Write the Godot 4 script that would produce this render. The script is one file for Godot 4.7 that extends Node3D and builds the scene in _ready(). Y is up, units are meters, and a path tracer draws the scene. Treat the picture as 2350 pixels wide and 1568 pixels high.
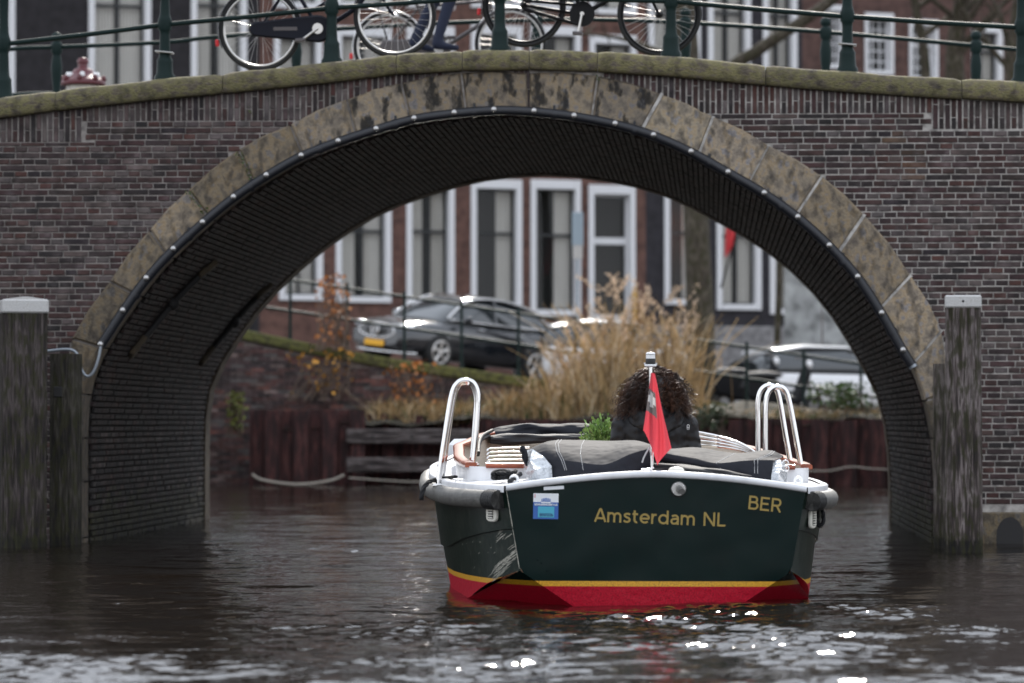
extends Node3D
# A small dark-green launch heading under a brick arch bridge. Metres, y up, water at y = 0, bridge face in the plane z = 0.

const FV := 8812.0
const CX := 1175.0
const CY := 784.0
const YAW := 0.0518
const PITCH := 0.0211
var eye := Vector3(31.5 * sin(YAW), 1.0, 31.5 * cos(YAW))
var rng := RandomNumberGenerator.new()
var M := {}
var T := {}
var taken := {}


class MB:
	var p := PackedVector3Array()
	var n := PackedVector3Array()
	var c := PackedColorArray()
	var t := PackedVector2Array()
	var ix := PackedInt32Array()
	var col := Color(1, 1, 1)
	var xf := Transform3D.IDENTITY
	var uv := Vector2.ZERO

	func v(a: Vector3, m: Vector3) -> int:
		p.append(xf * a)
		n.append((xf.basis * m).normalized())
		c.append(col)
		t.append(uv)
		return p.size() - 1

	func tri(a: Vector3, b: Vector3, d: Vector3) -> void:
		var m := (b - a).cross(d - a)
		var k := v(a, m)
		v(b, m)
		v(d, m)
		ix.append_array([k, k + 2, k + 1])

	func quad(a: Vector3, b: Vector3, d: Vector3, e: Vector3) -> void:
		var m := (d - a).cross(e - b)
		var k := v(a, m)
		v(b, m)
		v(d, m)
		v(e, m)
		ix.append_array([k, k + 2, k + 1, k, k + 3, k + 2])

	func box(o: Vector3, s: Vector3, bv := 0.0, b := Basis.IDENTITY) -> void:
		var h := s * 0.5
		bv = minf(bv, minf(h.x, minf(h.y, h.z)) * 0.9)
		var q := func(x: float, y: float, z: float) -> Vector3: return o + b * Vector3(x, y, z)
		for ax in 3:
			for sg in [-1.0, 1.0]:
				var e := Vector3.ZERO
				var u := Vector3.ZERO
				var w := Vector3.ZERO
				e[ax] = sg
				u[(ax + 1) % 3] = 1.0
				w[(ax + 2) % 3] = 1.0
				var hu := h[(ax + 1) % 3] - bv
				var hw := h[(ax + 2) % 3] - bv
				if sg < 0:
					u = -u
				var e0 := e * h[ax]
				quad(o + b * (e0 - u * hu - w * hw), o + b * (e0 + u * hu - w * hw), o + b * (e0 + u * hu + w * hw), o + b * (e0 - u * hu + w * hw))
		if bv <= 0.0:
			return
		for ax in 3:
			var a1 := (ax + 1) % 3
			var a2 := (ax + 2) % 3
			for s1 in [-1.0, 1.0]:
				for s2 in [-1.0, 1.0]:
					var e1 := Vector3.ZERO
					var e2 := Vector3.ZERO
					var l := Vector3.ZERO
					l[ax] = h[ax] - bv
					e1[a1] = s1 * h[a1]
					e1[a2] = s2 * (h[a2] - bv)
					e2[a1] = s1 * (h[a1] - bv)
					e2[a2] = s2 * h[a2]
					if s1 * s2 > 0:
						quad(o + b * (e1 - l), o + b * (e2 - l), o + b * (e2 + l), o + b * (e1 + l))
					else:
						quad(o + b * (e2 - l), o + b * (e1 - l), o + b * (e1 + l), o + b * (e2 + l))
		for sx in [-1.0, 1.0]:
			for sy in [-1.0, 1.0]:
				for sz in [-1.0, 1.0]:
					var a := Vector3(sx * h.x, sy * (h.y - bv), sz * (h.z - bv))
					var d := Vector3(sx * (h.x - bv), sy * h.y, sz * (h.z - bv))
					var e := Vector3(sx * (h.x - bv), sy * (h.y - bv), sz * h.z)
					if sx * sy * sz > 0:
						tri(o + b * a, o + b * d, o + b * e)
					else:
						tri(o + b * a, o + b * e, o + b * d)

	# rows of points, smooth; outward side: (next column) x (next row)
	func grid(g: Array, closed := false, colors: Array = [], uvs := false) -> void:
		var nr := g.size()
		var nc: int = g[0].size()
		var base := p.size()
		var acc := PackedVector3Array()
		acc.resize(nr * nc)
		var cells := nc if closed else nc - 1
		for r in nr - 1:
			for k in cells:
				var k2 := (k + 1) % nc
				var a: Vector3 = g[r][k]
				var b: Vector3 = g[r][k2]
				var d: Vector3 = g[r + 1][k2]
				var e: Vector3 = g[r + 1][k]
				var m := (d - a).cross(e - b)
				acc[r * nc + k] += m
				acc[r * nc + k2] += m
				acc[(r + 1) * nc + k2] += m
				acc[(r + 1) * nc + k] += m
				var i0 := base + r * nc + k
				var i1 := base + r * nc + k2
				var i2 := base + (r + 1) * nc + k2
				var i3 := base + (r + 1) * nc + k
				ix.append_array([i0, i2, i1, i0, i3, i2])
		for r in nr:
			for k in nc:
				if colors:
					col = colors[r][k]
				if uvs:
					uv = Vector2(float(k) / (nc - 1), float(r) / (nr - 1))
				v(g[r][k], acc[r * nc + k])

	func fan(ring: Array, flip := false) -> void:
		var o := Vector3.ZERO
		for q in ring:
			o += q
		o /= ring.size()
		for k in ring.size():
			if flip:
				tri(o, ring[(k + 1) % ring.size()], ring[k])
			else:
				tri(o, ring[k], ring[(k + 1) % ring.size()])

	func tube(path: Array, r, sides := 8, caps := true, loop := false) -> void:
		var rows := []
		var np := path.size()
		var up := Vector3(0.13, 0.97, 0.21).normalized()
		var last_u := Vector3.ZERO
		for k in np:
			var d: Vector3
			if loop:
				d = path[(k + 1) % np] - path[(k - 1 + np) % np]
			else:
				d = path[mini(k + 1, np - 1)] - path[maxi(k - 1, 0)]
			d = d.normalized()
			var u: Vector3
			if k == 0:
				u = up.cross(d)
				if u.length() < 0.1:
					u = Vector3(1, 0, 0.2).cross(d)
				u = u.normalized()
			else:
				u = (last_u - d * last_u.dot(d)).normalized()
			last_u = u
			var w := d.cross(u)
			var rr: float = r[k] if r is Array else r
			var row := []
			for s in sides:
				var an := TAU * s / sides
				row.append(path[k] + (u * cos(an) + w * sin(an)) * rr)
			rows.append(row)
		if loop:
			rows.append(rows[0])
		grid(rows, true)
		if caps and not loop:
			fan(rows[0], true)
			fan(rows[-1])

	func rod(a: Vector3, b: Vector3, r: float, sides := 8, r2 := -1.0) -> void:
		tube([a, b], [r, r if r2 < 0 else r2], sides)

	# profile of [radius, height] pairs from the bottom up, turned about the y axis
	func lathe(pr: Array, sides := 16, o := Vector3.ZERO) -> void:
		var rows := []
		for k in pr:
			var row := []
			for s in sides:
				var an := -TAU * s / sides
				row.append(o + Vector3(cos(an) * k[0], k[1], sin(an) * k[0]))
			rows.append(row)
		grid(rows, true)
		fan(rows[0], true)
		fan(rows[-1])

	# a flat outline (counter-clockwise seen from +z) given depth, from z0 to z1
	func prism(o: Array, z0: float, z1: float, bv := 0.0) -> void:
		var pts := PackedVector2Array(o)
		if Geometry2D.is_polygon_clockwise(pts):
			pts.reverse()
		var fr := pts
		if bv > 0:
			var inn := Geometry2D.offset_polygon(pts, -bv, Geometry2D.JOIN_MITER)
			if inn.size() == 1 and inn[0].size() == pts.size():
				fr = inn[0]
				if Geometry2D.is_polygon_clockwise(fr):
					fr.reverse()
				var best := 0
				for k in fr.size():
					if fr[k].distance_to(pts[0]) < fr[best].distance_to(pts[0]):
						best = k
				var f2 := PackedVector2Array()
				for k in fr.size():
					f2.append(fr[(k + best) % fr.size()])
				fr = f2
			else:
				bv = 0.0
		var zb := z1 - bv
		var k3 := Geometry2D.triangulate_polygon(fr)
		for k in range(0, k3.size(), 3):
			var a := fr[k3[k]]
			var b := fr[k3[k + 1]]
			var d := fr[k3[k + 2]]
			if (b - a).cross(d - a) < 0:
				var e := b
				b = d
				d = e
			tri(Vector3(a.x, a.y, z1), Vector3(b.x, b.y, z1), Vector3(d.x, d.y, z1))
		k3 = Geometry2D.triangulate_polygon(pts)
		for k in range(0, k3.size(), 3):
			var a := pts[k3[k]]
			var b := pts[k3[k + 1]]
			var d := pts[k3[k + 2]]
			if (b - a).cross(d - a) > 0:
				var e := b
				b = d
				d = e
			tri(Vector3(a.x, a.y, z0), Vector3(b.x, b.y, z0), Vector3(d.x, d.y, z0))
		var m := pts.size()
		for k in m:
			var a := pts[k]
			var b := pts[(k + 1) % m]
			quad(Vector3(a.x, a.y, z0), Vector3(b.x, b.y, z0), Vector3(b.x, b.y, zb), Vector3(a.x, a.y, zb))
			if bv > 0:
				var a2 := fr[k]
				var b2 := fr[(k + 1) % m]
				quad(Vector3(a.x, a.y, zb), Vector3(b.x, b.y, zb), Vector3(b2.x, b2.y, z1), Vector3(a2.x, a2.y, z1))

	func ball(o: Vector3, r: Vector3, seg := 12, rings := 8) -> void:
		var rows := []
		for j in rings + 1:
			var la := -PI / 2 + PI * j / rings
			var row := []
			for s in seg:
				var an := -TAU * s / seg
				row.append(o + Vector3(cos(an) * cos(la) * r.x, sin(la) * r.y, sin(an) * cos(la) * r.z))
			rows.append(row)
		grid(rows, true)

	func ring(o: Vector3, ax: Basis, big: float, small: float, seg := 32, sides := 8, flat := 1.0) -> void:
		var rows := []
		for k in seg + 1:
			var an := TAU * k / seg
			var d := ax * Vector3(cos(an), sin(an), 0)
			var row := []
			for s in sides:
				var b := TAU * s / sides
				row.append(o + d * (big + cos(b) * small) + ax.z * sin(b) * small * flat)
			rows.append(row)
		grid(rows, true)

	func mesh(with_uv := false) -> ArrayMesh:
		var a := []
		a.resize(Mesh.ARRAY_MAX)
		a[Mesh.ARRAY_VERTEX] = p
		a[Mesh.ARRAY_NORMAL] = n
		a[Mesh.ARRAY_COLOR] = c
		if with_uv:
			a[Mesh.ARRAY_TEX_UV] = t
		a[Mesh.ARRAY_INDEX] = ix
		var m := ArrayMesh.new()
		m.add_surface_from_arrays(Mesh.PRIMITIVE_TRIANGLES, a)
		return m


# ---------------------------------------------------------------- small helpers
func ray(u: float, w: float) -> Vector3:
	return Basis(Vector3.UP, YAW) * Basis(Vector3.RIGHT, PITCH) * Vector3((u - CX) / FV, -(w - CY) / FV, -1)


# the point of the plane z = const (metres) that a measured picture position stands for
func vp(u: float, w: float, z: float) -> Vector3:
	var d := ray(u, w)
	return eye + d * ((z - eye.z) / d.z)


func lin(r: float, g: float, b: float) -> Color:
	return Color(r, g, b).linear_to_srgb()


func numbered(called: String) -> String:
	var k: int = taken.get(called, 0)
	taken[called] = k + 1
	return called if k == 0 else "%s_%03d" % [called, k]


func tag(o: Node3D, label: String, category: String, group := "", kind := "") -> Node3D:
	o.set_meta("label", label)
	o.set_meta("category", category)
	if group:
		o.set_meta("group", group)
	if kind:
		o.set_meta("kind", kind)
	return o


func thing(called: String, label: String, category: String, at := Vector3.ZERO, turn := 0.0, group := "") -> Node3D:
	var o := Node3D.new()
	o.name = numbered(called)
	add_child(o)
	o.position = at
	o.rotation.y = turn
	return tag(o, label, category, group)


func part(called: String, shape, m: Material, parent: Node3D) -> MeshInstance3D:
	var o := MeshInstance3D.new()
	o.name = called
	o.mesh = shape.mesh() if shape is MB else shape
	o.material_override = m
	parent.add_child(o, true)
	return o


func single(called: String, shape, m: Material, label: String, category: String, group := "") -> MeshInstance3D:
	var o := part(numbered(called), shape, m, self)
	tag(o, label, category, group)
	return o


func setting(called: String, shape, m: Material) -> MeshInstance3D:
	var o := part(called, shape, m, self)
	o.set_meta("kind", "structure")
	return o


func stuff(o: Node3D) -> Node3D:
	o.set_meta("kind", "stuff")
	return o


func jit(a: float) -> float:
	return rng.randf_range(-a, a)


func smooth_path(pts: Array, sub := 6) -> Array:
	var out := []
	for k in pts.size() - 1:
		var a = pts[maxi(k - 1, 0)]
		var b = pts[k]
		var d = pts[k + 1]
		var e = pts[mini(k + 2, pts.size() - 1)]
		for s in sub:
			out.append(b.cubic_interpolate(d, a, e, float(s) / sub))
	out.append(pts[-1])
	return out


func lerp_table(tb: Array, s: float) -> float:
	if s <= tb[0][0]:
		return tb[0][1]
	for k in tb.size() - 1:
		if s <= tb[k + 1][0]:
			var f: float = (s - tb[k][0]) / (tb[k + 1][0] - tb[k][0])
			return lerpf(tb[k][1], tb[k + 1][1], f)
	return tb[-1][1]


func soft_table(tb: Array, s: float) -> float:
	var w := 0.12
	return (lerp_table(tb, s - w) + 2.0 * lerp_table(tb, s) + lerp_table(tb, s + w)) / 4.0


# ---------------------------------------------------------------- materials
func noise_tex(freq: float, stops: Array, octaves := 4, seed_ := 1, kind := FastNoiseLite.TYPE_SIMPLEX_SMOOTH, size := 512, warp := 0.0) -> NoiseTexture2D:
	var f := FastNoiseLite.new()
	f.noise_type = kind
	f.seed = seed_
	f.frequency = freq
	f.fractal_octaves = octaves
	if warp > 0:
		f.domain_warp_enabled = true
		f.domain_warp_amplitude = warp
		f.domain_warp_frequency = freq
	var g := Gradient.new()
	g.offsets = PackedFloat32Array(stops.map(func(s): return s[0]))
	g.colors = PackedColorArray(stops.map(func(s): return s[1]))
	var t := NoiseTexture2D.new()
	t.width = size
	t.height = size
	t.seamless = true
	t.noise = f
	t.color_ramp = g
	return t


func grey(a: float, al := 1.0) -> Color:
	return Color(a, a, a, al)


func mat(called: String, c: Color, rough := 0.7, o := {}) -> StandardMaterial3D:
	var m := StandardMaterial3D.new()
	m.resource_name = called
	m.albedo_color = lin(c.r, c.g, c.b)
	m.roughness = rough
	m.metallic = o.get("metal", 0.0)
	m.metallic_specular = o.get("spec", 0.5)
	m.vertex_color_use_as_albedo = o.get("vc", false)
	var sc = o.get("scale", 1.0)
	m.uv1_scale = sc if sc is Vector3 else Vector3.ONE * sc
	if not o.get("own_uv", false):
		m.uv1_triplanar = true
		m.uv1_world_triplanar = o.get("world", true)
	if o.has("tex"):
		m.albedo_texture = T[o.tex]
	if o.has("rough_tex"):
		m.roughness_texture = T[o.rough_tex]
	if o.has("bump"):
		m.heightmap_enabled = true
		m.heightmap_texture = T[o.bump]
		m.heightmap_scale = o.get("bump_cm", 0.3)
	if o.has("detail"):
		m.detail_enabled = true
		m.detail_albedo = T[o.detail]
		m.detail_blend_mode = BaseMaterial3D.BLEND_MODE_MIX
		m.detail_uv_layer = BaseMaterial3D.DETAIL_UV_2
		m.uv2_triplanar = true
		m.uv2_world_triplanar = o.get("world", true)
		var ds = o.get("detail_scale", 0.5)
		m.uv2_scale = ds if ds is Vector3 else Vector3.ONE * ds
	if o.has("coat"):
		m.clearcoat_enabled = true
		m.clearcoat = o.coat
		m.clearcoat_roughness = o.get("coat_rough", 0.05)
	if o.has("rim"):
		m.rim_enabled = true
		m.rim = o.rim
		m.rim_tint = 0.5
	if o.has("alpha"):
		m.transparency = BaseMaterial3D.TRANSPARENCY_ALPHA
		m.albedo_color.a = o.alpha
	if o.has("back"):
		m.backlight_enabled = true
		m.backlight = o.back
	m.cull_mode = BaseMaterial3D.CULL_DISABLED
	M[called] = m
	return m


func make_materials() -> void:
	var V := FastNoiseLite.TYPE_VALUE_CUBIC
	T.grime = noise_tex(0.012, [[0.0, grey(0.5)], [0.45, grey(0.82)], [1.0, grey(1.0)]], 6, 3)
	T.fine = noise_tex(0.045, [[0.0, grey(0.0)], [1.0, grey(1.0)]], 5, 5)
	T.speck = noise_tex(0.09, [[0.0, grey(0.62)], [0.5, grey(0.9)], [1.0, grey(1.0)]], 4, 8)
	T.film = noise_tex(0.012, [[0.0, grey(0.86)], [0.5, grey(0.97)], [1.0, grey(1.0)]], 3, 15)
	T.grain = noise_tex(0.03, [[0.2, grey(0.3)], [0.42, grey(0.75)], [0.6, grey(1.0)], [0.8, grey(0.6)]], 5, 12, V)
	T.swell = noise_tex(0.008, [[0.0, grey(0.0)], [1.0, grey(1.0)]], 2, 20)
	T.ripple = noise_tex(0.02, [[0.0, grey(0.0)], [1.0, grey(1.0)]], 4, 21)
	T.lime = noise_tex(0.03, [[0.0, Color(0.6, 0.55, 0.54, 0.0)], [0.52, Color(0.6, 0.55, 0.54, 0.02)], [0.72, Color(0.55, 0.5, 0.5, 0.1)], [1.0, Color(0.62, 0.57, 0.57, 0.3)]], 6, 31, V)
	T.smudge = noise_tex(0.014, [[0.0, Color(0.16, 0.14, 0.12, 0.0)], [0.5, Color(0.16, 0.14, 0.12, 0.0)], [0.68, Color(0.14, 0.12, 0.11, 0.4)], [1.0, Color(0.09, 0.08, 0.075, 0.75)]], 6, 47, FastNoiseLite.TYPE_SIMPLEX_SMOOTH, 512, 8.0)
	T.soot = noise_tex(0.01, [[0.0, Color(0.05, 0.045, 0.04, 0.0)], [0.54, Color(0.05, 0.045, 0.04, 0.0)], [0.62, Color(0.07, 0.06, 0.05, 0.55)], [0.72, Color(0.05, 0.045, 0.04, 0.9)], [1.0, Color(0.04, 0.04, 0.04, 0.95)]], 6, 44, FastNoiseLite.TYPE_SIMPLEX_SMOOTH, 512, 14.0)
	T.stone = noise_tex(0.009, [[0.0, Color(0.38, 0.35, 0.32)], [0.35, Color(0.52, 0.48, 0.42)], [0.5, Color(0.6, 0.55, 0.47)], [0.62, Color(0.61, 0.54, 0.43)], [0.8, Color(0.54, 0.52, 0.5)], [1.0, Color(0.45, 0.44, 0.44)]], 6, 55, FastNoiseLite.TYPE_SIMPLEX_SMOOTH, 512, 10.0)
	T.moss = noise_tex(0.014, [[0.0, Color(0.37, 0.34, 0.29)], [0.3, Color(0.49, 0.46, 0.38)], [0.48, Color(0.55, 0.53, 0.37)], [0.62, Color(0.57, 0.555, 0.36)], [0.78, Color(0.49, 0.48, 0.33)], [1.0, Color(0.6, 0.57, 0.49)]], 6, 66)
	T.algae = noise_tex(0.02, [[0.0, Color(0.14, 0.14, 0.05, 0.0)], [0.45, Color(0.14, 0.14, 0.05, 0.0)], [0.62, Color(0.17, 0.17, 0.05, 0.7)], [1.0, Color(0.12, 0.13, 0.04, 0.9)]], 6, 77)
	T.wood = noise_tex(0.02, [[0.0, Color(0.1, 0.085, 0.08)], [0.34, Color(0.22, 0.19, 0.18)], [0.45, Color(0.36, 0.325, 0.32)], [0.55, Color(0.47, 0.435, 0.43)], [0.65, Color(0.58, 0.55, 0.55)], [0.8, Color(0.27, 0.24, 0.22)], [1.0, Color(0.12, 0.1, 0.1)]], 6, 88, V)
	T.teak = noise_tex(0.02, [[0.0, Color(0.42, 0.17, 0.07)], [0.5, Color(0.58, 0.26, 0.11)], [1.0, Color(0.7, 0.36, 0.17)]], 4, 91, V)
	T.rust = noise_tex(0.012, [[0.0, Color(0.13, 0.075, 0.075)], [0.4, Color(0.22, 0.125, 0.12)], [0.6, Color(0.29, 0.16, 0.15)], [0.8, Color(0.36, 0.22, 0.2)], [1.0, Color(0.29, 0.24, 0.24)]], 6, 93)
	T.bark = noise_tex(0.02, [[0.0, Color(0.16, 0.14, 0.12)], [0.5, Color(0.34, 0.31, 0.27)], [1.0, Color(0.52, 0.5, 0.46)]], 6, 95, V)
	T.chip = noise_tex(0.05, [[0.0, Color(0.7, 0.68, 0.62, 0.0)], [0.78, Color(0.7, 0.68, 0.62, 0.0)], [0.82, Color(0.6, 0.55, 0.5, 0.85)], [1.0, Color(0.45, 0.38, 0.33, 0.9)]], 4, 97)
	T.dust = noise_tex(0.02, [[0.0, Color(0.5, 0.5, 0.45, 0.0)], [0.5, Color(0.4, 0.42, 0.36, 0.02)], [0.75, Color(0.45, 0.45, 0.4, 0.08)], [1.0, Color(0.6, 0.58, 0.5, 0.2)]], 6, 99)

	mat("brick", Color(1, 1, 1), 0.85, {vc = true, tex = "grime", scale = 0.9, bump = "fine", bump_cm = 0.25, detail = "lime", detail_scale = 0.75})
	mat("brick_dirty_shaded", Color(1, 1, 1), 0.8, {vc = true, tex = "grime", scale = 0.8, bump = "fine", bump_cm = 0.3, detail = "soot", detail_scale = 0.5})
	mat("mortar", Color(1, 1, 1), 0.95, {vc = true, tex = "grime", scale = 1.3, bump = "fine", bump_cm = 0.3})
	mat("sandstone", Color(1, 1, 1), 0.85, {vc = true, tex = "stone", scale = Vector3(1.6, 1.3, 1.6), bump = "fine", bump_cm = 0.5, detail = "smudge", detail_scale = Vector3(1.3, 0.7, 1.3)})
	mat("sooty_stone", Color(1, 1, 1), 0.85, {vc = true, tex = "stone", scale = Vector3(1.6, 1.3, 1.6), bump = "fine", bump_cm = 0.5, detail = "soot", detail_scale = Vector3(1.15, 0.6, 1.15)})
	mat("coping", Color(1, 1, 1), 0.95, {vc = true, tex = "moss", scale = Vector3(1.1, 2.2, 1.1), bump = "fine", bump_cm = 0.8, detail = "smudge", detail_scale = 0.9})
	mat("pile_wood", Color(0.85, 0.85, 0.85), 0.9, {vc = true, tex = "wood", scale = Vector3(5.0, 0.42, 5.0), bump = "wood", bump_cm = 1.6, detail = "algae", detail_scale = Vector3(1.4, 0.5, 1.4)})
	mat("dark_wood", Color(0.33, 0.31, 0.3), 0.9, {tex = "wood", scale = Vector3(4.0, 0.5, 4.0), bump = "wood", bump_cm = 1.2, detail = "algae", detail_scale = Vector3(2.2, 0.6, 2.2)})
	mat("white_cap", Color(0.62, 0.61, 0.59), 0.55, {tex = "speck", scale = 3.0, bump = "fine", bump_cm = 0.15, detail = "chip", detail_scale = 1.6})
	mat("black_hose", Color(0.01, 0.011, 0.015), 0.42, {bump = "fine", bump_cm = 0.1, scale = 5.0})
	mat("grey_pipe", Color(0.3, 0.33, 0.36), 0.4, {metal = 0.6})
	mat("bulb_glass", Color(0.42, 0.41, 0.4), 0.12, {metal = 0.8})
	mat("rail_green", Color(0.008, 0.023, 0.021), 0.55, {tex = "speck", scale = 2.5, bump = "fine", bump_cm = 0.08, spec = 0.3})
	mat("asphalt", Color(0.09, 0.085, 0.08), 0.95, {tex = "speck", scale = 1.5})
	mat("paving", Color(0.15, 0.13, 0.12), 0.9, {tex = "grime", scale = 0.6})
	mat("iron", Color(0.015, 0.014, 0.014), 0.7, {})
	mat("water", Color(0.0085, 0.006, 0.0042), 0.03, {spec = 0.36, bump = "ripple", bump_cm = 0.16, scale = Vector3(1.5, 1.5, 1.5)})
	# boat
	mat("hull_green", Color(0.0016, 0.010, 0.0088), 0.2, {world = false, spec = 0.25, tex = "film", scale = 0.6, bump = "swell", bump_cm = 0.35})
	mat("side_green", Color(0.004, 0.014, 0.010), 0.3, {world = false, spec = 0.28, tex = "speck", scale = 0.7, bump = "ripple", bump_cm = 0.15, detail = "dust", detail_scale = Vector3(2.0, 0.7, 2.0)})
	mat("antifoul", Color(0.45, 0.004, 0.022), 0.5, {world = false, tex = "speck", scale = 1.6, bump = "ripple", bump_cm = 0.25, spec = 0.3})
	mat("boot_yellow", Color(0.72, 0.36, 0.02), 0.35, {world = false, tex = "speck", scale = 1.5})
	mat("gelcoat", Color(0.8, 0.8, 0.81), 0.28, {world = false, tex = "film", scale = 0.9})
	mat("rubber", Color(0.13, 0.125, 0.115), 0.6, {world = false, tex = "grime", scale = 2.5, bump = "fine", bump_cm = 0.25, detail = "dust", detail_scale = 2.0})
	mat("black_rubber", Color(0.012, 0.012, 0.012), 0.55, {world = false, bump = "fine", bump_cm = 0.4, scale = 5.0})
	mat("steel", Color(0.72, 0.71, 0.7), 0.09, {metal = 1.0})
	mat("dull_steel", Color(0.5, 0.49, 0.47), 0.32, {metal = 0.9, world = false, tex = "speck", scale = 8.0})
	mat("teak", Color(0.95, 0.9, 0.85), 0.32, {world = false, tex = "teak", scale = Vector3(2.0, 6.0, 9.0), coat = 0.5})
	mat("cream", Color(0.66, 0.6, 0.5), 0.55, {world = false, tex = "speck", scale = 3.0, bump = "ripple", bump_cm = 0.4})
	mat("canvas", Color(0.0195, 0.0205, 0.026), 0.72, {world = false, tex = "film", bump = "swell", bump_cm = 0.5, scale = 2.5, spec = 0.25})
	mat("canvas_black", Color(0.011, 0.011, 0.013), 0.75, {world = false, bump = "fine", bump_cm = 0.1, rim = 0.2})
	mat("thread", Color(0.4, 0.4, 0.4), 0.8, {})
	mat("clear_plastic", Color(0.6, 0.63, 0.66), 0.16, {world = false, tex = "film", scale = 6.0, coat = 0.9, coat_rough = 0.04, bump = "swell", bump_cm = 2.0})
	mat("rope_black", Color(0.008, 0.008, 0.009), 0.85, {world = false, bump = "fine", bump_cm = 0.5, scale = 9.0})
	mat("rope_pale", Color(0.4, 0.36, 0.3), 0.9, {})
	mat("white_plastic", Color(0.72, 0.7, 0.62), 0.35, {})
	mat("bright_white", Color(0.8, 0.8, 0.8), 0.35, {})
	mat("black_plastic", Color(0.012, 0.012, 0.012), 0.35, {})
	mat("gold", Color(0.3, 0.205, 0.045), 0.4, {})
	mat("scuff", Color(0.52, 0.5, 0.42), 0.6, {tex = "speck", scale = 9.0})
	mat("sticker_white", Color(0.72, 0.74, 0.76), 0.3, {})
	mat("sticker_blue", Color(0.02, 0.1, 0.36), 0.3, {})
	mat("sticker_cyan", Color(0.05, 0.35, 0.48), 0.3, {})
	mat("sticker_ink", Color(0.02, 0.06, 0.16), 0.5, {})
	mat("sticker_red", Color(0.55, 0.04, 0.05), 0.4, {})
	mat("flag", Color(1, 1, 1), 0.75, {vc = true, back = Color(0.9, 0.9, 0.9), world = false, tex = "speck", scale = 14.0})
	mat("jacket", Color(0.0045, 0.0045, 0.006), 0.5, {world = false, bump = "swell", bump_cm = 2.2, scale = 2.2, spec = 0.4})
	mat("skin", Color(0.42, 0.26, 0.18), 0.55, {world = false})
	mat("denim", Color(0.012, 0.018, 0.045), 0.85, {world = false, tex = "speck", scale = 5.0})
	mat("hair", Color(1, 1, 1), 0.42, {vc = true, back = Color(0.25, 0.14, 0.09)})
	# street
	mat("tyre", Color(0.012, 0.012, 0.012), 0.75, {world = false})
	mat("rim_metal", Color(0.62, 0.6, 0.57), 0.28, {metal = 0.9, world = false})
	mat("spoke", Color(0.5, 0.48, 0.46), 0.3, {metal = 0.9})
	mat("black_paint", Color(0.007, 0.007, 0.008), 0.45, {world = false, spec = 0.3})
	mat("blue_paint", Color(0.006, 0.007, 0.014), 0.42, {world = false, spec = 0.3})
	mat("grey_paint", Color(0.09, 0.08, 0.08), 0.35, {metal = 0.4, world = false})
	mat("teal_paint", Color(0.02, 0.08, 0.09), 0.35, {world = false, coat = 0.4})
	mat("red_plastic", Color(0.6, 0.01, 0.015), 0.3, {})
	mat("car_paint", Color(0.008, 0.01, 0.013), 0.14, {world = false, coat = 1.0, coat_rough = 0.02})
	mat("car_glass", Color(0.02, 0.025, 0.028), 0.04, {world = false, spec = 0.7})
	mat("plate_yellow", Color(0.75, 0.38, 0.01), 0.4, {})
	mat("white_car", Color(0.7, 0.7, 0.7), 0.2, {coat = 0.6})
	mat("house_brick", Color(0.82, 0.82, 0.82), 0.9, {vc = true, tex = "grime", scale = 0.5})
	mat("house_white", Color(0.88, 0.88, 0.89), 0.5, {tex = "speck", scale = 1.2})
	mat("house_stone", Color(0.3, 0.29, 0.29), 0.8, {tex = "grime", scale = 0.6})
	mat("pane", Color(0.03, 0.034, 0.036), 0.03, {spec = 0.6})
	mat("curtain", Color(0.88, 0.85, 0.78), 0.9, {tex = "speck", scale = Vector3(6.0, 0.3, 6.0)})
	mat("sash_black", Color(0.012, 0.014, 0.015), 0.4, {})
	mat("hoarding", Color(0.46, 0.47, 0.46), 0.8, {tex = "grime", scale = 0.35})
	mat("rust_steel", Color(0.85, 0.82, 0.82), 0.85, {tex = "rust", scale = Vector3(1.2, 0.35, 1.2), bump = "fine", bump_cm = 0.6})
	mat("board", Color(0.62, 0.6, 0.58), 0.9, {tex = "wood", scale = Vector3(0.35, 4.0, 4.0)})
	mat("bark", Color(0.55, 0.52, 0.48), 0.95, {tex = "bark", scale = Vector3(2.5, 0.8, 2.5), bump = "bark", bump_cm = 4.0, detail = "algae", detail_scale = Vector3(0.8, 0.4, 0.8)})
	mat("twig", Color(0.14, 0.1, 0.075), 0.9, {})
	mat("reed", Color(1, 1, 1), 0.85, {vc = true, back = Color(0.3, 0.3, 0.3)})
	mat("leaf", Color(1, 1, 1), 0.6, {vc = true, back = Color(0.4, 0.4, 0.4)})
	mat("soil", Color(0.07, 0.06, 0.04), 1.0, {tex = "grime", scale = 0.8})
	mat("lantern_red", Color(0.09, 0.012, 0.016), 0.4, {})
	mat("flag_red", Color(0.62, 0.008, 0.015), 0.7, {back = Color(0.5, 0.5, 0.5)})
	mat("sign_blue", Color(0.26, 0.32, 0.36), 0.5, {})
	mat("ochre", Color(0.5, 0.3, 0.06), 0.7, {})


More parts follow.
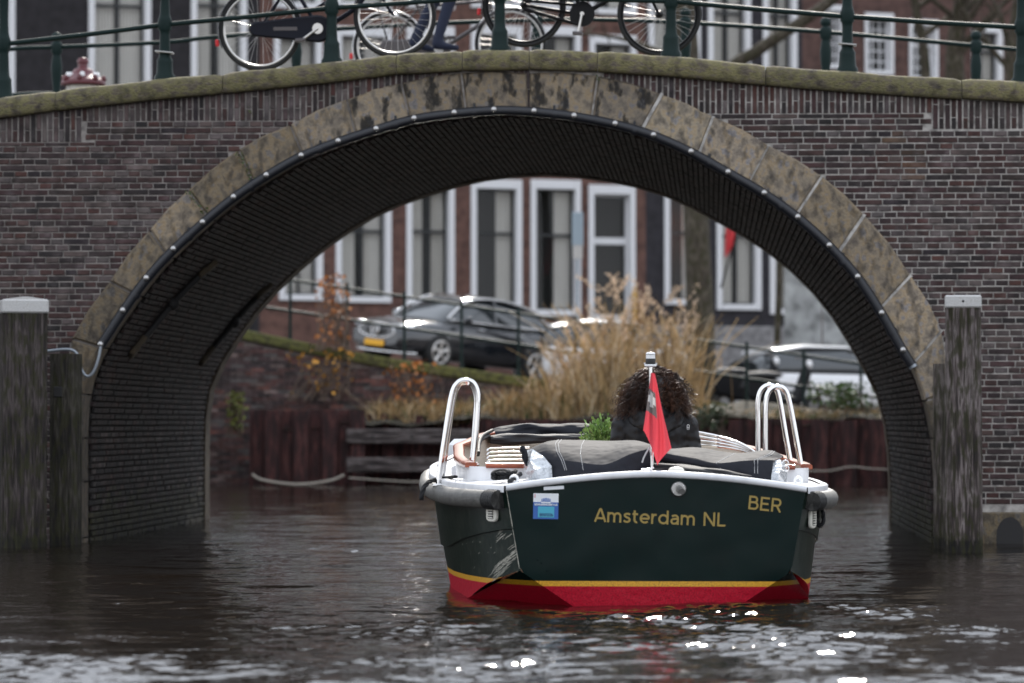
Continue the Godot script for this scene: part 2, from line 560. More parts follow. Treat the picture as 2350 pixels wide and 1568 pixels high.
func _ready() -> void:
	# ---- camera: 135 mm, low over the water, focused on the launch
	var cam := Camera3D.new()
	cam.name = "camera"
	cam.position = eye
	cam.basis = Basis(Vector3.UP, YAW) * Basis(Vector3.RIGHT, PITCH)
	cam.fov = 2.0 * rad_to_deg(atan(CY / FV))
	cam.near = 0.5
	cam.far = 600.0
	var ca := CameraAttributesPhysical.new()
	ca.frustum_focal_length = 12.0 / tan(deg_to_rad(cam.fov / 2.0))
	ca.frustum_focus_distance = 24.1
	ca.exposure_aperture = 2.9
	cam.attributes = ca
	add_child(cam)
	cam.current = true
	# ---- bright, thinly overcast sky; the veiled sun stands ahead, behind the bridge
	var sky_m := ProceduralSkyMaterial.new()
	sky_m.sky_top_color = Color(0.83, 0.86, 0.91)
	sky_m.sky_horizon_color = Color(0.88, 0.89, 0.91)
	sky_m.sky_curve = 0.2
	sky_m.ground_bottom_color = Color(0.2, 0.19, 0.18)
	sky_m.ground_horizon_color = Color(0.4, 0.4, 0.4)
	sky_m.sun_angle_max = 24.0
	sky_m.sun_curve = 0.12
	var sky := Sky.new()
	sky.sky_material = sky_m
	var env := Environment.new()
	env.background_mode = Environment.BG_SKY
	env.sky = sky
	env.background_energy_multiplier = 0.72
	env.tonemap_mode = Environment.TONE_MAPPER_LINEAR
	env.tonemap_exposure = 2.8
	env.sdfgi_enabled = true
	env.ssao_enabled = true
	env.ssil_enabled = true
	var we := WorldEnvironment.new()
	we.name = "environment"
	we.environment = env
	add_child(we)
	var sun := DirectionalLight3D.new()
	sun.name = "sun"
	sun.light_energy = 0.7
	sun.light_color = Color(1.0, 0.975, 0.94)
	sun.light_angular_distance = 5.0
	sun.shadow_enabled = true
	sun.rotation = Vector3(deg_to_rad(-38.0), deg_to_rad(179.0), 0)
	add_child(sun)

	rng.seed = 7
	make_materials()
	build_water()
	build_bridge()
	build_railings()
	build_piles()
	build_far_bank()
	build_houses()
	build_bikes()
	build_boat()
	build_street_things()


# ---------------------------------------------------------------- water
func spaced(stops: Array) -> PackedFloat32Array:
	var out := PackedFloat32Array()
	for k in stops.size() - 1:
		var a: float = stops[k][0]
		var b: float = stops[k + 1][0]
		var cnt := maxi(1, int(round(absf(b - a) / stops[k][1])))
		for s in cnt:
			out.append(lerpf(a, b, float(s) / cnt))
	out.append(stops[-1][0])
	return out


func build_water() -> void:
	var f1 := FastNoiseLite.new()
	f1.seed = 4
	f1.noise_type = FastNoiseLite.TYPE_SIMPLEX_SMOOTH
	f1.frequency = 0.55
	f1.fractal_octaves = 2
	var f2 := FastNoiseLite.new()
	f2.seed = 9
	f2.noise_type = FastNoiseLite.TYPE_SIMPLEX_SMOOTH
	f2.frequency = 2.2
	f2.fractal_octaves = 3
	f2.fractal_gain = 0.5
	f2.domain_warp_enabled = true
	f2.domain_warp_amplitude = 0.35
	f2.domain_warp_frequency = 1.1
	var f4 := FastNoiseLite.new()
	f4.seed = 23
	f4.noise_type = FastNoiseLite.TYPE_SIMPLEX_SMOOTH
	f4.frequency = 7.0
	f4.fractal_octaves = 2
	var f3 := FastNoiseLite.new()
	f3.seed = 17
	f3.frequency = 0.16
	var xs := spaced([[-90.0, 6.0], [-12.0, 0.7], [-5.0, 0.035], [6.5, 0.7], [14.0, 6.0], [90.0, 1.0]])
	var zs := spaced([[70.0, 5.0], [32.0, 0.6], [21.0, 0.034], [0.0, 0.06], [-9.0, 0.12], [-33.0, 1.0]])
	var mb := MB.new()
	var nx := xs.size()
	var nz := zs.size()
	var h := PackedFloat32Array()
	h.resize(nx * nz)
	for j in nz:
		for i in nx:
			var x := xs[i]
			var z := zs[j]
			var wash := exp(-pow((x - 1.5 - (z - 10.0) * 0.06) / 1.7, 2.0)) * smoothstep(10.05, 10.6, z)
			wash = maxf(wash, 0.75 * smoothstep(13.6, 15.6, z)) * (0.25 + 1.35 * clampf(f3.get_noise_2d(x * 5.0 + 40.0, z * 3.2) * 1.6 + 0.3, 0.0, 1.0))
			var gust := 0.55 + 0.6 * clampf(f3.get_noise_2d(x * 1.2, z * 0.6) + 0.35, 0.0, 1.0)
			h[j * nx + i] = 0.022 * f1.get_noise_2d(x * 0.8, z) + (0.0115 * gust + 0.009 * wash) * f2.get_noise_2d(x * 0.62, z) + 0.0125 * wash * f4.get_noise_2d(x * 0.7, z)
	for j in nz:
		for i in nx:
			var i0 := maxi(i - 1, 0)
			var i1 := mini(i + 1, nx - 1)
			var j0 := maxi(j - 1, 0)
			var j1 := mini(j + 1, nz - 1)
			var dx := (h[j * nx + i1] - h[j * nx + i0]) / (xs[i1] - xs[i0])
			var dz := (h[j1 * nx + i] - h[j0 * nx + i]) / (zs[j1] - zs[j0])
			mb.v(Vector3(xs[i], h[j * nx + i], zs[j]), Vector3(-dx, 1, -dz))
	for j in nz - 1:
		for i in nx - 1:
			var a := j * nx + i
			mb.ix.append_array([a, a + nx + 1, a + 1, a, a + nx, a + nx + 1])
	setting("water", mb, M.water)
	var bed := MB.new()
	bed.quad(Vector3(-120, -1.6, 90), Vector3(120, -1.6, 90), Vector3(120, -1.6, -33), Vector3(-120, -1.6, -33))
	setting("canal_bed", bed, M.soil)


# ---------------------------------------------------------------- bridge
var intr := []      # intrados, left foot to right foot, in the face plane (Vector2)
var cap_top := []   # x -> y of the coping's top edge
var cap_low := []
var ext_l := []     # y -> x of the arch ring's outer edge
var ext_r := []
const DEPTH := 8.0


func v2(u: float, w: float, z := 0.0) -> Vector2:
	var q := vp(u, w, z)
	return Vector2(q.x, q.y)


func nearest_on(line: Array, q: Vector2) -> int:
	var best := 0
	for k in line.size():
		if line[k].distance_squared_to(q) < line[best].distance_squared_to(q):
			best = k
	return best


func build_bridge() -> void:
	var lamps := [[232, 790], [283, 712], [337, 638], [399, 571], [466, 510], [537, 452], [612, 402], [692, 357], [777, 324], [864, 296], [951, 272], [1043, 259], [1134, 252], [1226, 255], [1318, 266], [1412, 284], [1500, 310], [1586, 348], [1671, 395], [1754, 443], [1831, 498], [1903, 563], [1968, 635], [2023, 718], [2072, 803]]
	var raw := []
	for q in [[185, 1395], [185, 1240], [185, 1100], [187, 960], [202, 868]]:
		raw.append(v2(q[0], q[1]))
	for q in lamps:
		raw.append(v2(q[0], q[1]) + (Vector2(-0.03, 1.2) - v2(q[0], q[1])).normalized() * 0.018)
	for q in [[2097, 852], [2122, 925], [2139, 1010], [2147, 1120], [2148, 1240], [2148, 1395]]:
		raw.append(v2(q[0], q[1]))
	var dense := smooth_path(raw, 12)
	var step := 0.0517
	intr = [dense[0]]
	var left_over := 0.0
	for k in dense.size() - 1:
		var a: Vector2 = dense[k]
		var b: Vector2 = dense[k + 1]
		var l := a.distance_to(b)
		var s := step - left_over
		while s <= l:
			intr.append(a.lerp(b, s / l))
			s += step
		left_over = l - (s - step)
	for q in [[-700, 320], [-400, 274], [0, 225], [130, 207], [375, 180], [515, 167], [760, 142], [910, 123], [1060, 115], [1215, 113], [1372, 117], [1535, 127], [1757, 148], [1945, 163], [2207, 180], [2350, 189], [2750, 222], [3050, 250]]:
		var q2 := v2(q[0], q[1])
		cap_top.append([q2.x, q2.y])
		cap_low.append([q2.x, q2.y - 0.172])
	for q in [[150, 1395], [150, 800], [165, 772], [250, 646], [342, 525], [430, 436], [546, 340], [665, 285], [795, 226], [922, 186], [1060, 160], [1180, 150]]:
		var q2 := v2(q[0], q[1])
		ext_l.append([q2.y, q2.x])
	for q in [[2185, 1395], [2185, 800], [2163, 757], [2093, 632], [2030, 540], [1985, 490], [1887, 403], [1766, 333], [1639, 266], [1520, 214], [1372, 165], [1220, 150]]:
		var q2 := v2(q[0], q[1])
		ext_r.append([q2.y, q2.x])

	var br := thing("arch_bridge", "brick arch bridge with sandstone arch ring and mossy stone coping over the canal", "bridge")
	# the solid behind the facing: front and back wall, barrel, deck
	var outline := []
	for k in range(0, intr.size(), 2):
		var q: Vector2 = intr[k]
		outline.append(q + (q - Vector2(-0.03, 1.0)).normalized() * 0.03)
	outline.append(Vector2(8.5, -0.9))
	for k in 41:
		var x := lerpf(8.5, -8.5, k / 40.0)
		outline.append(Vector2(x, lerp_table(cap_low, x) + 0.03))
	outline.append(Vector2(-8.5, -0.9))
	var wall := MB.new()
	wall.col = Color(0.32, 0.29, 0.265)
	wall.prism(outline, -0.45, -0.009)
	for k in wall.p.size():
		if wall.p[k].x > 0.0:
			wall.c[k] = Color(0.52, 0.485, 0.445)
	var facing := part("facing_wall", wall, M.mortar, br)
	var rear := MB.new()
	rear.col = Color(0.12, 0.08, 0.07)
	rear.prism(outline, -DEPTH, -DEPTH + 0.45)
	part("rear_wall", rear, M.brick, br)
	var shell := MB.new()
	shell.col = Color(0.036, 0.028, 0.024)  # backing darkened as well, for the shade inside the vault
	var rows := []
	for z in [0.0, -2.0, -4.0, -6.0, -DEPTH + 0.01]:
		var row := []
		for k in range(intr.size() - 1, -1, -1):
			var q: Vector2 = intr[k]
			var o: Vector2 = q + (q - Vector2(-0.03, 1.0)).normalized() * 0.022
			row.append(Vector3(o.x, o.y, z - 0.3 if z == 0.0 else z))
		rows.append(row)
	shell.grid(rows)
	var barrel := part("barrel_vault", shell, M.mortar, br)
	var deck := MB.new()
	var top := []
	var under := []
	for k in 49:
		var x := lerpf(8.5, -8.5, k / 48.0)
		top.append(Vector2(x, lerp_table(cap_top, x) - 0.012))
		under.append(Vector2(x, lerp_table(cap_top, x) - 0.13))
	under.reverse()
	deck.prism(top + under, -DEPTH + 0.02, -0.46)
	part("road_deck", deck, M.asphalt, br)

	# barrel bricks: courses run along the vault
	var vault := MB.new()
	for k in intr.size() - 1:
		var a: Vector2 = intr[k]
		var b: Vector2 = intr[k + 1]
		var tan2 := (b - a).normalized()
		var inn := Vector2(-tan2.y, tan2.x)
		if inn.dot(Vector2(-0.03, 1.0) - a) < 0:
			inn = -inn
		var z := -0.43 - (0.11 if k % 2 else 0.0) - rng.randf() * 0.03
		if a.y < -0.25:
			continue
		while z > -DEPTH + 0.35:
			var ln := 0.205 + jit(0.006)
			var t := rng.randf()
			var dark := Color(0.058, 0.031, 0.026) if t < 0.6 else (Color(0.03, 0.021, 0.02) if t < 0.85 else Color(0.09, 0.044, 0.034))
			dark = dark * rng.randf_range(0.45, 0.75)  # besides soot, the vault's shade is put into the brick colour
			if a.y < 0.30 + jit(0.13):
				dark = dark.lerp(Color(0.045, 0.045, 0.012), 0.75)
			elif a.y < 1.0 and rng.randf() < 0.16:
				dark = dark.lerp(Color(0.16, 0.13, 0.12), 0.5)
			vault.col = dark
			var pr := inn * (0.004 + rng.randf() * 0.008)
			var g := 0.0042
			var a1 := a + tan2 * g
			var b1 := b - tan2 * g
			var a2 := a1 + tan2 * 0.004 + pr
			var b2 := b1 - tan2 * 0.004 + pr
			a1 -= inn * 0.012
			b1 -= inn * 0.012
			var z0 := z - g
			var z1 := z - ln + g
			var F := [Vector3(a2.x, a2.y, z0 - 0.004), Vector3(b2.x, b2.y, z0 - 0.004), Vector3(b2.x, b2.y, z1 + 0.004), Vector3(a2.x, a2.y, z1 + 0.004)]
			var B := [Vector3(a1.x, a1.y, z0), Vector3(b1.x, b1.y, z0), Vector3(b1.x, b1.y, z1), Vector3(a1.x, a1.y, z1)]
			vault.quad(F[3], F[2], F[1], F[0])
			for e in 4:
				vault.quad(F[e], F[(e + 1) % 4], B[(e + 1) % 4], B[e])
			z -= ln
	stuff(part("vault_bricks", vault, M.brick_dirty_shaded, barrel))

	# two iron mooring bars let into stone blocks along the left haunch
	for q in [[[345, 818], [477, 632], -1.6], [[500, 840], [615, 675], -6.2]]:
		var pa := vp(q[0][0], q[0][1], q[2])
		var pb := vp(q[1][0], q[1][1], q[2] - 0.6)
		var ka := nearest_on(intr, Vector2(pa.x, pa.y))
		var kb := nearest_on(intr, Vector2(pb.x, pb.y))
		var A := Vector3(intr[ka].x, intr[ka].y, pa.z)
		var path := []
		for s in 13:
			var k2 := clampi(int(round(lerpf(ka, kb, s / 12.0))), 0, intr.size() - 1)
			var q2: Vector2 = intr[k2]
			q2 += (Vector2(-0.03, 1.0) - q2).normalized() * 0.035
			path.append(Vector3(q2.x, q2.y, lerpf(pa.z, pb.z, s / 12.0)))
		var bar := MB.new()
		bar.tube(path, 0.032, 6)
		bar.ball(path[6], Vector3(0.06, 0.06, 0.06), 10, 6)
		var ob := part("mooring_bar", bar, M.iron, barrel)
		for e in [0, 12]:
			var blk := MB.new()
			blk.col = Color(0.3, 0.28, 0.25)
			var dir: Vector3 = (path[1] - path[0]).normalized() if e == 0 else (path[12] - path[11]).normalized()
			var across := dir.cross(Vector3(0, 0, 1)).normalized()
			blk.box(path[e] - across * 0.0, Vector3(0.26, 0.05, 0.09), 0.012, Basis(dir, across, dir.cross(across).normalized()))
			part("stone_block", blk, M.sandstone, ob)

	# arch ring
	var joints := [[[150, 1395], [185, 1395]], [[150, 1235], [185, 1235]], [[150, 1110], [185, 1110]], [[150, 1003], [186, 1003]], [[150, 900], [192, 905]], [[163, 778], [228, 803]], [[250, 646], [309, 683]], [[342, 527], [384, 592]], [[430, 436], [480, 500]], [[546, 342], [588, 420]], [[665, 285], [694, 356]], [[795, 226], [818, 310]], [[920, 188], [946, 273]], [[1058, 166], [1064, 256]], [[1213, 166], [1214, 253]], [[1372, 172], [1352, 272]], [[1520, 214], [1476, 302]], [[1638, 267], [1602, 357]], [[1765, 333], [1716, 421]], [[1887, 403], [1832, 499]], [[1985, 492], [1926, 587]], [[2092, 632], [2020, 714]], [[2162, 757], [2088, 835]], [[2185, 905], [2120, 920]], [[2185, 1010], [2139, 1010]], [[2185, 1120], [2147, 1120]], [[2185, 1235], [2148, 1235]], [[2185, 1395], [2148, 1395]]]
	for k in joints.size() - 1:
		var o1 := v2(joints[k][0][0], joints[k][0][1])
		var o2 := v2(joints[k + 1][0][0], joints[k + 1][0][1])
		var ka := nearest_on(intr, v2(joints[k][1][0], joints[k][1][1]))
		var kb := nearest_on(intr, v2(joints[k + 1][1][0], joints[k + 1][1][1]))
		var poly := []
		for s in 5:
			poly.append(intr[int(round(lerpf(ka, kb, s / 4.0)))])
		var bulge := (o2 - o1).orthogonal().normalized() * (o1.distance_to(o2) * 0.035)
		if bulge.dot(o1 - Vector2(0, 1)) < 0:
			bulge = -bulge
		poly.append(o2)
		poly.append((o1 + o2) / 2 + (bulge if k > 4 and k < 22 else Vector2.ZERO))
		poly.append(o1)
		var cut := Geometry2D.offset_polygon(PackedVector2Array(poly), -0.008, Geometry2D.JOIN_MITER)
		var st := MB.new()
		var tone := rng.randf_range(0.58, 0.98)
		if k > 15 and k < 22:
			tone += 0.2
		if k in [4, 5, 6]:
			tone *= 0.8
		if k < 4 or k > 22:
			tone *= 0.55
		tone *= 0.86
		var cool := rng.randf()
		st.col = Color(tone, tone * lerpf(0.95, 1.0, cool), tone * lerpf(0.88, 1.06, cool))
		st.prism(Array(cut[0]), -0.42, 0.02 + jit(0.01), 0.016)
		if k > 15 and k < 23:
			var jo := MB.new()
			jo.col = Color(0.62, 0.59, 0.55)
			var ia: Vector2 = intr[ka]
			var n2 := (o1 - ia).orthogonal().normalized() * 0.013
			jo.prism([ia + n2, ia - n2, o1 - n2, o1 + n2], -0.1, 0.0095 + jit(0.001))
			part("mortar_joint", jo, M.mortar, br)
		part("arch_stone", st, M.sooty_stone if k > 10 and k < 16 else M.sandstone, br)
	var ringb := MB.new()
	ringb.col = Color(0.34, 0.3, 0.25)
	for k in range(0, intr.size() - 6, 6):
		var a: Vector2 = intr[k]
		var b: Vector2 = intr[k + 6]
		var na := (a - Vector2(-0.03, 1.0)).normalized() * 0.3
		var nb := (b - Vector2(-0.03, 1.0)).normalized() * 0.3
		ringb.prism([a - na * 0.06, b - nb * 0.06, b + nb, a + na], -DEPTH - 0.02, -DEPTH + 0.34)
	part("rear_arch_ring", ringb, M.sandstone, br)

	# coping stones with a rounded nose
	var cuts := [-700, -330, 130, 513, 911, 1062, 1215, 1372, 1757, 2207, 2650, 3050]
	for k in cuts.size() - 1:
		var x0 := v2(cuts[k], 150).x + 0.004
		var x1 := v2(cuts[k + 1], 150).x - 0.004
		var st := MB.new()
		var tone := rng.randf_range(0.46, 0.6)
		st.col = Color(tone * 1.06, tone, tone * 1.1)
		var dz := jit(0.012)
		var dy := jit(0.006)
		var pr := [[-0.46, -0.175], [0.045, -0.175], [0.066, -0.165], [0.078, -0.14], [0.082, -0.09], [0.075, -0.05], [0.055, -0.02], [0.02, -0.004], [-0.05, 0.0], [-0.46, 0.0]]
		var g := []
		var cnt := maxi(3, int((x1 - x0) / 0.06))
		for s in cnt + 1:
			var x := lerpf(x0, x1, float(s) / cnt)
			var row := []
			var wob := 0.006 * sin(x * 9.0 + k) + jit(0.0035)
			var inset := 0.012 if s == 0 or s == cnt else 0.0
			for q in pr:
				row.append(Vector3(x, lerp_table(cap_top, x) + q[1] * (1.0 if q[1] > -0.17 else 1.0) + dy + (wob * 0.5 if q[1] > -0.1 else 0.0) - (inset if q[1] > -0.1 else -inset * 0.3), q[0] + dz + (wob if q[0] > 0 else 0.0) - (inset if q[0] > 0 else 0.0)))
			row.reverse()
			g.append(row)
		st.grid(g)
		st.fan(g[0])
		st.fan(g[-1], true)
		part("coping_stone", st, M.coping, br)

	face_bricks(facing)

	# light hose under the arch with its bulbs
	var hose := thing("light_hose", "black tube of round bulbs following the edge of the stone arch", "light string")
	var line := []
	for q in lamps:
		line.append(vp(q[0], q[1] + 2, 0.05))
	line.append(vp(2093, 838, 0.045))
	var tb := MB.new()
	tb.tube(smooth_path(line, 6), 0.04, 10)
	part("tube", tb, M.black_hose, hose)
	for k in 12:
		var q: Vector3 = line[2 * k + 1]
		var q2: Vector3 = line[2 * k + 2]
		var cl := MB.new()
		cl.tube([q.lerp(q2, 0.45), q.lerp(q2, 0.55)], 0.046, 10)
		cl.box(q.lerp(q2, 0.5) + Vector3(0, 0.055, -0.01), Vector3(0.02, 0.04, 0.03), 0.003)
		part("clamp", cl, M.black_hose, hose)
	var bm := MB.new()
	bm.ball(Vector3.ZERO, Vector3.ONE * 0.028, 14, 9)
	var bmesh := bm.mesh()
	for k in lamps.size():
		var o := part("bulb", bmesh, M.bulb_glass, hose)
		o.position = line[k] + Vector3(0, 0.006, 0.042)
	var ec := MB.new()
	ec.tube([line[-1] + Vector3(-0.012, 0.025, 0), line[-1] + Vector3(0.014, -0.02, 0)], 0.036, 10)
	part("end_cap", ec, M.grey_pipe, hose)
	var cab := []
	for q in [[108, 806], [150, 802], [170, 806], [181, 822], [186, 846], [196, 862], [207, 862], [217, 848], [226, 822], [231, 795]]:
		cab.append(vp(q[0], q[1], 0.14))
	var cb := MB.new()
	cb.tube(smooth_path(cab, 5), 0.013, 8)
	single("power_cable", cb, M.grey_pipe, "grey looped cable running from the short timber to the light hose", "cable")

	# weeds rooted in the joints of the ring
	var spots := [[[548, 352], [580, 408], 60, "weed growing in arch joint, upper one of the two tufts"], [[432, 440], [476, 496], 60, "weed growing in arch joint, lower one of the two tufts"], [[1368, 174], [1378, 186], 18, "tiny bright green weed under the coping above the crown"], [[566, 246], [576, 262], 14, "tiny weed in the upright bricks below the mossy coping"]]
	for q in spots:
		var wd := MB.new()
		for s in q[2]:
			var f := rng.randf()
			var o := vp(lerpf(q[0][0], q[1][0], f) + jit(7), lerpf(q[0][1], q[1][1], f) + jit(7), 0.03 + rng.randf() * 0.04)
			wd.col = Color(0.05, 0.075, 0.018) * rng.randf_range(0.6, 1.7) if rng.randf() < 0.75 else Color(0.12, 0.1, 0.04)
			leaf(wd, o, rng.randf_range(0.012, 0.026))
		single("wall_weed", wd, M.leaf, q[3], "weed", "weeds on the bridge")


func leaf(mb: MB, o: Vector3, s: float, dir := Vector3.ZERO) -> void:
	var d := dir if dir != Vector3.ZERO else Vector3(jit(1), jit(1), jit(1)).normalized()
	var w := d.cross(Vector3(jit(1), jit(1), jit(1))).normalized() * s * 0.4
	var m := d.cross(w).normalized() * s * 0.12
	mb.quad(o, o + d * s * 0.5 + w + m, o + d * s, o + d * s * 0.5 - w + m)


func brick_tone() -> Color:
	var t := rng.randf()
	var c: Color
	if t < 0.34:
		c = Color(0.066, 0.034, 0.032)
	elif t < 0.62:
		c = Color(0.046, 0.03, 0.031)
	elif t < 0.8:
		c = Color(0.026, 0.02, 0.022)
	elif t < 0.93:
		c = Color(0.096, 0.042, 0.035)
	else:
		c = Color(0.125, 0.1, 0.095)
	return Color(c.r * 1.12, c.g, c.b * 0.94) * rng.randf_range(0.62, 0.9)


func face_bricks(facing: Node3D) -> void:
	var rest := MB.new()
	var todo := []      # [centre, size]
	var pitch := 0.0509
	var y := -0.28
	var row := 0
	while y < 3.9:
		var header := row % 2 == 1
		var unit := 0.104 if header else 0.208
		var x := -8.4 + (0.052 if header else 0.0) + (0.104 if row % 4 == 2 else 0.0) + jit(0.01)
		var xl := lerp_table(ext_l, y + 0.02) + 0.03
		var xr := lerp_table(ext_r, y + 0.02) - 0.03
		while x < 8.4:
			var ln := unit + jit(0.007)
			if not header and rng.randf() < 0.05:
				ln = 0.104
			var a := x
			var b := x + ln - 0.0105
			x += ln
			var mid := (a + b) / 2
			var top := soldier_low(mid)
			if y > top - 0.022:
				continue
			if a < xl and b > xl and mid < 0:
				b = xl
			if b > xr and a < xr and mid > 0:
				a = xr
			mid = (a + b) / 2
			if mid > xl and mid < xr or b - a < 0.03:
				continue
			if y < 0.28 and mid > 0 and y > -0.1:
				continue
			var hh := pitch - 0.0115 + jit(0.0012)
			var yc := y + pitch / 2
			if y + pitch > top + 0.006:
				hh = top - y - 0.008
				yc = y + 0.005 + hh / 2
			todo.append([Vector3(mid, yc + jit(0.001), 0), Vector2(b - a, hh)])
		y += pitch
		row += 1
	var x := -8.4
	var nth := 0
	while x < 8.4:
		var wd := 0.049 + jit(0.003)
		var mid := x + wd / 2
		x += wd
		nth += 1
		var y0 := soldier_low(mid) + 0.006
		var y1 := lerp_table(cap_low, mid) - 0.004
		if mid > 0:
			y0 = maxf(y0, ring_top(mid) - 0.02)
		else:
			y0 = maxf(y0, ring_top(mid) - 0.02)
		if y1 - y0 < 0.03:
			continue
		var cut := y0 + (0.205 if nth % 2 else 0.1) + jit(0.006)
		if cut > y1 - 0.03:
			todo.append([Vector3(mid, (y0 + y1) / 2, 0), Vector2(wd - 0.0145, y1 - y0)])
		else:
			todo.append([Vector3(mid, (y0 + cut) / 2 - 0.004, 0), Vector2(wd - 0.0145, cut - y0 - 0.009)])
			todo.append([Vector3(mid, (cut + y1) / 2, 0), Vector2(wd - 0.0145, y1 - cut)])
	var shapes := []
	for k in 24:
		var b := MB.new()
		b.col = brick_tone()
		b.box(Vector3.ZERO, Vector3(1, 1, 0.06), 0.0)
		shapes.append(b.col)
	# the whole bricks that show largest stand alone, the rest is one part
	var singles := []
	for k in todo.size():
		var q: Vector3 = todo[k][0]
		var s: Vector2 = todo[k][1]
		if s.x > 0.185 and absf(q.x) < 4.15 and not (q.x > v2(2038, 300).x and q.x < v2(2105, 300).x and q.y > v2(2100, 415).y) and q.y > (1.95 if q.x < 0 else 0.4):
			singles.append(k)
	var keep := {}
	for k in mini(300, singles.size()):
		keep[singles[int(float(k) * singles.size() / mini(300, singles.size()))]] = true
	var cache := {}
	var bloom := FastNoiseLite.new()
	bloom.seed = 61
	bloom.frequency = 0.9
	bloom.fractal_octaves = 3
	var rust0 := v2(2038, 415)
	var rust1 := v2(2105, 302)
	for k in todo.size():
		var q: Vector3 = todo[k][0]
		var s: Vector2 = todo[k][1]
		q.z = -0.034 + jit(0.0035)
		var tilt := Basis(Vector3(0, 0, 1), jit(0.008)) * Basis(Vector3(0, 1, 0), jit(0.012))
		if keep.has(k):
			var var_ := rng.randi() % 24
			var key := "%d" % var_
			if not cache.has(key):
				var b := MB.new()
				b.col = shapes[var_]
				brick_shape(b, Vector3.ZERO, Vector2(0.198, 0.0404), Basis.IDENTITY)
				cache[key] = b.mesh()
			var o := part("brick", cache[key], M.brick, facing)
			o.transform = Transform3D(tilt.scaled_local(Vector3(s.x / 0.198, s.y / 0.0404, 1)), q)
		else:
			rest.col = brick_tone()
			var bl_ := bloom.get_noise_2d(q.x, q.y * 1.4)
			if rng.randf() < 0.1 + maxf(0.0, bl_) * 1.5:
				rest.col = rest.col.lerp(Color(0.15, 0.125, 0.12), rng.randf_range(0.2, 0.75))
			if q.x > rust0.x and q.x < rust1.x and q.y > rust0.y and q.y < rust1.y and rng.randf() < 0.5:
				rest.col = rest.col.lerp(Color(0.15, 0.07, 0.022), rng.randf_range(0.15, 0.6))
			brick_shape(rest, q, s, tilt)
	stuff(part("facing_bricks", rest, M.brick, facing))
	# stone plinth at the foot of the wall, right of the pile
	for k in 8:
		var st := MB.new()
		st.col = Color(0.42, 0.4, 0.36)
		st.box(Vector3(3.98 + k * 0.62, 0.05, -0.02), Vector3(0.61, 0.44, 0.07), 0.012)
		part("plinth_stone", st, M.sandstone, facing)
	var hole := MB.new()
	var arc := []
	for k in 13:
		var an := PI * k / 12.0
		arc.append(Vector2(4.06 + cos(an) * 0.11, 0.08 + sin(an) * 0.15))
	arc.append(Vector2(3.95, -0.1))
	arc.append(Vector2(4.17, -0.1))
	hole.prism(arc, -0.02, 0.0185)
	part("dark_drain_hole", hole, M.iron, facing)  # dark plate drawn in place of the drain's open, shaded hole


func soldier_low(x: float) -> float:
	var a := v2(190, 327).x
	var b := v2(2137, 297).x
	if x < a:
		return v2(100, 327).y
	if x < 0:
		return v2(500, 278).y
	if x < b:
		return v2(1900, 261).y
	return v2(2250, 297).y


func ring_top(x: float) -> float:
	var tb: Array = ext_l if x < 0 else ext_r
	for k in tb.size() - 1:
		var x0: float = tb[k][1]
		var x1: float = tb[k + 1][1]
		if (x - x0) * (x - x1) <= 0 and x0 != x1:
			return lerpf(tb[k][0], tb[k + 1][0], (x - x0) / (x1 - x0))
	return -9.0


func brick_shape(mb: MB, o: Vector3, s: Vector2, b: Basis) -> void:
	var hx := s.x / 2
	var hy := s.y / 2
	var d := 0.034
	var bv := minf(0.004, hx * 0.4)
	var F := [Vector3(-hx + bv, -hy + bv, d), Vector3(hx - bv, -hy + bv, d), Vector3(hx - bv, hy - bv, d), Vector3(-hx + bv, hy - bv, d)]
	var E := [Vector3(-hx, -hy, d - bv), Vector3(hx, -hy, d - bv), Vector3(hx, hy, d - bv), Vector3(-hx, hy, d - bv)]
	var B := [Vector3(-hx, -hy, -d), Vector3(hx, -hy, -d), Vector3(hx, hy, -d), Vector3(-hx, hy, -d)]
	for l in [F, E, B]:
		for k in 4:
			l[k] = o + b * l[k]
	mb.quad(F[0], F[1], F[2], F[3])
	for k in 4:
		var k2 := (k + 1) % 4
		mb.quad(E[k], E[k2], F[k2], F[k])
		mb.quad(B[k], B[k2], E[k2], E[k])


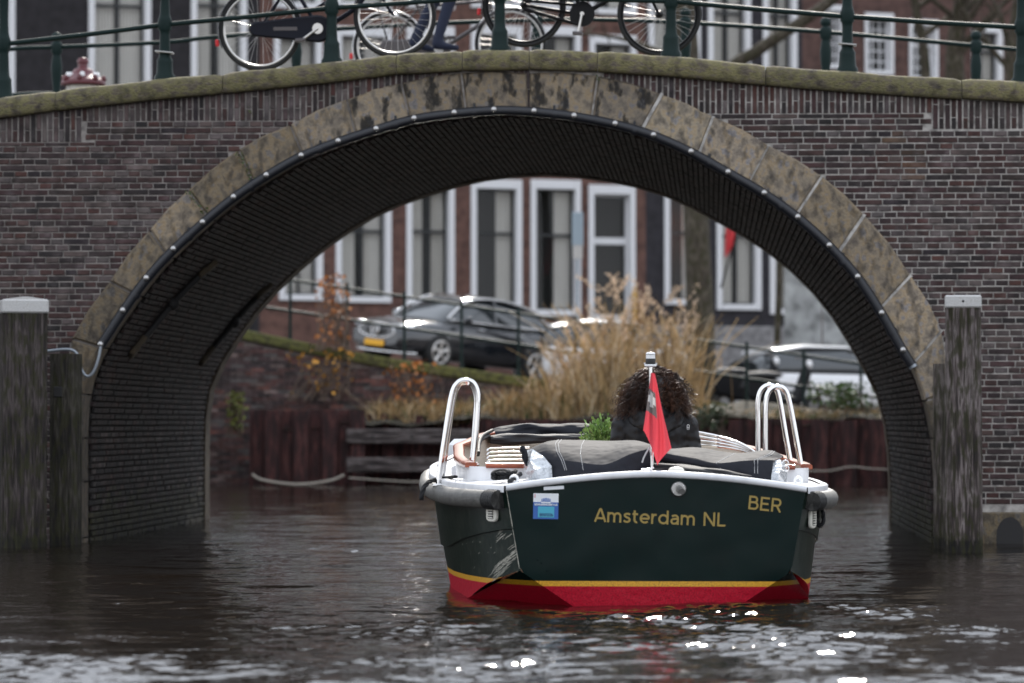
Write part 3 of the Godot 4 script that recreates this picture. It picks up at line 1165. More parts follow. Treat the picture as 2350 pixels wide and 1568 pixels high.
# ---------------------------------------------------------------- railings
func build_railings() -> void:
	var zr := -0.2
	var near := thing("bridge_railing", "dark green iron railing with tall turned posts on the near edge of the bridge", "railing")
	var prof := [[0.088, 0.0], [0.088, 0.035], [0.072, 0.06], [0.066, 0.15], [0.068, 0.17], [0.05, 0.2], [0.046, 0.25], [0.042, 0.38], [0.045, 0.415], [0.058, 0.43], [0.06, 0.5], [0.05, 0.53], [0.043, 0.56], [0.038, 0.66], [0.042, 0.85], [0.055, 0.9], [0.06, 0.94], [0.058, 1.0], [0.04, 1.03], [0.052, 1.07], [0.045, 1.11], [0.005, 1.14]]
	var pm := MB.new()
	pm.lathe(prof, 10)
	var pmesh := pm.mesh()
	var spots := []
	for u in [-760, -380, 8, 378, 761, 1147, 1540, 1945, 2345, 2750]:
		var q := vp(u, 150, zr)
		q.y = lerp_table(cap_top, q.x)
		spots.append(q)
		var o := part("post", pmesh, M.rail_green, near)
		o.position = q
	for k in spots.size() - 1:
		for h in [0.468, 0.96]:
			var r := MB.new()
			r.tube([spots[k] + Vector3(0.0, h, 0), spots[k].lerp(spots[k + 1], 0.5) + Vector3(0, h - 0.004, 0), spots[k + 1] + Vector3(0.0, h, 0)], 0.021, 8)
			part("rail", r, M.rail_green, near)
	for k in [3, 7]:
		var cl := MB.new()
		cl.box(spots[k] + Vector3(0.0, 0.235, 0.02), Vector3(0.15, 0.014, 0.11), 0.004, Basis(Vector3(0, 0, 1), -0.1))
		part("clip", cl, M.dull_steel, near)
	var zf := -6.4
	var far := thing("bridge_railing", "dark green railing of low round-topped posts on the far edge of the bridge", "railing")
	var line := [[-700, 190], [-300, 145], [20, 113], [130, 108], [378, 97], [480, 86], [680, 72], [778, 66], [1000, 54], [1232, 46], [1357, 45], [1573, 52], [1895, 74], [2240, 105], [2560, 135], [2900, 170]]
	var rr := []
	for q in line:
		rr.append(vp(q[0], q[1], zf))
	var rl := MB.new()
	rl.tube(smooth_path(rr, 4), 0.022, 8)
	part("rail", rl, M.rail_green, far)
	var low := []
	for q in rr:
		low.append(q - Vector3(0, 0.46, 0))
	var r2 := MB.new()
	r2.tube(smooth_path(low, 4), 0.022, 8)
	part("rail", r2, M.rail_green, far)
	var fp := MB.new()
	fp.lathe([[0.06, -0.98], [0.06, -0.9], [0.05, -0.6], [0.035, -0.45], [0.05, -0.3], [0.058, -0.2], [0.045, -0.1], [0.04, -0.07], [0.058, -0.05], [0.06, 0.02], [0.05, 0.045], [0.03, 0.055], [0.05, 0.075], [0.056, 0.1], [0.045, 0.13], [0.01, 0.15]], 12)
	var fm := fp.mesh()
	for u in [130, 680, 1232, 1573, 1895, 2240, 2560, -200]:
		var o := part("post", fm, M.rail_green, far)
		var q := vp(u, 0, zf)
		for k in rr.size() - 1:
			if q.x >= rr[k].x and q.x <= rr[k + 1].x:
				q.y = lerpf(rr[k].y, rr[k + 1].y, (q.x - rr[k].x) / (rr[k + 1].x - rr[k].x))
		o.position = Vector3(q.x, q.y, zf)


# ---------------------------------------------------------------- timber
func pile_shape(w: float, d: float, y0: float, y1: float, tone: Color, taper := 0.0) -> MB:
	var mb := MB.new()
	var g := []
	var nr := 90
	var f := FastNoiseLite.new()
	f.seed = int(w * 1000)
	f.frequency = 1.0
	for k in nr + 1:
		var y := lerpf(y0, y1, float(k) / nr)
		var row := []
		var s := 1.0 + taper * (1.0 - float(k) / nr)
		var bv := 0.04
		var pts := [Vector2(-w / 2 + bv, d / 2), Vector2(-w / 6, d / 2), Vector2(w / 6, d / 2), Vector2(w / 2 - bv, d / 2), Vector2(w / 2, d / 2 - bv), Vector2(w / 2, 0), Vector2(w / 2, -d / 2 + bv), Vector2(w / 2 - bv, -d / 2), Vector2(-w / 2 + bv, -d / 2), Vector2(-w / 2, -d / 2 + bv), Vector2(-w / 2, 0), Vector2(-w / 2, d / 2 - bv)]
		for q in 120:
			var i := q / 10
			var pp: Vector2 = pts[i].lerp(pts[(i + 1) % 12], (q % 10) / 10.0)
			var crack := f.get_noise_2d(q * 0.9, y * 0.35) * 0.02 + f.get_noise_2d(q * 5.0, y * 0.5) * 0.008
			if f.get_noise_2d(q * 37.0, y * 0.22 + 9.0) > 0.24:
				crack -= 0.05
			var wear := 0.0
			if y < 0.18 and y > -0.2:
				wear = -0.012
			pp *= s * (1.0 + crack + wear)
			row.append(Vector3(pp.x, y, pp.y))
		g.append(row)
	for row in g:
		row.reverse()
	mb.col = tone
	mb.grid(g, true)
	mb.fan(g[-1])
	for k in mb.p.size():
		var y := mb.p[k].y
		var edge := 0.09 + 0.05 * f.get_noise_2d(mb.p[k].x * 30.0, mb.p[k].z * 30.0)
		if y < edge:
			mb.c[k] = Color(0.09, 0.085, 0.06)
		elif y < edge + 0.16:
			mb.c[k] = tone * 1.15
	return mb


func build_piles() -> void:
	var a := vp(52, 1258, 0.75)
	var lp := thing("mooring_pile", "thick dark timber pile with flat white cap beside the left foot of the arch", "mooring pile", Vector3(a.x, 0, a.z), 0.3)
	part("timber", pile_shape(0.36, 0.3, -1.2, 1.88, Color(0.34, 0.31, 0.3)), M.pile_wood, lp)
	var cp := MB.new()
	cp.box(Vector3(0, 1.935, 0), Vector3(0.375, 0.11, 0.31), 0.012)
	cp.prism([Vector2(-0.18, 1.989), Vector2(0.18, 1.989), Vector2(0.02, 2.012), Vector2(-0.02, 2.012)], -0.14, 0.14)
	part("cap", cp, M.white_cap, lp)
	var b := vp(150, 1240, 0.33)
	var sp := thing("mooring_pile", "short square dark timber post without a cap between the thick pile and the arch", "mooring pile", Vector3(b.x, 0, b.z), -0.1)
	part("timber", pile_shape(0.235, 0.22, -1.2, 1.56, Color(0.26, 0.26, 0.21)), M.pile_wood, sp)
	var notch := MB.new()
	notch.box(Vector3(-0.035, 1.25, 0.105), Vector3(0.07, 0.085, 0.03), 0.004)
	part("notch_plate", notch, M.iron, sp)
	var d := vp(2212, 1270, 1.3)
	var rp := thing("mooring_pile", "weathered grey timber pile with flat white cap beside the right foot of the arch", "mooring pile", Vector3(d.x, 0, d.z), -0.06)
	part("timber", pile_shape(0.275, 0.27, -1.2, 1.895, Color(0.86, 0.83, 0.8), 0.14), M.pile_wood, rp)
	var cq := MB.new()
	cq.box(Vector3(0.0, 1.943, 0), Vector3(0.285, 0.1, 0.28), 0.012)
	part("cap", cq, M.white_cap, rp)
	var bolt := MB.new()
	bolt.ball(Vector3(0.0, 1.945, 0.14), Vector3(0.01, 0.01, 0.006), 8, 4)
	part("bolt", bolt, M.iron, rp)
	var e := vp(2156, 1240, 0.62)
	var tp := thing("fender_plank", "narrow pale plank standing against the left side of the weathered pile", "plank", Vector3(e.x, 0, e.z), 0.0)
	part("timber", pile_shape(0.09, 0.14, -1.2, 1.47, Color(0.75, 0.74, 0.68)), M.pile_wood, tp)


# ---------------------------------------------------------------- far bank
const ZQ := -29.5
const ZW := -31.0
var street := []     # x -> y of the sloping street


func build_far_bank() -> void:
	for q in [[-700, 640], [100, 660], [430, 728], [590, 763], [830, 813], [1180, 862], [1500, 905], [1900, 955], [2100, 972], [3000, 975]]:
		var w := v2(q[0], q[1], ZW)
		street.append([w.x, w.y])
	var g := []
	for z in [ZW - 0.35, -36.0, -42.0, -50.0, -100.0]:
		var row := []
		for k in 61:
			var x := lerpf(-45, 45, k / 60.0)
			row.append(Vector3(x, lerp_table(street, x) - 0.06, z))
		g.append(row)
	g.reverse()
	for row in g:
		row.reverse()
	var sm := MB.new()
	sm.grid(g)
	for row in g:
		row.reverse()
	setting("street", sm, M.paving)
	# land beside the bridge, behind it on both sides
	for q in [["left_quay", -60.0, -7.6], ["right_quay", 5.6, 60.0]]:
		var lb := MB.new()
		lb.box(Vector3((q[1] + q[2]) / 2, 0.85, -19.6), Vector3(q[2] - q[1], 4.9, 23.0), 0.05)
		setting(q[0], lb, M.paving)
	# brick quay wall under the sloping street
	var wallt := thing("quay_wall", "old brick quay wall with mossy coping under the sloping street beyond the arch", "wall")
	var poly := []
	for k in 45:
		var x := lerpf(-14, 12, k / 44.0)
		poly.append(Vector2(x, lerp_table(street, x) - 0.16))
	poly.append(Vector2(12, -1.5))
	poly.append(Vector2(-14, -1.5))
	var body := MB.new()
	body.col = Color(0.24, 0.2, 0.18)
	body.prism(poly, ZW - 0.4, ZW - 0.012)
	var bw := part("backing", body, M.mortar, wallt)
	var bk := MB.new()
	var y := 0.0
	var row_n := 0
	while y < 2.8:
		var x := -8.5 + (0.11 if row_n % 2 else 0.0)
		while x < 0.5:
			if y + 0.06 < lerp_table(street, x) - 0.16:
				bk.col = brick_tone() * rng.randf_range(1.8, 3.4)
				if rng.randf() < 0.12:
					bk.col = Color(0.16, 0.14, 0.13)
				brick_shape(bk, Vector3(x, y, ZW - 0.03 + jit(0.004)), Vector2(0.205, 0.048), Basis.IDENTITY)
			x += 0.218
		y += 0.06
		row_n += 1
	stuff(part("quay_bricks", bk, M.brick, bw))
	for k in 20:
		var x0 := lerpf(-14, 12, k / 20.0) + 0.006
		var x1 := lerpf(-14, 12, (k + 1) / 20.0) - 0.006
		var st := MB.new()
		st.col = Color(0.5, 0.53, 0.34) * rng.randf_range(0.75, 1.1)
		var pa := Vector2(x0, lerp_table(street, x0))
		var pb := Vector2(x1, lerp_table(street, x1))
		st.prism([pa + Vector2(0, -0.17), pb + Vector2(0, -0.17), pb, pa], ZW - 0.42, ZW + 0.07, 0.02)
		part("coping_stone", st, M.coping, wallt)
	# soil strip behind the sheet piles
	var soil := MB.new()
	var gs := []
	for q in [[ZQ - 0.1, 1.02], [-30.0, 1.12], [-30.6, 1.22], [ZW + 0.02, 1.3]]:
		var row := []
		for k in 80:
			var x := lerpf(-5.2, 11.0, k / 79.0)
			row.append(Vector3(x, minf(q[1] + 0.06 * sin(x * 3.1 + q[0]) + jit(0.03), lerp_table(street, x) + 0.1) + (-0.1 if x < -3.6 else 0.0), q[0]))
		gs.append(row)
	soil.grid(gs)
	setting("bank_soil", soil, M.soil)
	# sheet piles
	var sp := thing("sheet_pile_wall", "rust brown corrugated steel sheet piles along the far bank", "sheet piling")
	var us := 572.0
	while us < 2150.0:
		var recess := us > 792 and us < 1088
		var top := 942.0 if us < 792 else (952.0 if recess else 962.0)
		var x0 := vp(us, 1000, ZQ).x
		var x1 := x0 + 0.46
		var z0 := ZQ - (0.28 if recess else 0.0)
		var yt := vp(us, top, ZQ).y + jit(0.012)
		var mb := MB.new()
		var pl := [Vector2(x0, z0), Vector2(x0 + 0.05, z0 - 0.13), Vector2(x0 + 0.19, z0 - 0.13), Vector2(x0 + 0.25, z0), Vector2(x1 + 0.002, z0)]
		for k in 4:
			var a: Vector2 = pl[k]
			var b: Vector2 = pl[k + 1]
			mb.quad(Vector3(a.x, -1.4, a.y), Vector3(b.x, -1.4, b.y), Vector3(b.x, yt, b.y), Vector3(a.x, yt, a.y))
			mb.quad(Vector3(b.x, -1.4, b.y - 0.015), Vector3(a.x, -1.4, a.y - 0.015), Vector3(a.x, yt, a.y - 0.015), Vector3(b.x, yt, b.y - 0.015))
			mb.quad(Vector3(a.x, yt, a.y), Vector3(b.x, yt, b.y), Vector3(b.x, yt, b.y - 0.015), Vector3(a.x, yt, a.y - 0.015))
		part("steel_sheet", mb, M.rust_steel, sp)
		us += 0.46 * 144.3
	var tf := thing("timber_fender", "two weathered grey horizontal timber beams bolted to the far sheet piling", "timber fender")
	for q in [[985, 1018], [1050, 1084]]:
		var a := vp(795, q[0], ZQ - 0.02)
		var b := vp(1096, q[1], ZQ - 0.02)
		var mb := MB.new()
		mb.box((a + b) / 2, Vector3(b.x - a.x, a.y - b.y, 0.14), 0.015)
		var o := part("beam", mb, M.board, tf)
		for f in [0.2, 0.5, 0.8]:
			var bt := MB.new()
			bt.ball(Vector3(lerpf(a.x, b.x, f), (a.y + b.y) / 2, ZQ + 0.05), Vector3(0.025, 0.025, 0.015), 8, 4)
			part("bolt", bt, M.iron, o)
	for q in [[[578, 1088], [602, 1102], [680, 1112], [755, 1104], [790, 1090], 0.022, "pale rope sagging in front of the rusty piling left of the timber beams"], [[800, 1097], [900, 1104], [960, 1106], [1060, 1104], [1110, 1100], 0.012, "thin rope hanging below the grey timber beams"], [[1830, 1080], [1900, 1081], [1950, 1072], [2000, 1076], [2060, 1079], 0.012, "thin pale rope along the piling on the right of the launch"]]:
		var pth := []
		for k in 5:
			pth.append(vp(q[k][0], q[k][1], ZQ + 0.12))
		var mb := MB.new()
		mb.tube(smooth_path(pth, 6), q[5], 6)
		single("mooring_rope", mb, M.rope_pale, q[6], "rope", "ropes along the far bank")
	# railing on the quay wall, sloping with the street
	var rail := thing("quay_railing", "thin dark green railing sloping along the quay beyond the arch", "railing")
	var uu := 797.0
	var posts := []
	while uu < 2300.0:
		posts.append(uu)
		uu += 131.0
	posts.push_front(666.0)
	posts.push_front(535.0)
	var zr := ZW - 0.15
	var tops := []
	for u in posts:
		var vtop: float = 662.0 + (u - 797.0) * 0.1474
		var pt := vp(u, vtop, zr)
		tops.append(pt)
		var mb := MB.new()
		var yb := lerp_table(street, pt.x) - 0.02
		mb.lathe([[0.034, yb], [0.03, yb + 0.1], [0.026, yb + 0.2], [0.026, pt.y + 0.03], [0.034, pt.y + 0.05], [0.02, pt.y + 0.09]], 8, Vector3(pt.x, 0, zr))
		part("post", mb, M.rail_green, rail)
	for k in tops.size() - 1:
		for dy in [0.0, -0.51]:
			var mb := MB.new()
			mb.rod(tops[k] + Vector3(0, dy, 0), tops[k + 1] + Vector3(0, dy, 0), 0.026, 6)
			part("rail", mb, M.rail_green, rail)
	bank_plants()


func blade(mb: MB, o: Vector3, h: float, w: float, lean: Vector3) -> void:
	var side := Vector3(jit(1), 0, jit(0.5)).normalized() * w
	var mid := o + Vector3(0, h * 0.55, 0) + lean * 0.3
	var tip := o + Vector3(0, h, 0) + lean
	mb.quad(o - side, o + side, mid + side * 0.8, mid - side * 0.8)
	mb.tri(mid - side * 0.8, mid + side * 0.8, tip)


func straw() -> Color:
	var t := rng.randf()
	var c := Color(0.46, 0.31, 0.145) if t < 0.5 else (Color(0.58, 0.46, 0.3) if t < 0.8 else Color(0.2, 0.13, 0.06))
	return c * rng.randf_range(0.7, 1.25)


func bank_plants() -> void:
	var mb := MB.new()
	for k in 5200:
		var u := rng.randf_range(850, 2060)
		var z := rng.randf_range(-30.9, -29.75)
		var o := vp(u, 950, z)
		var tall := 0.22 + 0.28 * rng.randf()
		if u > 1130 and u < 1460:
			tall += 0.3 * rng.randf()
		if u > 1600:
			tall *= 0.62
		o.y = 1.0 + jit(0.05)
		mb.col = straw()
		if rng.randf() < (0.3 if u > 1640 else 0.1):
			mb.col = Color(0.05, 0.08, 0.025) * rng.randf_range(0.7, 1.6)
		blade(mb, o, tall, 0.011, Vector3(rng.randfn(0, 0.24), -rng.randf() * 0.2, rng.randf() * 0.3))
	var o := part("dry_grass", mb, M.reed, self)
	tag(o, "matted dry yellow grass along the top of the far bank", "grass", "", "stuff")
	# tall plumed reeds in clumps
	var clumps := [[1395, 612, 34, "tallest clump of dry plumed reeds in front of the white door"], [1330, 700, 26, "dry reeds right of the tall white window, without high plumes"], [1470, 640, 22, "dry plumed reeds between the white door and the big trunk"], [1556, 625, 26, "dry plumed reeds in front of the foot of the big tree trunk"], [1285, 780, 22, "low dry reeds beside the rear of the dark car"], [1430, 735, 22, "short dense dry reeds below the white door"], [1515, 780, 18, "dry reeds just above the hair of the person in the launch"]]
	for c in clumps:
		var r := MB.new()
		var z0 := -30.3 + jit(0.3)
		for k in c[2] * 7:
			var base := vp(c[0] + rng.randfn(0, 34), 945, z0 + jit(0.3))
			base.y = 1.05
			var h := (vp(c[0], c[1] + 30, z0).y - 1.05) * rng.randf_range(0.2, 1.0)
			var lean := Vector3(rng.randfn(0, 0.3) * h, 0, jit(0.3))
			r.col = straw()
			var w := Vector3(0.008, 0, 0)
			var last := base
			for s in 4:
				var f := (s + 1) / 4.0
				var nxt := base + Vector3(0, h * f * (1.0 - 0.16 * f), 0) + lean * f * f
				r.quad(last - w, last + w, nxt + w * 0.7, nxt - w * 0.7)
				last = nxt
		for k in int(c[2] * 0.62):
			var hd := vp(c[0] + rng.randfn(0, 34), c[1] + absf(rng.randfn(0, 95)), z0 + jit(0.3))
			var droop := rng.randfn(0, 0.16)
			var pale := rng.randf_range(0.75, 1.3)
			for s in rng.randi_range(16, 44):
				r.col = Color(0.58, 0.44, 0.31) * rng.randf_range(0.65, 1.2) * pale
				var f := rng.randf()
				var q := hd + Vector3(droop * (1.0 - f) + rng.randfn(0, 0.022), -0.28 * f, rng.randfn(0, 0.03))
				leaf(r, q, rng.randf_range(0.025, 0.06), Vector3(jit(0.7) + droop, 1, jit(0.4)).normalized())
			r.col = straw()
			blade(r, Vector3(hd.x - droop + jit(0.2), 1.05, z0), hd.y - 1.3, 0.006, Vector3(droop, 0.2, 0))
		single("plumed_reeds", r, M.reed, c[3], "reeds", "dry reeds on the far bank")
	# shrubs with the last orange leaves, and evergreen tufts
	var shrubs := [[[722, 630], [806, 785], 46.0, 170, Color(0.34, 0.125, 0.03), "upright shrub with orange leaves at the top of the quay wall"], [[660, 800], [830, 900], 0.0, 90, Color(0.5, 0.24, 0.03), "sparse yellow leaved twigs hanging over the brick quay wall"], [[880, 830], [1010, 930], 0.0, 150, Color(0.4, 0.14, 0.03), "twiggy shrub with orange leaves above the timber beams"], [[1400, 880], [1490, 955], 0.0, 380, Color(0.025, 0.045, 0.014), "dark green tuft at the waterside left of the person"], [[1860, 880], [2010, 935], 0.0, 420, Color(0.05, 0.085, 0.02), "green ivy on the bank right of the grab rails"], [[1090, 920], [1200, 960], 0.0, 180, Color(0.045, 0.07, 0.022), "green weeds at the bank left of the canvas cover"], [[1590, 930], [1680, 985], 0.0, 260, Color(0.03, 0.045, 0.018), "dark creeper hanging over the piling right of the person"], [[520, 900], [560, 985], 0.0, 160, Color(0.09, 0.1, 0.01), "yellow green moss tuft on the brick quay wall"]]
	for s in shrubs:
		var t := thing("bush", s[5], "bush", Vector3.ZERO, 0.0, "shrubs on the far bank")
		var tw := MB.new()
		var lf := MB.new()
		var hanging: bool = s[4].r > 0.2
		var zc := ZW + 0.25 if hanging else -30.2
		if s[0][0] > 1500 and s[0][0] < 1700:
			zc = ZQ + 0.1
		for k in (26 if hanging else 14):
			var base := vp(lerpf(s[0][0], s[1][0], rng.randf()), s[1][1] + 20, zc + jit(0.1))
			var tip := vp(lerpf(s[0][0], s[1][0], rng.randf()), lerpf(s[0][1], s[1][1], rng.randf() * 0.5), zc + jit(0.2))
			tw.tube(smooth_path([base, base.lerp(tip, 0.5) + Vector3(jit(0.12), 0, jit(0.06)), tip], 4), [0.012, 0.011, 0.01, 0.01, 0.009, 0.008, 0.006, 0.005, 0.003], 5)
		part("twigs", tw, M.twig, t)
		for k in s[3]:
			var q := vp(lerpf(s[0][0], s[1][0], clampf(rng.randfn(0.5, 0.24), 0, 1)), lerpf(s[0][1], s[1][1], rng.randf()), zc + jit(0.25))
			lf.col = s[4] * rng.randf_range(0.55, 1.6)
			leaf(lf, q, rng.randf_range(0.05, 0.1))
		part("foliage", lf, M.leaf, t)


# ---------------------------------------------------------------- houses
const FA := 0.42
var f_org := Vector3.ZERO
var f_bas := Basis.IDENTITY


# picture position -> the facade's own x and y
func on_facade(u: float, w: float) -> Vector2:
	var d := ray(u, w)
	var nrm := f_bas.z
	var q := eye + d * ((f_org - eye).dot(nrm) / d.dot(nrm))
	var l := f_bas.inverse() * (q - f_org)
	return Vector2(l.x, l.y)


func window(h: Node3D, x0: float, x1: float, y0: float, y1: float, style: String) -> void:
	var fr := MB.new()
	var d := 0.2
	var bw := 0.14
	if style == "sash":
		bw = 0.09
	var zi := -d
	fr.box(Vector3(x0 + bw / 2, (y0 + y1) / 2, zi / 2 + 0.03), Vector3(bw, y1 - y0, d + 0.06), 0.01)
	fr.box(Vector3(x1 - bw / 2, (y0 + y1) / 2, zi / 2 + 0.03), Vector3(bw, y1 - y0, d + 0.06), 0.01)
	fr.box(Vector3((x0 + x1) / 2, y1 - bw * 0.8, zi / 2 + 0.03), Vector3(x1 - x0 - bw * 2, bw * 1.6, d + 0.058), 0.01)
	fr.box(Vector3((x0 + x1) / 2, y0 + bw / 2, zi / 2 + 0.045), Vector3(x1 - x0 - bw * 2, bw, d + 0.09), 0.01)
	var w := part("door" if style == "door" else "window", fr, M.house_white, h)
	var a := x0 + bw
	var b := x1 - bw
	var lo := y0 + bw
	var hi := y1 - bw * 1.6
	var bars := MB.new()
	var mm: Material = M.house_white if style in ["sash", "door"] else M.sash_black
	var t := 0.045
	for q in [[a, lo, a + t, hi], [b - t, lo, b, hi], [a + t, lo, b - t, lo + t], [a + t, hi - t, b - t, hi]]:
		bars.box(Vector3((q[0] + q[2]) / 2, (q[1] + q[3]) / 2, zi + 0.02), Vector3(q[2] - q[0], q[3] - q[1], 0.06))
	var mid := lerpf(lo, hi, 0.62)
	bars.box(Vector3((a + b) / 2, mid, zi + 0.022), Vector3(b - a - 2 * t, 0.07 if style != "door" else 0.16, 0.07))
	if style == "tall":
		bars.box(Vector3((a + b) / 2, (lo + hi) / 2, zi + 0.019), Vector3(0.06, hi - lo - 2 * t, 0.05))
	elif style == "sash":
		for f in [0.33, 0.67]:
			bars.box(Vector3(lerpf(a, b, f), (lo + hi) / 2, zi + 0.019), Vector3(0.03, hi - lo - 2 * t, 0.04))
		for f in [0.2, 0.4, 0.8]:
			bars.box(Vector3((a + b) / 2, lerpf(lo, hi, f), zi + 0.0205), Vector3(b - a - 2 * t, 0.03, 0.04))
	part("sash", bars, mm, w)
	for q in [[lo, mid], [mid, hi]]:
		var gl := MB.new()
		gl.box(Vector3((a + b) / 2, (q[0] + q[1]) / 2, zi - 0.02), Vector3(b - a, q[1] - q[0] - 0.004, 0.006))
		part("pane", gl, M.glass, w)
	var back := MB.new()
	back.box(Vector3((a + b) / 2, (lo + hi) / 2, zi - 0.62), Vector3(b - a + 0.6, hi - lo + 0.6, 0.04))
	part("dark_room", back, M.room, w)
	if style == "tall" or style == "half":
		var cu := MB.new()
		for side in ([0, 1] if style == "tall" else [1]):
			var g := []
			var gap := rng.randf_range(0.0, 0.14)
			var c0 := a if side == 0 else lerpf(a, b, 0.5 + gap)
			var c1 := lerpf(a, b, 0.49 - gap) if side == 0 else b
			for yy in [hi, lo]:
				var row := []
				for k in 25:
					row.append(Vector3(lerpf(c0, c1, k / 24.0), yy, zi - 0.09 + 0.03 * sin(k * 1.9)))
				g.append(row)
			g.reverse()
			cu.grid(g)
		part("curtain", cu, M.curtain, w)


func house(called: String, label: String, u0: float, u1: float, top: float, tone: Color, wins: Array, plinth := 0.0) -> Node3D:
	var h := thing(called, label, "house")
	h.transform = Transform3D(f_bas, f_org)
	var xa := on_facade(u0, 500).x
	var xb := on_facade(u1, 500).x
	var open := []
	var xs := [xa, xb]
	var ys := [-1.5, top]
	for q in wins:
		var a := on_facade(q[0], q[2])
		var b := on_facade(q[1], q[2])
		var c := on_facade((q[0] + q[1]) / 2.0, q[2])
		var d := on_facade((q[0] + q[1]) / 2.0, q[3])
		open.append([a.x, b.x, d.y, c.y, q[4]])
		xs += [a.x, b.x]
		ys += [d.y, c.y]
	xs.sort()
	ys.sort()
	var wall := MB.new()
	wall.col = tone
	for i in xs.size() - 1:
		for j in ys.size() - 1:
			var cx: float = (xs[i] + xs[i + 1]) / 2
			var cy: float = (ys[j] + ys[j + 1]) / 2
			var hole := false
			for o in open:
				if cx > o[0] and cx < o[1] and cy > o[2] and cy < o[3]:
					hole = true
			if hole or xs[i + 1] - xs[i] < 0.001 or ys[j + 1] - ys[j] < 0.001:
				continue
			wall.quad(Vector3(xs[i], ys[j], 0), Vector3(xs[i + 1], ys[j], 0), Vector3(xs[i + 1], ys[j + 1], 0), Vector3(xs[i], ys[j + 1], 0))
	for o in open:
		var c := [Vector2(o[0], o[2]), Vector2(o[1], o[2]), Vector2(o[1], o[3]), Vector2(o[0], o[3])]
		for k in 4:
			var a: Vector2 = c[k]
			var b: Vector2 = c[(k + 1) % 4]
			wall.quad(Vector3(a.x, a.y, 0), Vector3(b.x, b.y, 0), Vector3(b.x, b.y, -0.3), Vector3(a.x, a.y, -0.3))
	for q in [[xa, 1], [xb, -1]]:
		var x: float = q[0]
		wall.quad(Vector3(x, -1.5, 0), Vector3(x, top, 0), Vector3(x, top, -9), Vector3(x, -1.5, -9))
	wall.quad(Vector3(xa, -1.5, -9), Vector3(xb, -1.5, -9), Vector3(xb, top, -9), Vector3(xa, top, -9))
	part("wall", wall, M.house_brick, h)
	var roof := MB.new()
	roof.box(Vector3((xa + xb) / 2, top + 0.15, -4.4), Vector3(xb - xa, 0.3, 9.4), 0.05)
	part("roof", roof, M.iron, h)
	var corn := MB.new()
	corn.box(Vector3((xa + xb) / 2, top - 0.25, 0.16), Vector3(xb - xa - 0.01, 0.5, 0.3), 0.05)
	part("cornice", corn, M.house_white, h)
	if plinth > 0:
		var st := MB.new()
		st.box(Vector3((xa + xb) / 2, plinth / 2 - 0.7, 0.06), Vector3(xb - xa - 0.01, plinth + 1.4, 0.1), 0.02)
		part("plinth", st, M.house_stone, h)
	for o in open:
		window(h, o[0], o[1], o[2], o[3], o[4])
	return h


func build_houses() -> void:
	mat("glass", Color(0.02, 0.025, 0.025), 0.02, {alpha = 0.1, spec = 0.28})
	mat("room", Color(0.03, 0.028, 0.025), 0.9, {})
	var glow := mat("bulb_glow", Color(0.9, 0.5, 0.25), 0.4, {})
	glow.emission_enabled = true
	glow.emission = Color(1.0, 0.5, 0.25)
	glow.emission_energy_multiplier = 3.0
	f_org = vp(1200, 970, -60.0)
	f_org.y = 0.0
	f_bas = Basis(Vector3.UP, FA)
	var plum := Color(0.032, 0.028, 0.034)
	var red := Color(0.2, 0.105, 0.082)
	house("canal_house", "dark plum canal house with tall cream framed windows behind the left of the bridge", -330, 596, 15.5, plum, [[-180, 34, -160, 270, "tall"], [203, 346, -160, 270, "tall"], [438, 566, -160, 270, "tall"], [300, 420, 330, 700, "tall"], [470, 590, 330, 700, "tall"]])
	house("canal_house", "red brick canal house with tall white framed windows and white door seen through the arch", 596, 1482, 15.5, red, [[628, 738, 66, 345, "tall"], [770, 897, 62, 345, "tall"], [932, 1042, 60, 345, "tall"], [1080, 1197, 58, 345, "half"], [1217, 1332, 60, 350, "half"], [1352, 1460, 80, 360, "half"], [628, 738, -250, 20, "tall"], [770, 897, -250, 20, "tall"], [932, 1042, -250, 20, "tall"], [1080, 1197, -250, 20, "half"], [1217, 1332, -250, 24, "half"], [1352, 1460, -245, 34, "half"], [640, 740, 420, 690, "tall"], [770, 897, 416, 695, "tall"], [932, 1042, 414, 700, "tall"], [1080, 1197, 412, 715, "half"], [1217, 1332, 413, 725, "half"], [1350, 1457, 425, 740, "door"]])
	house("canal_house", "plum grey canal house on a grey stone plinth right of the white door", 1482, 1842, 15.5, Color(0.045, 0.041, 0.05), [[1488, 1606, -120, 250, "tall"], [1624, 1722, -120, 250, "tall"], [1750, 1828, -110, 250, "tall"], [1524, 1612, 420, 700, "half"], [1644, 1746, 425, 712, "tall"], [1766, 1830, 430, 722, "tall"], [1676, 1732, 752, 840, "half"]], 3.35)
	house("canal_house", "brown brick house with small white sash windows behind the right of the bridge", 1842, 2700, 15.5, Color(0.165, 0.092, 0.076), [[1890, 1940, 12, 158, "sash"], [1984, 2050, 30, 172, "sash"], [2086, 2152, 45, 186, "sash"], [2230, 2300, 55, 200, "half"], [2350, 2420, 60, 210, "sash"], [1890, 1940, -200, -60, "sash"], [1984, 2050, -190, -50, "sash"]])
	# warm bulbs glowing in the plum house window
	for q in [[1531, 512], [1521, 566]]:
		var d := ray(q[0], q[1])
		var nrm := f_bas.z
		var at := eye + d * ((f_org - nrm * 0.45 - eye).dot(nrm) / d.dot(nrm))
		var lamp := thing("window_lamp", "warm bulb glowing behind the plum house window, " + ("upper of two" if q[1] < 530 else "lower of two"), "lamp", at, 0.0, "bulbs in the window")
		var mb := MB.new()
		mb.ball(Vector3.ZERO, Vector3.ONE * 0.035, 10, 6)
		part("bulb", mb, M.bulb_glow, lamp)
		var l := OmniLight3D.new()
		l.name = "bulb_light"
		l.light_color = Color(1.0, 0.55, 0.3)
		l.light_energy = 0.05
		l.light_size = 0.03
		l.omni_range = 12.0
		l.shadow_enabled = true
		lamp.add_child(l)


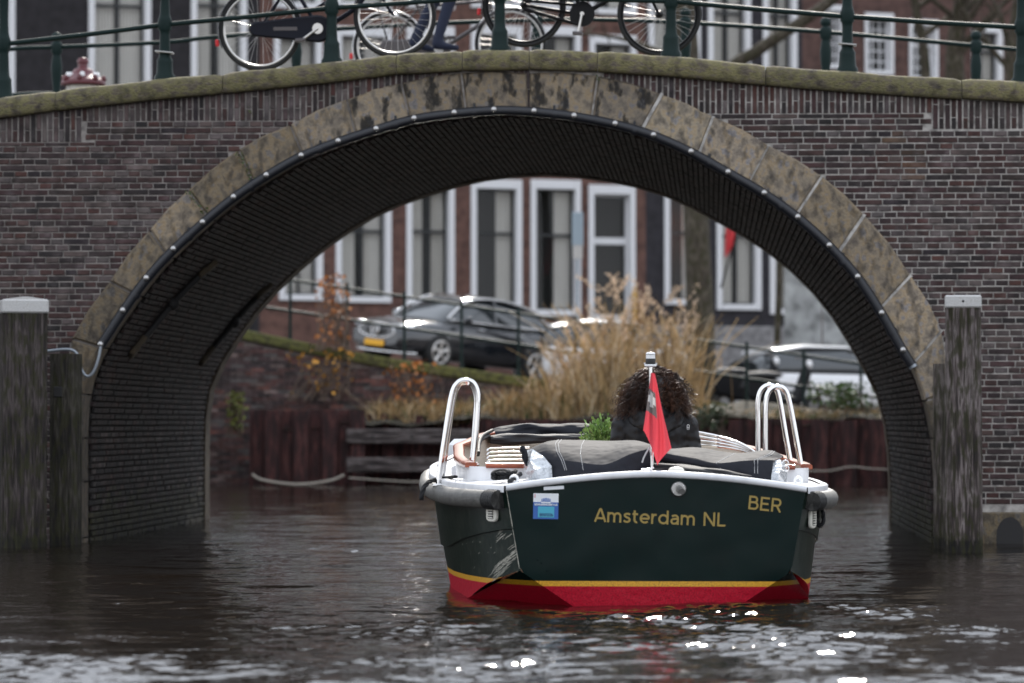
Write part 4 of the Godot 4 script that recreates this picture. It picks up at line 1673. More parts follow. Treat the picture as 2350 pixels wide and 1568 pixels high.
# ---------------------------------------------------------------- bicycles on the bridge
func wheel(parent: Node3D, o: Vector2, r: float, rim: Material, spokes := 32) -> void:
	var ty := MB.new()
	var at := Vector3(o.x, o.y, 0)
	ty.ring(at, Basis.IDENTITY, r - 0.019, 0.019, 44, 8)
	var w := part("wheel", ty, M.tyre, parent)
	var rm := MB.new()
	rm.ring(at, Basis.IDENTITY, r - 0.043, 0.011, 44, 6, 1.4)
	part("rim", rm, rim, w)
	var sp := MB.new()
	for k in spokes:
		var an := TAU * k / spokes
		var an2 := an + (0.5 if k % 4 < 2 else -0.5)
		var z := 0.028 if k % 2 else -0.028
		sp.rod(at + Vector3(cos(an2) * 0.03, sin(an2) * 0.03, z), at + Vector3(cos(an), sin(an), 0) * (r - 0.05), 0.0016, 3)
	part("spokes", sp, M.spoke, w)
	var hb := MB.new()
	hb.tube([at + Vector3(0, 0, -0.06), at + Vector3(0, 0, -0.03), at + Vector3(0, 0, 0.03), at + Vector3(0, 0, 0.06)], [0.012, 0.034, 0.034, 0.012], 12)
	part("hub", hb, rim, w)


func bar2(mb: MB, a: Vector2, b: Vector2, r: float, z := 0.0, z2 := INF) -> void:
	mb.rod(Vector3(a.x, a.y, z), Vector3(b.x, b.y, z if z2 == INF else z2), r, 8)


# rear and front are hub positions in the picture; the bike stands in the plane z
func bicycle(label: String, rear: Vector2, front: Vector2, z: float, r: float, o: Dictionary) -> Node3D:
	var pr := vp(rear.x, rear.y, z)
	var pf := vp(front.x, front.y, z)
	var b := thing("bicycle", label, "bicycle", pr, 0.0, "bicycles parked on the bridge")
	var dir := (pf - pr)
	var wb := dir.length()
	b.basis = Basis(Vector3(0, 0, 1), atan2(dir.y, dir.x)) * Basis(Vector3(1, 0, 0), o.get("lean", 0.04))
	var paint: Material = o.paint
	wheel(b, Vector2.ZERO, r, o.rim)
	wheel(b, Vector2(wb, 0), r, o.rim)
	var bb := Vector2(0.49, -0.045)
	var seat := Vector2(0.27, 0.42)
	var head := Vector2(wb - 0.2, 0.42)
	var headlow := Vector2(wb - 0.16, 0.27)
	var fr := MB.new()
	bar2(fr, bb, seat, 0.017)
	if o.get("step", true):
		var pth := []
		for q in smooth_path([Vector2(wb - 0.165, 0.3), Vector2(wb - 0.3, 0.12), Vector2(0.62, 0.0), bb], 5):
			pth.append(Vector3(q.x, q.y, 0))
		fr.tube(pth, 0.021, 10)
		bar2(fr, Vector2(wb - 0.18, 0.36), Vector2(0.46, 0.12), 0.014)
	else:
		bar2(fr, bb, headlow, 0.021)
		bar2(fr, seat + Vector2(0.01, -0.04), head, 0.016)
	for s in [-1, 1]:
		bar2(fr, Vector2.ZERO, bb, 0.011, 0.06 * s, 0.035 * s)
		bar2(fr, Vector2.ZERO, seat + Vector2(0.01, -0.06), 0.009, 0.06 * s, 0.02 * s)
		var fk := []
		for q in smooth_path([Vector2(wb, 0), Vector2(wb - 0.07, 0.12), Vector2(wb - 0.13, 0.3)], 4):
			fk.append(Vector3(q.x, q.y, 0.05 * s))
		fr.tube(fk, 0.012, 8)
	bar2(fr, headlow, head + Vector2(-0.02, 0.08), 0.022)
	part("frame", fr, paint, b)
	var cc := MB.new()
	var zc := 0.075
	if o.get("case", "full") == "full":
		var pts := []
		for k in 9:
			var an := PI / 2 + PI * k / 8.0
			pts.append(Vector2(-0.02, 0.0) + Vector2(cos(an), sin(an)) * 0.062)
		for k in 9:
			var an := -PI / 2 + PI * k / 8.0
			pts.append(bb + Vector2(cos(an), sin(an)) * 0.115)
		cc.prism(pts, zc - 0.02, zc + 0.025, 0.015)
		part("chain_case", cc, paint, b)
		var gp := MB.new()
		gp.box(Vector3(0.22, -0.02, zc + 0.027), Vector3(0.2, 0.03, 0.004), 0.001, Basis(Vector3(0, 0, 1), -0.09))
		part("chain_case_slot", gp, M.grey_paint, b)
	else:
		cc.tube([Vector3(bb.x, bb.y, zc - 0.012), Vector3(bb.x, bb.y, zc + 0.012)], 0.105, 24)
		bar2(cc, Vector2(0, 0.035), bb + Vector2(0, 0.07), 0.014, zc)
		bar2(cc, Vector2(0, -0.035), bb + Vector2(-0.02, -0.09), 0.016, zc)
		part("chain_case", cc, paint, b)
	var ck := MB.new()
	ck.rod(Vector3(bb.x, bb.y, zc + 0.02), Vector3(bb.x, bb.y, zc + 0.045), 0.045 if o.get("case", "full") == "full" else 0.018, 14)
	var ca: float = o.get("crank", -2.7)
	var cd := Vector2(cos(ca), sin(ca)) * 0.17
	ck.rod(Vector3(bb.x, bb.y, zc + 0.05), Vector3(bb.x + cd.x, bb.y + cd.y, zc + 0.055), 0.011, 8)
	part("crank", ck, M.rim_metal, b)
	var ck2 := MB.new()
	ck2.rod(Vector3(bb.x, bb.y, -0.06), Vector3(bb.x - cd.x, bb.y - cd.y, -0.07), 0.011, 8)
	part("crank", ck2, M.rim_metal, b)
	for s in [1, -1]:
		var pd := MB.new()
		pd.box(Vector3(bb.x + cd.x * s, bb.y + cd.y * s, (zc + 0.06) * s + 0.045 * s), Vector3(0.085, 0.03, 0.075), 0.006)
		part("pedal", pd, M.grey_paint, b)
	for q in [[0.0, 0.15, 3.5, r + 0.014], [wb, 0.75, 2.9, r + 0.014]]:
		var gd := MB.new()
		var rows := []
		for k in 17:
			var an: float = lerpf(q[1], q[2], k / 16.0)
			var row := []
			for s in 6:
				var w := lerpf(-0.026, 0.026, s / 5.0)
				var rr: float = q[3] - absf(w) * 0.35
				row.append(Vector3(q[0] + cos(an) * rr, sin(an) * rr, w))
			rows.append(row)
		gd.grid(rows)
		part("mudguard", gd, o.get("guard", paint), b)
	var rl := MB.new()
	rl.box(Vector3(cos(3.35) * (r + 0.03), sin(3.35) * (r + 0.03), 0.0), Vector3(0.03, 0.06, 0.045), 0.008)
	part("rear_light", rl, M.red_plastic, b)
	var sd := MB.new()
	sd.ball(Vector3(seat.x - 0.04, seat.y + 0.12, 0), Vector3(0.13, 0.035, 0.09), 14, 8)
	bar2(sd, seat, seat + Vector2(-0.02, 0.1), 0.013)
	part("saddle", sd, M.black_paint, b)
	var hbm := MB.new()
	bar2(hbm, head + Vector2(-0.02, 0.05), head + Vector2(-0.06, 0.22), 0.012)
	hbm.tube(smooth_path([Vector3(head.x - 0.22, head.y + 0.2, -0.28), Vector3(head.x - 0.08, head.y + 0.25, -0.22), Vector3(head.x - 0.06, head.y + 0.22, 0), Vector3(head.x - 0.08, head.y + 0.25, 0.22), Vector3(head.x - 0.22, head.y + 0.2, 0.28)], 4), 0.012, 8)
	part("handlebar", hbm, M.rim_metal, b)
	var rk := MB.new()
	for s in [-1, 1]:
		rk.rod(Vector3(-0.22, r + 0.05, 0.05 * s), Vector3(0.2, r + 0.05, 0.05 * s), 0.006, 6)
		rk.rod(Vector3(-0.1, r + 0.05, 0.05 * s), Vector3(0, 0, 0.065 * s), 0.005, 6)
	part("rack", rk, M.black_paint, b)
	return b


func build_bikes() -> void:
	bicycle("dark blue bicycle with white rims and long black chain case leaning on railing", Vector2(597, 68), Vector2(906, 38), -0.36, 0.347, {paint = M.blue_paint, rim = M.rim_metal, case = "full", crank = -2.6, guard = M.blue_paint})
	bicycle("black bicycle with round chain guard near the crown of the bridge", Vector2(1203, 12), Vector2(1513, 33), -0.37, 0.35, {paint = M.black_paint, rim = M.black_paint, case = "round", crank = -1.7, step = false})
	bicycle("teal and silver bicycle with a red rear light standing at the far railing", Vector2(893, 108), Vector2(1172, 100), -5.6, 0.35, {paint = M.grey_paint, rim = M.rim_metal, case = "full", crank = 0.7, step = false, guard = M.bright_white})
	# person walking on the far side of the bridge: only the legs show below the frame's edge
	var at := vp(1010, 118, -5.0)
	var p := thing("person", "person in dark navy trousers walking behind the bicycles on the bridge", "person", at, -1.2)
	var bones := [[Vector3(0.09, 0.92, 0), Vector3(0.1, 0.5, -0.07), 0.09, 0.062], [Vector3(0.1, 0.5, -0.07), Vector3(0.1, 0.09, 0.06), 0.062, 0.048], [Vector3(-0.09, 0.92, 0), Vector3(-0.1, 0.5, 0.03), 0.09, 0.062], [Vector3(-0.1, 0.5, 0.03), Vector3(-0.1, 0.12, 0.22), 0.062, 0.048], [Vector3(0.1, 0.05, 0.07), Vector3(0.1, 0.03, -0.13), 0.045, 0.034], [Vector3(-0.1, 0.08, 0.24), Vector3(-0.1, 0.03, 0.06), 0.045, 0.034], [Vector3(0, 0.95, 0), Vector3(0, 1.4, 0.02), 0.15, 0.15], [Vector3(-0.17, 1.42, 0.02), Vector3(0.17, 1.42, 0.02), 0.075, 0.075], [Vector3(0.2, 1.42, 0.02), Vector3(0.26, 1.1, 0.05), 0.055, 0.045], [Vector3(0.26, 1.1, 0.05), Vector3(0.24, 0.86, -0.08), 0.045, 0.035], [Vector3(-0.2, 1.42, 0.02), Vector3(-0.26, 1.1, 0.02), 0.055, 0.045], [Vector3(-0.26, 1.1, 0.02), Vector3(-0.24, 0.86, -0.12), 0.045, 0.035], [Vector3(0, 1.45, 0.02), Vector3(0, 1.56, 0.0), 0.055, 0.055], [Vector3(0, 1.62, -0.01), Vector3(0, 1.7, 0.0), 0.085, 0.098]]
	part("body", sdf(bones, 0.03, 0.025), M.denim, p)


# ---------------------------------------------------------------- a soft skin over tapered bones (surface nets)
func sdf(bones: Array, cell: float, k: float) -> MB:
	var lo := Vector3.INF
	var hi := -Vector3.INF
	for b in bones:
		var r := maxf(b[2], b[3]) + cell * 2
		lo = lo.min(b[0] - Vector3.ONE * r).min(b[1] - Vector3.ONE * r)
		hi = hi.max(b[0] + Vector3.ONE * r).max(b[1] + Vector3.ONE * r)
	var nx := int((hi.x - lo.x) / cell) + 2
	var ny := int((hi.y - lo.y) / cell) + 2
	var nz := int((hi.z - lo.z) / cell) + 2
	var f := PackedFloat32Array()
	f.resize(nx * ny * nz)
	f.fill(1.0)
	for b in bones:
		var a: Vector3 = b[0]
		var ab: Vector3 = b[1] - b[0]
		var l2 := maxf(ab.length_squared(), 1e-8)
		var ra: float = b[2]
		var rb: float = b[3]
		var m := maxf(ra, rb) + k + cell * 2
		var b0: Vector3 = (a.min(b[1]) - Vector3.ONE * m - lo) / cell
		var b1: Vector3 = (a.max(b[1]) + Vector3.ONE * m - lo) / cell
		for z in range(maxi(0, int(b0.z)), mini(nz, int(b1.z) + 2)):
			for y in range(maxi(0, int(b0.y)), mini(ny, int(b1.y) + 2)):
				for x in range(maxi(0, int(b0.x)), mini(nx, int(b1.x) + 2)):
					var q := lo + Vector3(x, y, z) * cell
					var t := clampf((q - a).dot(ab) / l2, 0, 1)
					var d := (q - a - ab * t).length() - lerpf(ra, rb, t)
					var i := (z * ny + y) * nx + x
					var o := f[i]
					var h := maxf(k - absf(o - d), 0.0) / k
					f[i] = minf(o, d) - h * h * k * 0.25
	var mb := MB.new()
	var id := {}
	for z in nz - 1:
		for y in ny - 1:
			for x in nx - 1:
				var i := (z * ny + y) * nx + x
				var s := 0
				var c := PackedFloat32Array()
				for e in 8:
					var v := f[i + (e & 1) + ((e >> 1) & 1) * nx + (e >> 2) * nx * ny]
					c.append(v)
					if v < 0:
						s += 1
				if s == 0 or s == 8:
					continue
				var sum := Vector3.ZERO
				var cnt := 0
				for e in 8:
					for ax in 3:
						var e2 := e | (1 << ax)
						if e2 == e or (c[e] < 0) == (c[e2] < 0):
							continue
						var t := c[e] / (c[e] - c[e2])
						var p0 := Vector3(e & 1, (e >> 1) & 1, e >> 2)
						var p1 := Vector3(e2 & 1, (e2 >> 1) & 1, e2 >> 2)
						sum += p0.lerp(p1, t)
						cnt += 1
				var g := Vector3(c[1] + c[3] + c[5] + c[7] - c[0] - c[2] - c[4] - c[6], c[2] + c[3] + c[6] + c[7] - c[0] - c[1] - c[4] - c[5], c[4] + c[5] + c[6] + c[7] - c[0] - c[1] - c[2] - c[3])
				id[i] = mb.v(lo + (Vector3(x, y, z) + sum / cnt) * cell, g)
	var st := [1, nx, nx * ny]
	for i in id.keys():
		for ax in 3:
			var j: int = i + st[ax]
			if j >= f.size() or (f[i] < 0) == (f[j] < 0):
				continue
			var u: int = st[(ax + 1) % 3]
			var w: int = st[(ax + 2) % 3]
			if not (id.has(i - u) and id.has(i - w) and id.has(i - u - w)):
				continue
			var a: int = id[i]
			var b: int = id[i - u]
			var d: int = id[i - u - w]
			var e: int = id[i - w]
			if f[i] < 0:
				mb.ix.append_array([a, d, b, a, e, d])
			else:
				mb.ix.append_array([a, b, d, a, d, e])
	return mb


# ---------------------------------------------------------------- street furniture, trees, vehicles
func tree(label: String, trunk: Array, r0: float, r1: float, limbs: int, seed_: int) -> void:
	var t := thing("bare_tree", label, "tree", Vector3.ZERO, 0.0, "bare trees along the quay")
	rng.seed = seed_
	var path := smooth_path(trunk, 6)
	var rad := []
	for k in path.size():
		var s := float(k) / (path.size() - 1)
		rad.append(lerpf(r0, r1, s) * (1.0 + 0.25 * exp(-s * 14.0)))
	var tm := MB.new()
	tm.tube(path, rad, 14)
	part("trunk", tm, M.bark, t)
	var cr := MB.new()
	for k in limbs:
		var s := rng.randf_range(0.45, 1.0)
		var at: Vector3 = path[int(s * (path.size() - 1))]
		var d := Vector3(jit(1), rng.randf_range(0.3, 1.0), jit(0.6)).normalized()
		var l := rng.randf_range(1.5, 3.5)
		var e := at + d * l
		cr.tube(smooth_path([at, at + d * l * 0.5 + Vector3(jit(0.2), 0.15, jit(0.2)), e], 4), [0.07, 0.065, 0.06, 0.055, 0.05, 0.04, 0.03, 0.025, 0.02], 6)
		for n in 7:
			var b := at.lerp(e, rng.randf_range(0.4, 1.0))
			var tip := b + Vector3(jit(0.9), rng.randf_range(0.1, 1.0), jit(0.9))
			cr.tube([b, b.lerp(tip, 0.5) + Vector3(jit(0.08), 0.05, 0), tip], [0.016, 0.011, 0.004], 5)
	if limbs > 0:
		part("crown", cr, M.bark, t)


func ground(x: float) -> float:
	return lerp_table(street, x) - 0.06


func build_street_things() -> void:
	rng.seed = 301
	var b0 := vp(1612, 880, -43.0)
	b0.y = ground(b0.x) - 0.1
	tree("thick mossy tree trunk rising in front of the plum grey house", [b0, vp(1606, 700, -43.0), vp(1600, 560, -43.0), vp(1594, 420, -43.2), vp(1580, 150, -43.5), vp(1560, -150, -43.8)], 0.28, 0.21, 5, 41)
	var b1 := vp(1590, 900, -50.0)
	b1.y = ground(b1.x)
	tree("slanting mossy tree limb crossing behind the right of the railing", [vp(1625, 900, -50.0), vp(1612, 420, -50.0), vp(1655, 190, -50.0), vp(1745, 112, -50.0), vp(1890, 15, -50.0), vp(2050, -120, -50.0)], 0.16, 0.11, 0, 42)
	var b2 := vp(2200, 900, -48.0)
	b2.y = ground(b2.x)
	tree("bare dark trunk behind the right railing, thicker of the two", [b2, vp(2196, 300, -48.0), vp(2192, 120, -48.0), vp(2212, -30, -48.0), vp(2230, -300, -48.0)], 0.24, 0.14, 9, 43)
	var b3 := vp(2150, 900, -52.0)
	b3.y = ground(b3.x)
	tree("thin bare trunk beside the thicker one behind the right railing", [b3, vp(2128, 300, -52.0), vp(2122, 130, -52.0), vp(2098, -10, -52.0), vp(2080, -250, -52.0)], 0.13, 0.08, 7, 44)
	var b4 := vp(2400, 900, -46.0)
	b4.y = ground(b4.x)
	tree("mossy bare trunk at the far right behind the railing", [b4, vp(2345, 300, -46.0), vp(2325, 150, -46.0), vp(2345, -20, -46.0), vp(2370, -300, -46.0)], 0.2, 0.13, 5, 45)
	rng.seed = 302
	car()
	# street lantern behind the left end of the bridge
	var la := vp(190, 196, -9.4)
	var l := thing("street_lantern", "dark red crowned street lantern behind the left coping", "street lamp", Vector3(la.x, 0, la.z))
	var py := la.y
	var pole := MB.new()
	pole.lathe([[0.13, 2.5], [0.12, 2.8], [0.06, 2.95], [0.04, py - 0.45], [0.06, py - 0.4], [0.1, py - 0.36]], 12)
	part("pole", pole, M.lantern_red, l)
	var gls := MB.new()
	gls.lathe([[0.1, py - 0.36], [0.185, py - 0.02], [0.17, py]], 6)
	part("lantern_glass", gls, M.white_plastic, l)
	var crown := MB.new()
	crown.lathe([[0.24, py], [0.255, py + 0.03], [0.22, py + 0.06], [0.13, py + 0.12], [0.12, py + 0.14], [0.1, py + 0.17], [0.055, py + 0.19], [0.055, py + 0.24], [0.07, py + 0.25], [0.05, py + 0.29], [0.01, py + 0.3]], 12)
	for k in 8:
		var an := TAU * k / 8
		crown.ball(Vector3(cos(an) * 0.225, py + 0.065, sin(an) * 0.225), Vector3(0.03, 0.04, 0.03), 8, 5)
	part("crown", crown, M.lantern_red, l)
	for k in 6:
		var an := TAU * k / 6 + 0.4
		var pn := MB.new()
		pn.box(Vector3(cos(an) * 0.165, py + 0.105, sin(an) * 0.165), Vector3(0.07, 0.055, 0.05), 0.012, Basis(Vector3.UP, -an))
		part("roof_light", pn, M.bright_white, l)
	# signpost
	var sg := vp(1326, 600, -44.0)
	var s := thing("signpost", "grey post with a tall pale blue street panel right of the white window", "sign", Vector3(sg.x, 0, sg.z))
	var sp := MB.new()
	sp.rod(Vector3(0, ground(sg.x), 0), Vector3(0, vp(1326, 492, -44).y, 0), 0.035, 8)
	part("post", sp, M.grey_pipe, s)
	var pb := MB.new()
	pb.box(Vector3(0, vp(1326, 526, -44).y, 0.05), Vector3(0.22, 0.66, 0.03), 0.01)
	part("panel", pb, M.sign_blue, s)
	var pc := MB.new()
	pc.box(Vector3(0, vp(1326, 578, -44).y, 0.05), Vector3(0.19, 0.28, 0.03), 0.01)
	part("panel", pc, M.dull_steel, s)
	# red flag hanging from the plum house
	var rf := thing("red_flag", "red flag hanging in front of the plum grey house window", "flag", Vector3.ZERO)
	var fp := MB.new()
	fp.rod(vp(1655, 660, -57.0), vp(1700, 500, -56.0), 0.025, 6)
	part("pole", fp, M.sash_black, rf)
	var fg := MB.new()
	var rows := []
	for k in 9:
		var f := k / 8.0
		var row := []
		for j in 7:
			var e := j / 6.0
			var u := lerpf(lerpf(1668, 1662, f), lerpf(1697, 1670, f * f), e)
			row.append(vp(u, lerpf(500, 592, f) - e * 6.0, -56.3 + 0.06 * sin(e * 9 + f * 2)))
		rows.append(row)
	rows.reverse()
	fg.grid(rows)
	part("cloth", fg, M.flag_red, rf)
	# pale hoarding and its post at the right of the far quay
	var ho := thing("site_hoarding", "tall pale grey site hoarding standing right of the plum grey house", "hoarding")
	for k in 4:
		var x0 := vp(1800 + k * 88, 700, -46.0).x
		var x1 := vp(1886 + k * 88, 700, -46.0).x
		var y1 := vp(1800, 560, -46.0).y
		var mb := MB.new()
		mb.box(Vector3((x0 + x1) / 2, (ground(x0) + y1) / 2, -46.0), Vector3(x1 - x0, y1 - ground(x0), 0.05), 0.01)
		part("panel", mb, M.hoarding, ho)
	var hp := MB.new()
	var hx := vp(1778, 700, -45.6)
	hp.rod(Vector3(hx.x, ground(hx.x), hx.z), vp(1792, 540, -45.6), 0.07, 8)
	single("timber_post", hp, M.bark, "brown timber post left of the pale hoarding", "post")
	var yb := MB.new()
	yb.box(vp(1457, 700, -50), Vector3(0.1, 0.75, 0.05), 0.01)
	yb.rod(vp(1457, 690, -50.05), Vector3(vp(1457, 690, -50).x, ground(vp(1457, 690, -50).x), -50.05), 0.03, 6)
	single("post_sign", yb, M.ochre, "narrow ochre sign standing right of the white door", "sign")
	scooter("dark parked scooter beyond the railing nearest the hoarding", Vector2(1800, 905), -41.0)
	scooter("dark parked scooter beyond the railing, nearer the big trunk", Vector2(1725, 895), -42.0)
	scooter("dark parked scooter under the plumed reeds behind the railing", Vector2(1480, 860), -42.5)
	van("white parked car behind the right end of the sloping railing", Vector2(1895, 905), -43.5, M.white_car)
	van("pale parked car mostly hidden behind the tall dry reeds", Vector2(1410, 850), -44.5, M.white_car)


func scooter(label: String, uv_: Vector2, z: float) -> void:
	var at := vp(uv_.x, uv_.y, z)
	at.y = ground(at.x)
	var t := thing("motor_scooter", label, "scooter", at, 0.35, "scooters parked on the quay")
	for x in [-0.55, 0.6]:
		var w := MB.new()
		w.ring(Vector3(x, 0.22, 0), Basis.IDENTITY, 0.15, 0.065, 20, 8)
		part("wheel", w, M.tyre, t)
	var b := MB.new()
	b.prism([Vector2(-0.85, 0.55), Vector2(-0.75, 0.36), Vector2(-0.3, 0.24), Vector2(0.25, 0.22), Vector2(0.35, 0.28), Vector2(0.52, 0.85), Vector2(0.42, 0.95), Vector2(0.2, 0.38), Vector2(-0.05, 0.36), Vector2(-0.15, 0.7), Vector2(-0.75, 0.74)], -0.14, 0.14, 0.04)
	part("body", b, M.black_paint, t)
	var s := MB.new()
	s.ball(Vector3(-0.42, 0.78, 0), Vector3(0.4, 0.08, 0.15), 14, 8)
	part("seat", s, M.black_rubber, t)
	var h := MB.new()
	h.rod(Vector3(0.45, 0.85, 0), Vector3(0.4, 1.08, 0), 0.025, 8)
	h.rod(Vector3(0.36, 1.1, -0.32), Vector3(0.36, 1.1, 0.32), 0.018, 8)
	part("handlebar", h, M.black_plastic, t)
	var l := MB.new()
	l.ball(Vector3(0.5, 0.98, 0), Vector3(0.06, 0.08, 0.1), 10, 6)
	part("headlight", l, M.bright_white, t)
	var f := MB.new()
	f.rod(Vector3(0.6, 0.22, 0), Vector3(0.48, 0.8, 0), 0.03, 8)
	part("fork", f, M.dull_steel, t)


func loft(sections: Array) -> MB:
	# sections: [x, half width, y low, y belt, y top, half width at the top]
	var mb := MB.new()
	var rows := []
	for s in sections:
		var row := []
		for k in 24:
			var an := TAU * k / 24.0
			var cz := cos(an)
			var sy := sin(an)
			var e := 0.45
			var px := signf(cz) * pow(absf(cz), e)
			var pyy := signf(sy) * pow(absf(sy), e)
			var y: float = (s[3] + pyy * (s[4] - s[3])) if pyy > 0 else (s[3] + pyy * (s[3] - s[2]))
			var w: float = lerpf(s[1], s[5], maxf(pyy, 0.0))
			row.append(Vector3(s[0], y, -px * w))
		rows.append(row)
	mb.grid(rows, true)
	mb.fan(rows[0], true)
	mb.fan(rows[-1])
	return mb


func car_wheels(t: Node3D, xs: Array, r: float, half: float) -> void:
	for x in xs:
		for s in [-1, 1]:
			var w := MB.new()
			w.tube([Vector3(x, r, s * (half - 0.22)), Vector3(x, r, s * (half - 0.2)), Vector3(x, r, s * (half - 0.02)), Vector3(x, r, s * half)], [r * 0.9, r, r, r * 0.88], 28)
			var o := part("wheel", w, M.tyre, t)
			var m := MB.new()
			m.ring(Vector3(x, r, s * half), Basis.IDENTITY, r * 0.64, 0.02, 28, 6)
			for k in 5:
				var an := TAU * k / 5 + 0.3
				for d in [-0.1, 0.1]:
					m.rod(Vector3(x, r, s * (half + 0.005)), Vector3(x + cos(an + d) * r * 0.64, r + sin(an + d) * r * 0.64, s * half), 0.022, 6)
			m.ball(Vector3(x, r, s * half), Vector3(0.06, 0.06, 0.02), 10, 5)
			part("rim", m, M.rim_metal, o)


func car() -> void:
	# nose towards +x in its own frame; parked on the slope, nose to the left and towards us
	var fw := vp(878, 845, -42.0)
	var t := thing("parked_car", "dark estate car with chrome grille and yellow plate parked behind the quay railing", "car", Vector3(fw.x, ground(fw.x) + 0.02, fw.z))
	var yaw := PI + 0.86
	var side := Basis(Vector3.UP, yaw)
	t.basis = Basis(Vector3(0, 0, 1), -0.13) * side
	t.position -= t.basis * Vector3(1.3, 0, 0.62)
	t.position.y = ground(t.position.x) + 0.02
	var body := loft([[-2.12, 0.7, 0.45, 0.72, 0.95, 0.62], [-2.05, 0.82, 0.3, 0.7, 1.05, 0.75], [-1.6, 0.88, 0.2, 0.7, 1.02, 0.82], [-0.8, 0.89, 0.18, 0.7, 0.98, 0.83], [0.4, 0.89, 0.18, 0.68, 0.96, 0.83], [1.0, 0.88, 0.19, 0.66, 0.95, 0.8], [1.5, 0.87, 0.2, 0.62, 0.9, 0.74], [1.95, 0.82, 0.22, 0.58, 0.82, 0.68], [2.12, 0.7, 0.28, 0.54, 0.74, 0.6], [2.18, 0.6, 0.34, 0.52, 0.68, 0.52]])
	part("body", body, M.car_paint, t)
	var gh := loft([[-1.95, 0.62, 0.85, 0.98, 1.12, 0.55], [-1.7, 0.73, 0.85, 1.0, 1.3, 0.6], [-1.2, 0.77, 0.85, 1.02, 1.44, 0.6], [-0.4, 0.78, 0.85, 1.04, 1.49, 0.6], [0.2, 0.77, 0.85, 1.04, 1.46, 0.59], [0.6, 0.76, 0.85, 1.0, 1.32, 0.58], [1.0, 0.73, 0.85, 0.95, 1.08, 0.6], [1.2, 0.68, 0.84, 0.9, 0.96, 0.6]])
	part("windows", gh, M.car_glass, t)
	var rf := loft([[-1.85, 0.5, 1.2, 1.24, 1.28, 0.46], [-1.3, 0.58, 1.38, 1.42, 1.465, 0.5], [-0.4, 0.6, 1.44, 1.48, 1.52, 0.52], [0.2, 0.59, 1.42, 1.45, 1.49, 0.5], [0.5, 0.56, 1.33, 1.36, 1.4, 0.46]])
	part("roof", rf, M.car_paint, t)
	for s in [-1, 1]:
		var tr := MB.new()
		tr.tube(smooth_path([Vector3(1.05, 0.99, s * 0.72), Vector3(0.55, 1.33, s * 0.62), Vector3(0.0, 1.46, s * 0.59), Vector3(-0.8, 1.46, s * 0.6), Vector3(-1.5, 1.32, s * 0.63), Vector3(-1.85, 1.05, s * 0.68)], 4), 0.022, 6)
		tr.tube([Vector3(1.0, 0.975, s * 0.8), Vector3(-0.5, 0.995, s * 0.83), Vector3(-1.8, 1.05, s * 0.76)], 0.018, 6)
		part("window_trim", tr, M.steel, t)
		var pl := MB.new()
		pl.rod(Vector3(-0.2, 1.0, s * 0.8), Vector3(-0.25, 1.47, s * 0.6), 0.03, 6)
		part("door_pillar", pl, M.car_paint, t)
		var mi := MB.new()
		mi.ball(Vector3(0.75, 1.02, s * 0.98), Vector3(0.07, 0.07, 0.11), 12, 8)
		part("mirror", mi, M.car_paint, t)
		var hl := MB.new()
		hl.ball(Vector3(1.98, 0.7, s * 0.6), Vector3(0.16, 0.08, 0.17), 12, 8)
		part("headlight", hl, M.clear_plastic, t)
		for x in [0.25, -0.85]:
			var hd := MB.new()
			hd.box(Vector3(x, 0.86, s * 0.885), Vector3(0.18, 0.025, 0.03), 0.008)
			part("door_handle", hd, M.steel, t)
	var gr := MB.new()
	gr.ball(Vector3(2.13, 0.6, 0), Vector3(0.07, 0.13, 0.46), 18, 10)
	var go := part("grille", gr, M.black_plastic, t)
	var ch := MB.new()
	var ringp := []
	for k in 28:
		var an := TAU * k / 28
		ringp.append(Vector3(2.17, 0.6 + sin(an) * 0.14, cos(an) * 0.48))
	ch.tube(ringp, 0.018, 6, false, true)
	part("grille_rim", ch, M.steel, go)
	var em := MB.new()
	em.ring(Vector3(2.215, 0.6, 0), Basis(Vector3.UP, PI / 2), 0.095, 0.014, 24, 6)
	for k in 3:
		var an := PI / 2 + TAU * k / 3
		em.rod(Vector3(2.215, 0.6, 0), Vector3(2.215, 0.6 + sin(an) * 0.095, cos(an) * 0.095), 0.016, 6, 0.005)
	part("emblem", em, M.steel, go)
	var np := MB.new()
	np.box(Vector3(2.2, 0.36, 0), Vector3(0.02, 0.115, 0.52), 0.004)
	part("number_plate", np, M.plate_yellow, t)
	var bp := MB.new()
	bp.tube(smooth_path([Vector3(1.85, 0.24, -0.82), Vector3(2.1, 0.22, -0.5), Vector3(2.18, 0.21, 0), Vector3(2.1, 0.22, 0.5), Vector3(1.85, 0.24, 0.82)], 4), 0.03, 6)
	part("bumper_trim", bp, M.steel, t)
	car_wheels(t, [1.3, -1.35], 0.335, 0.9)


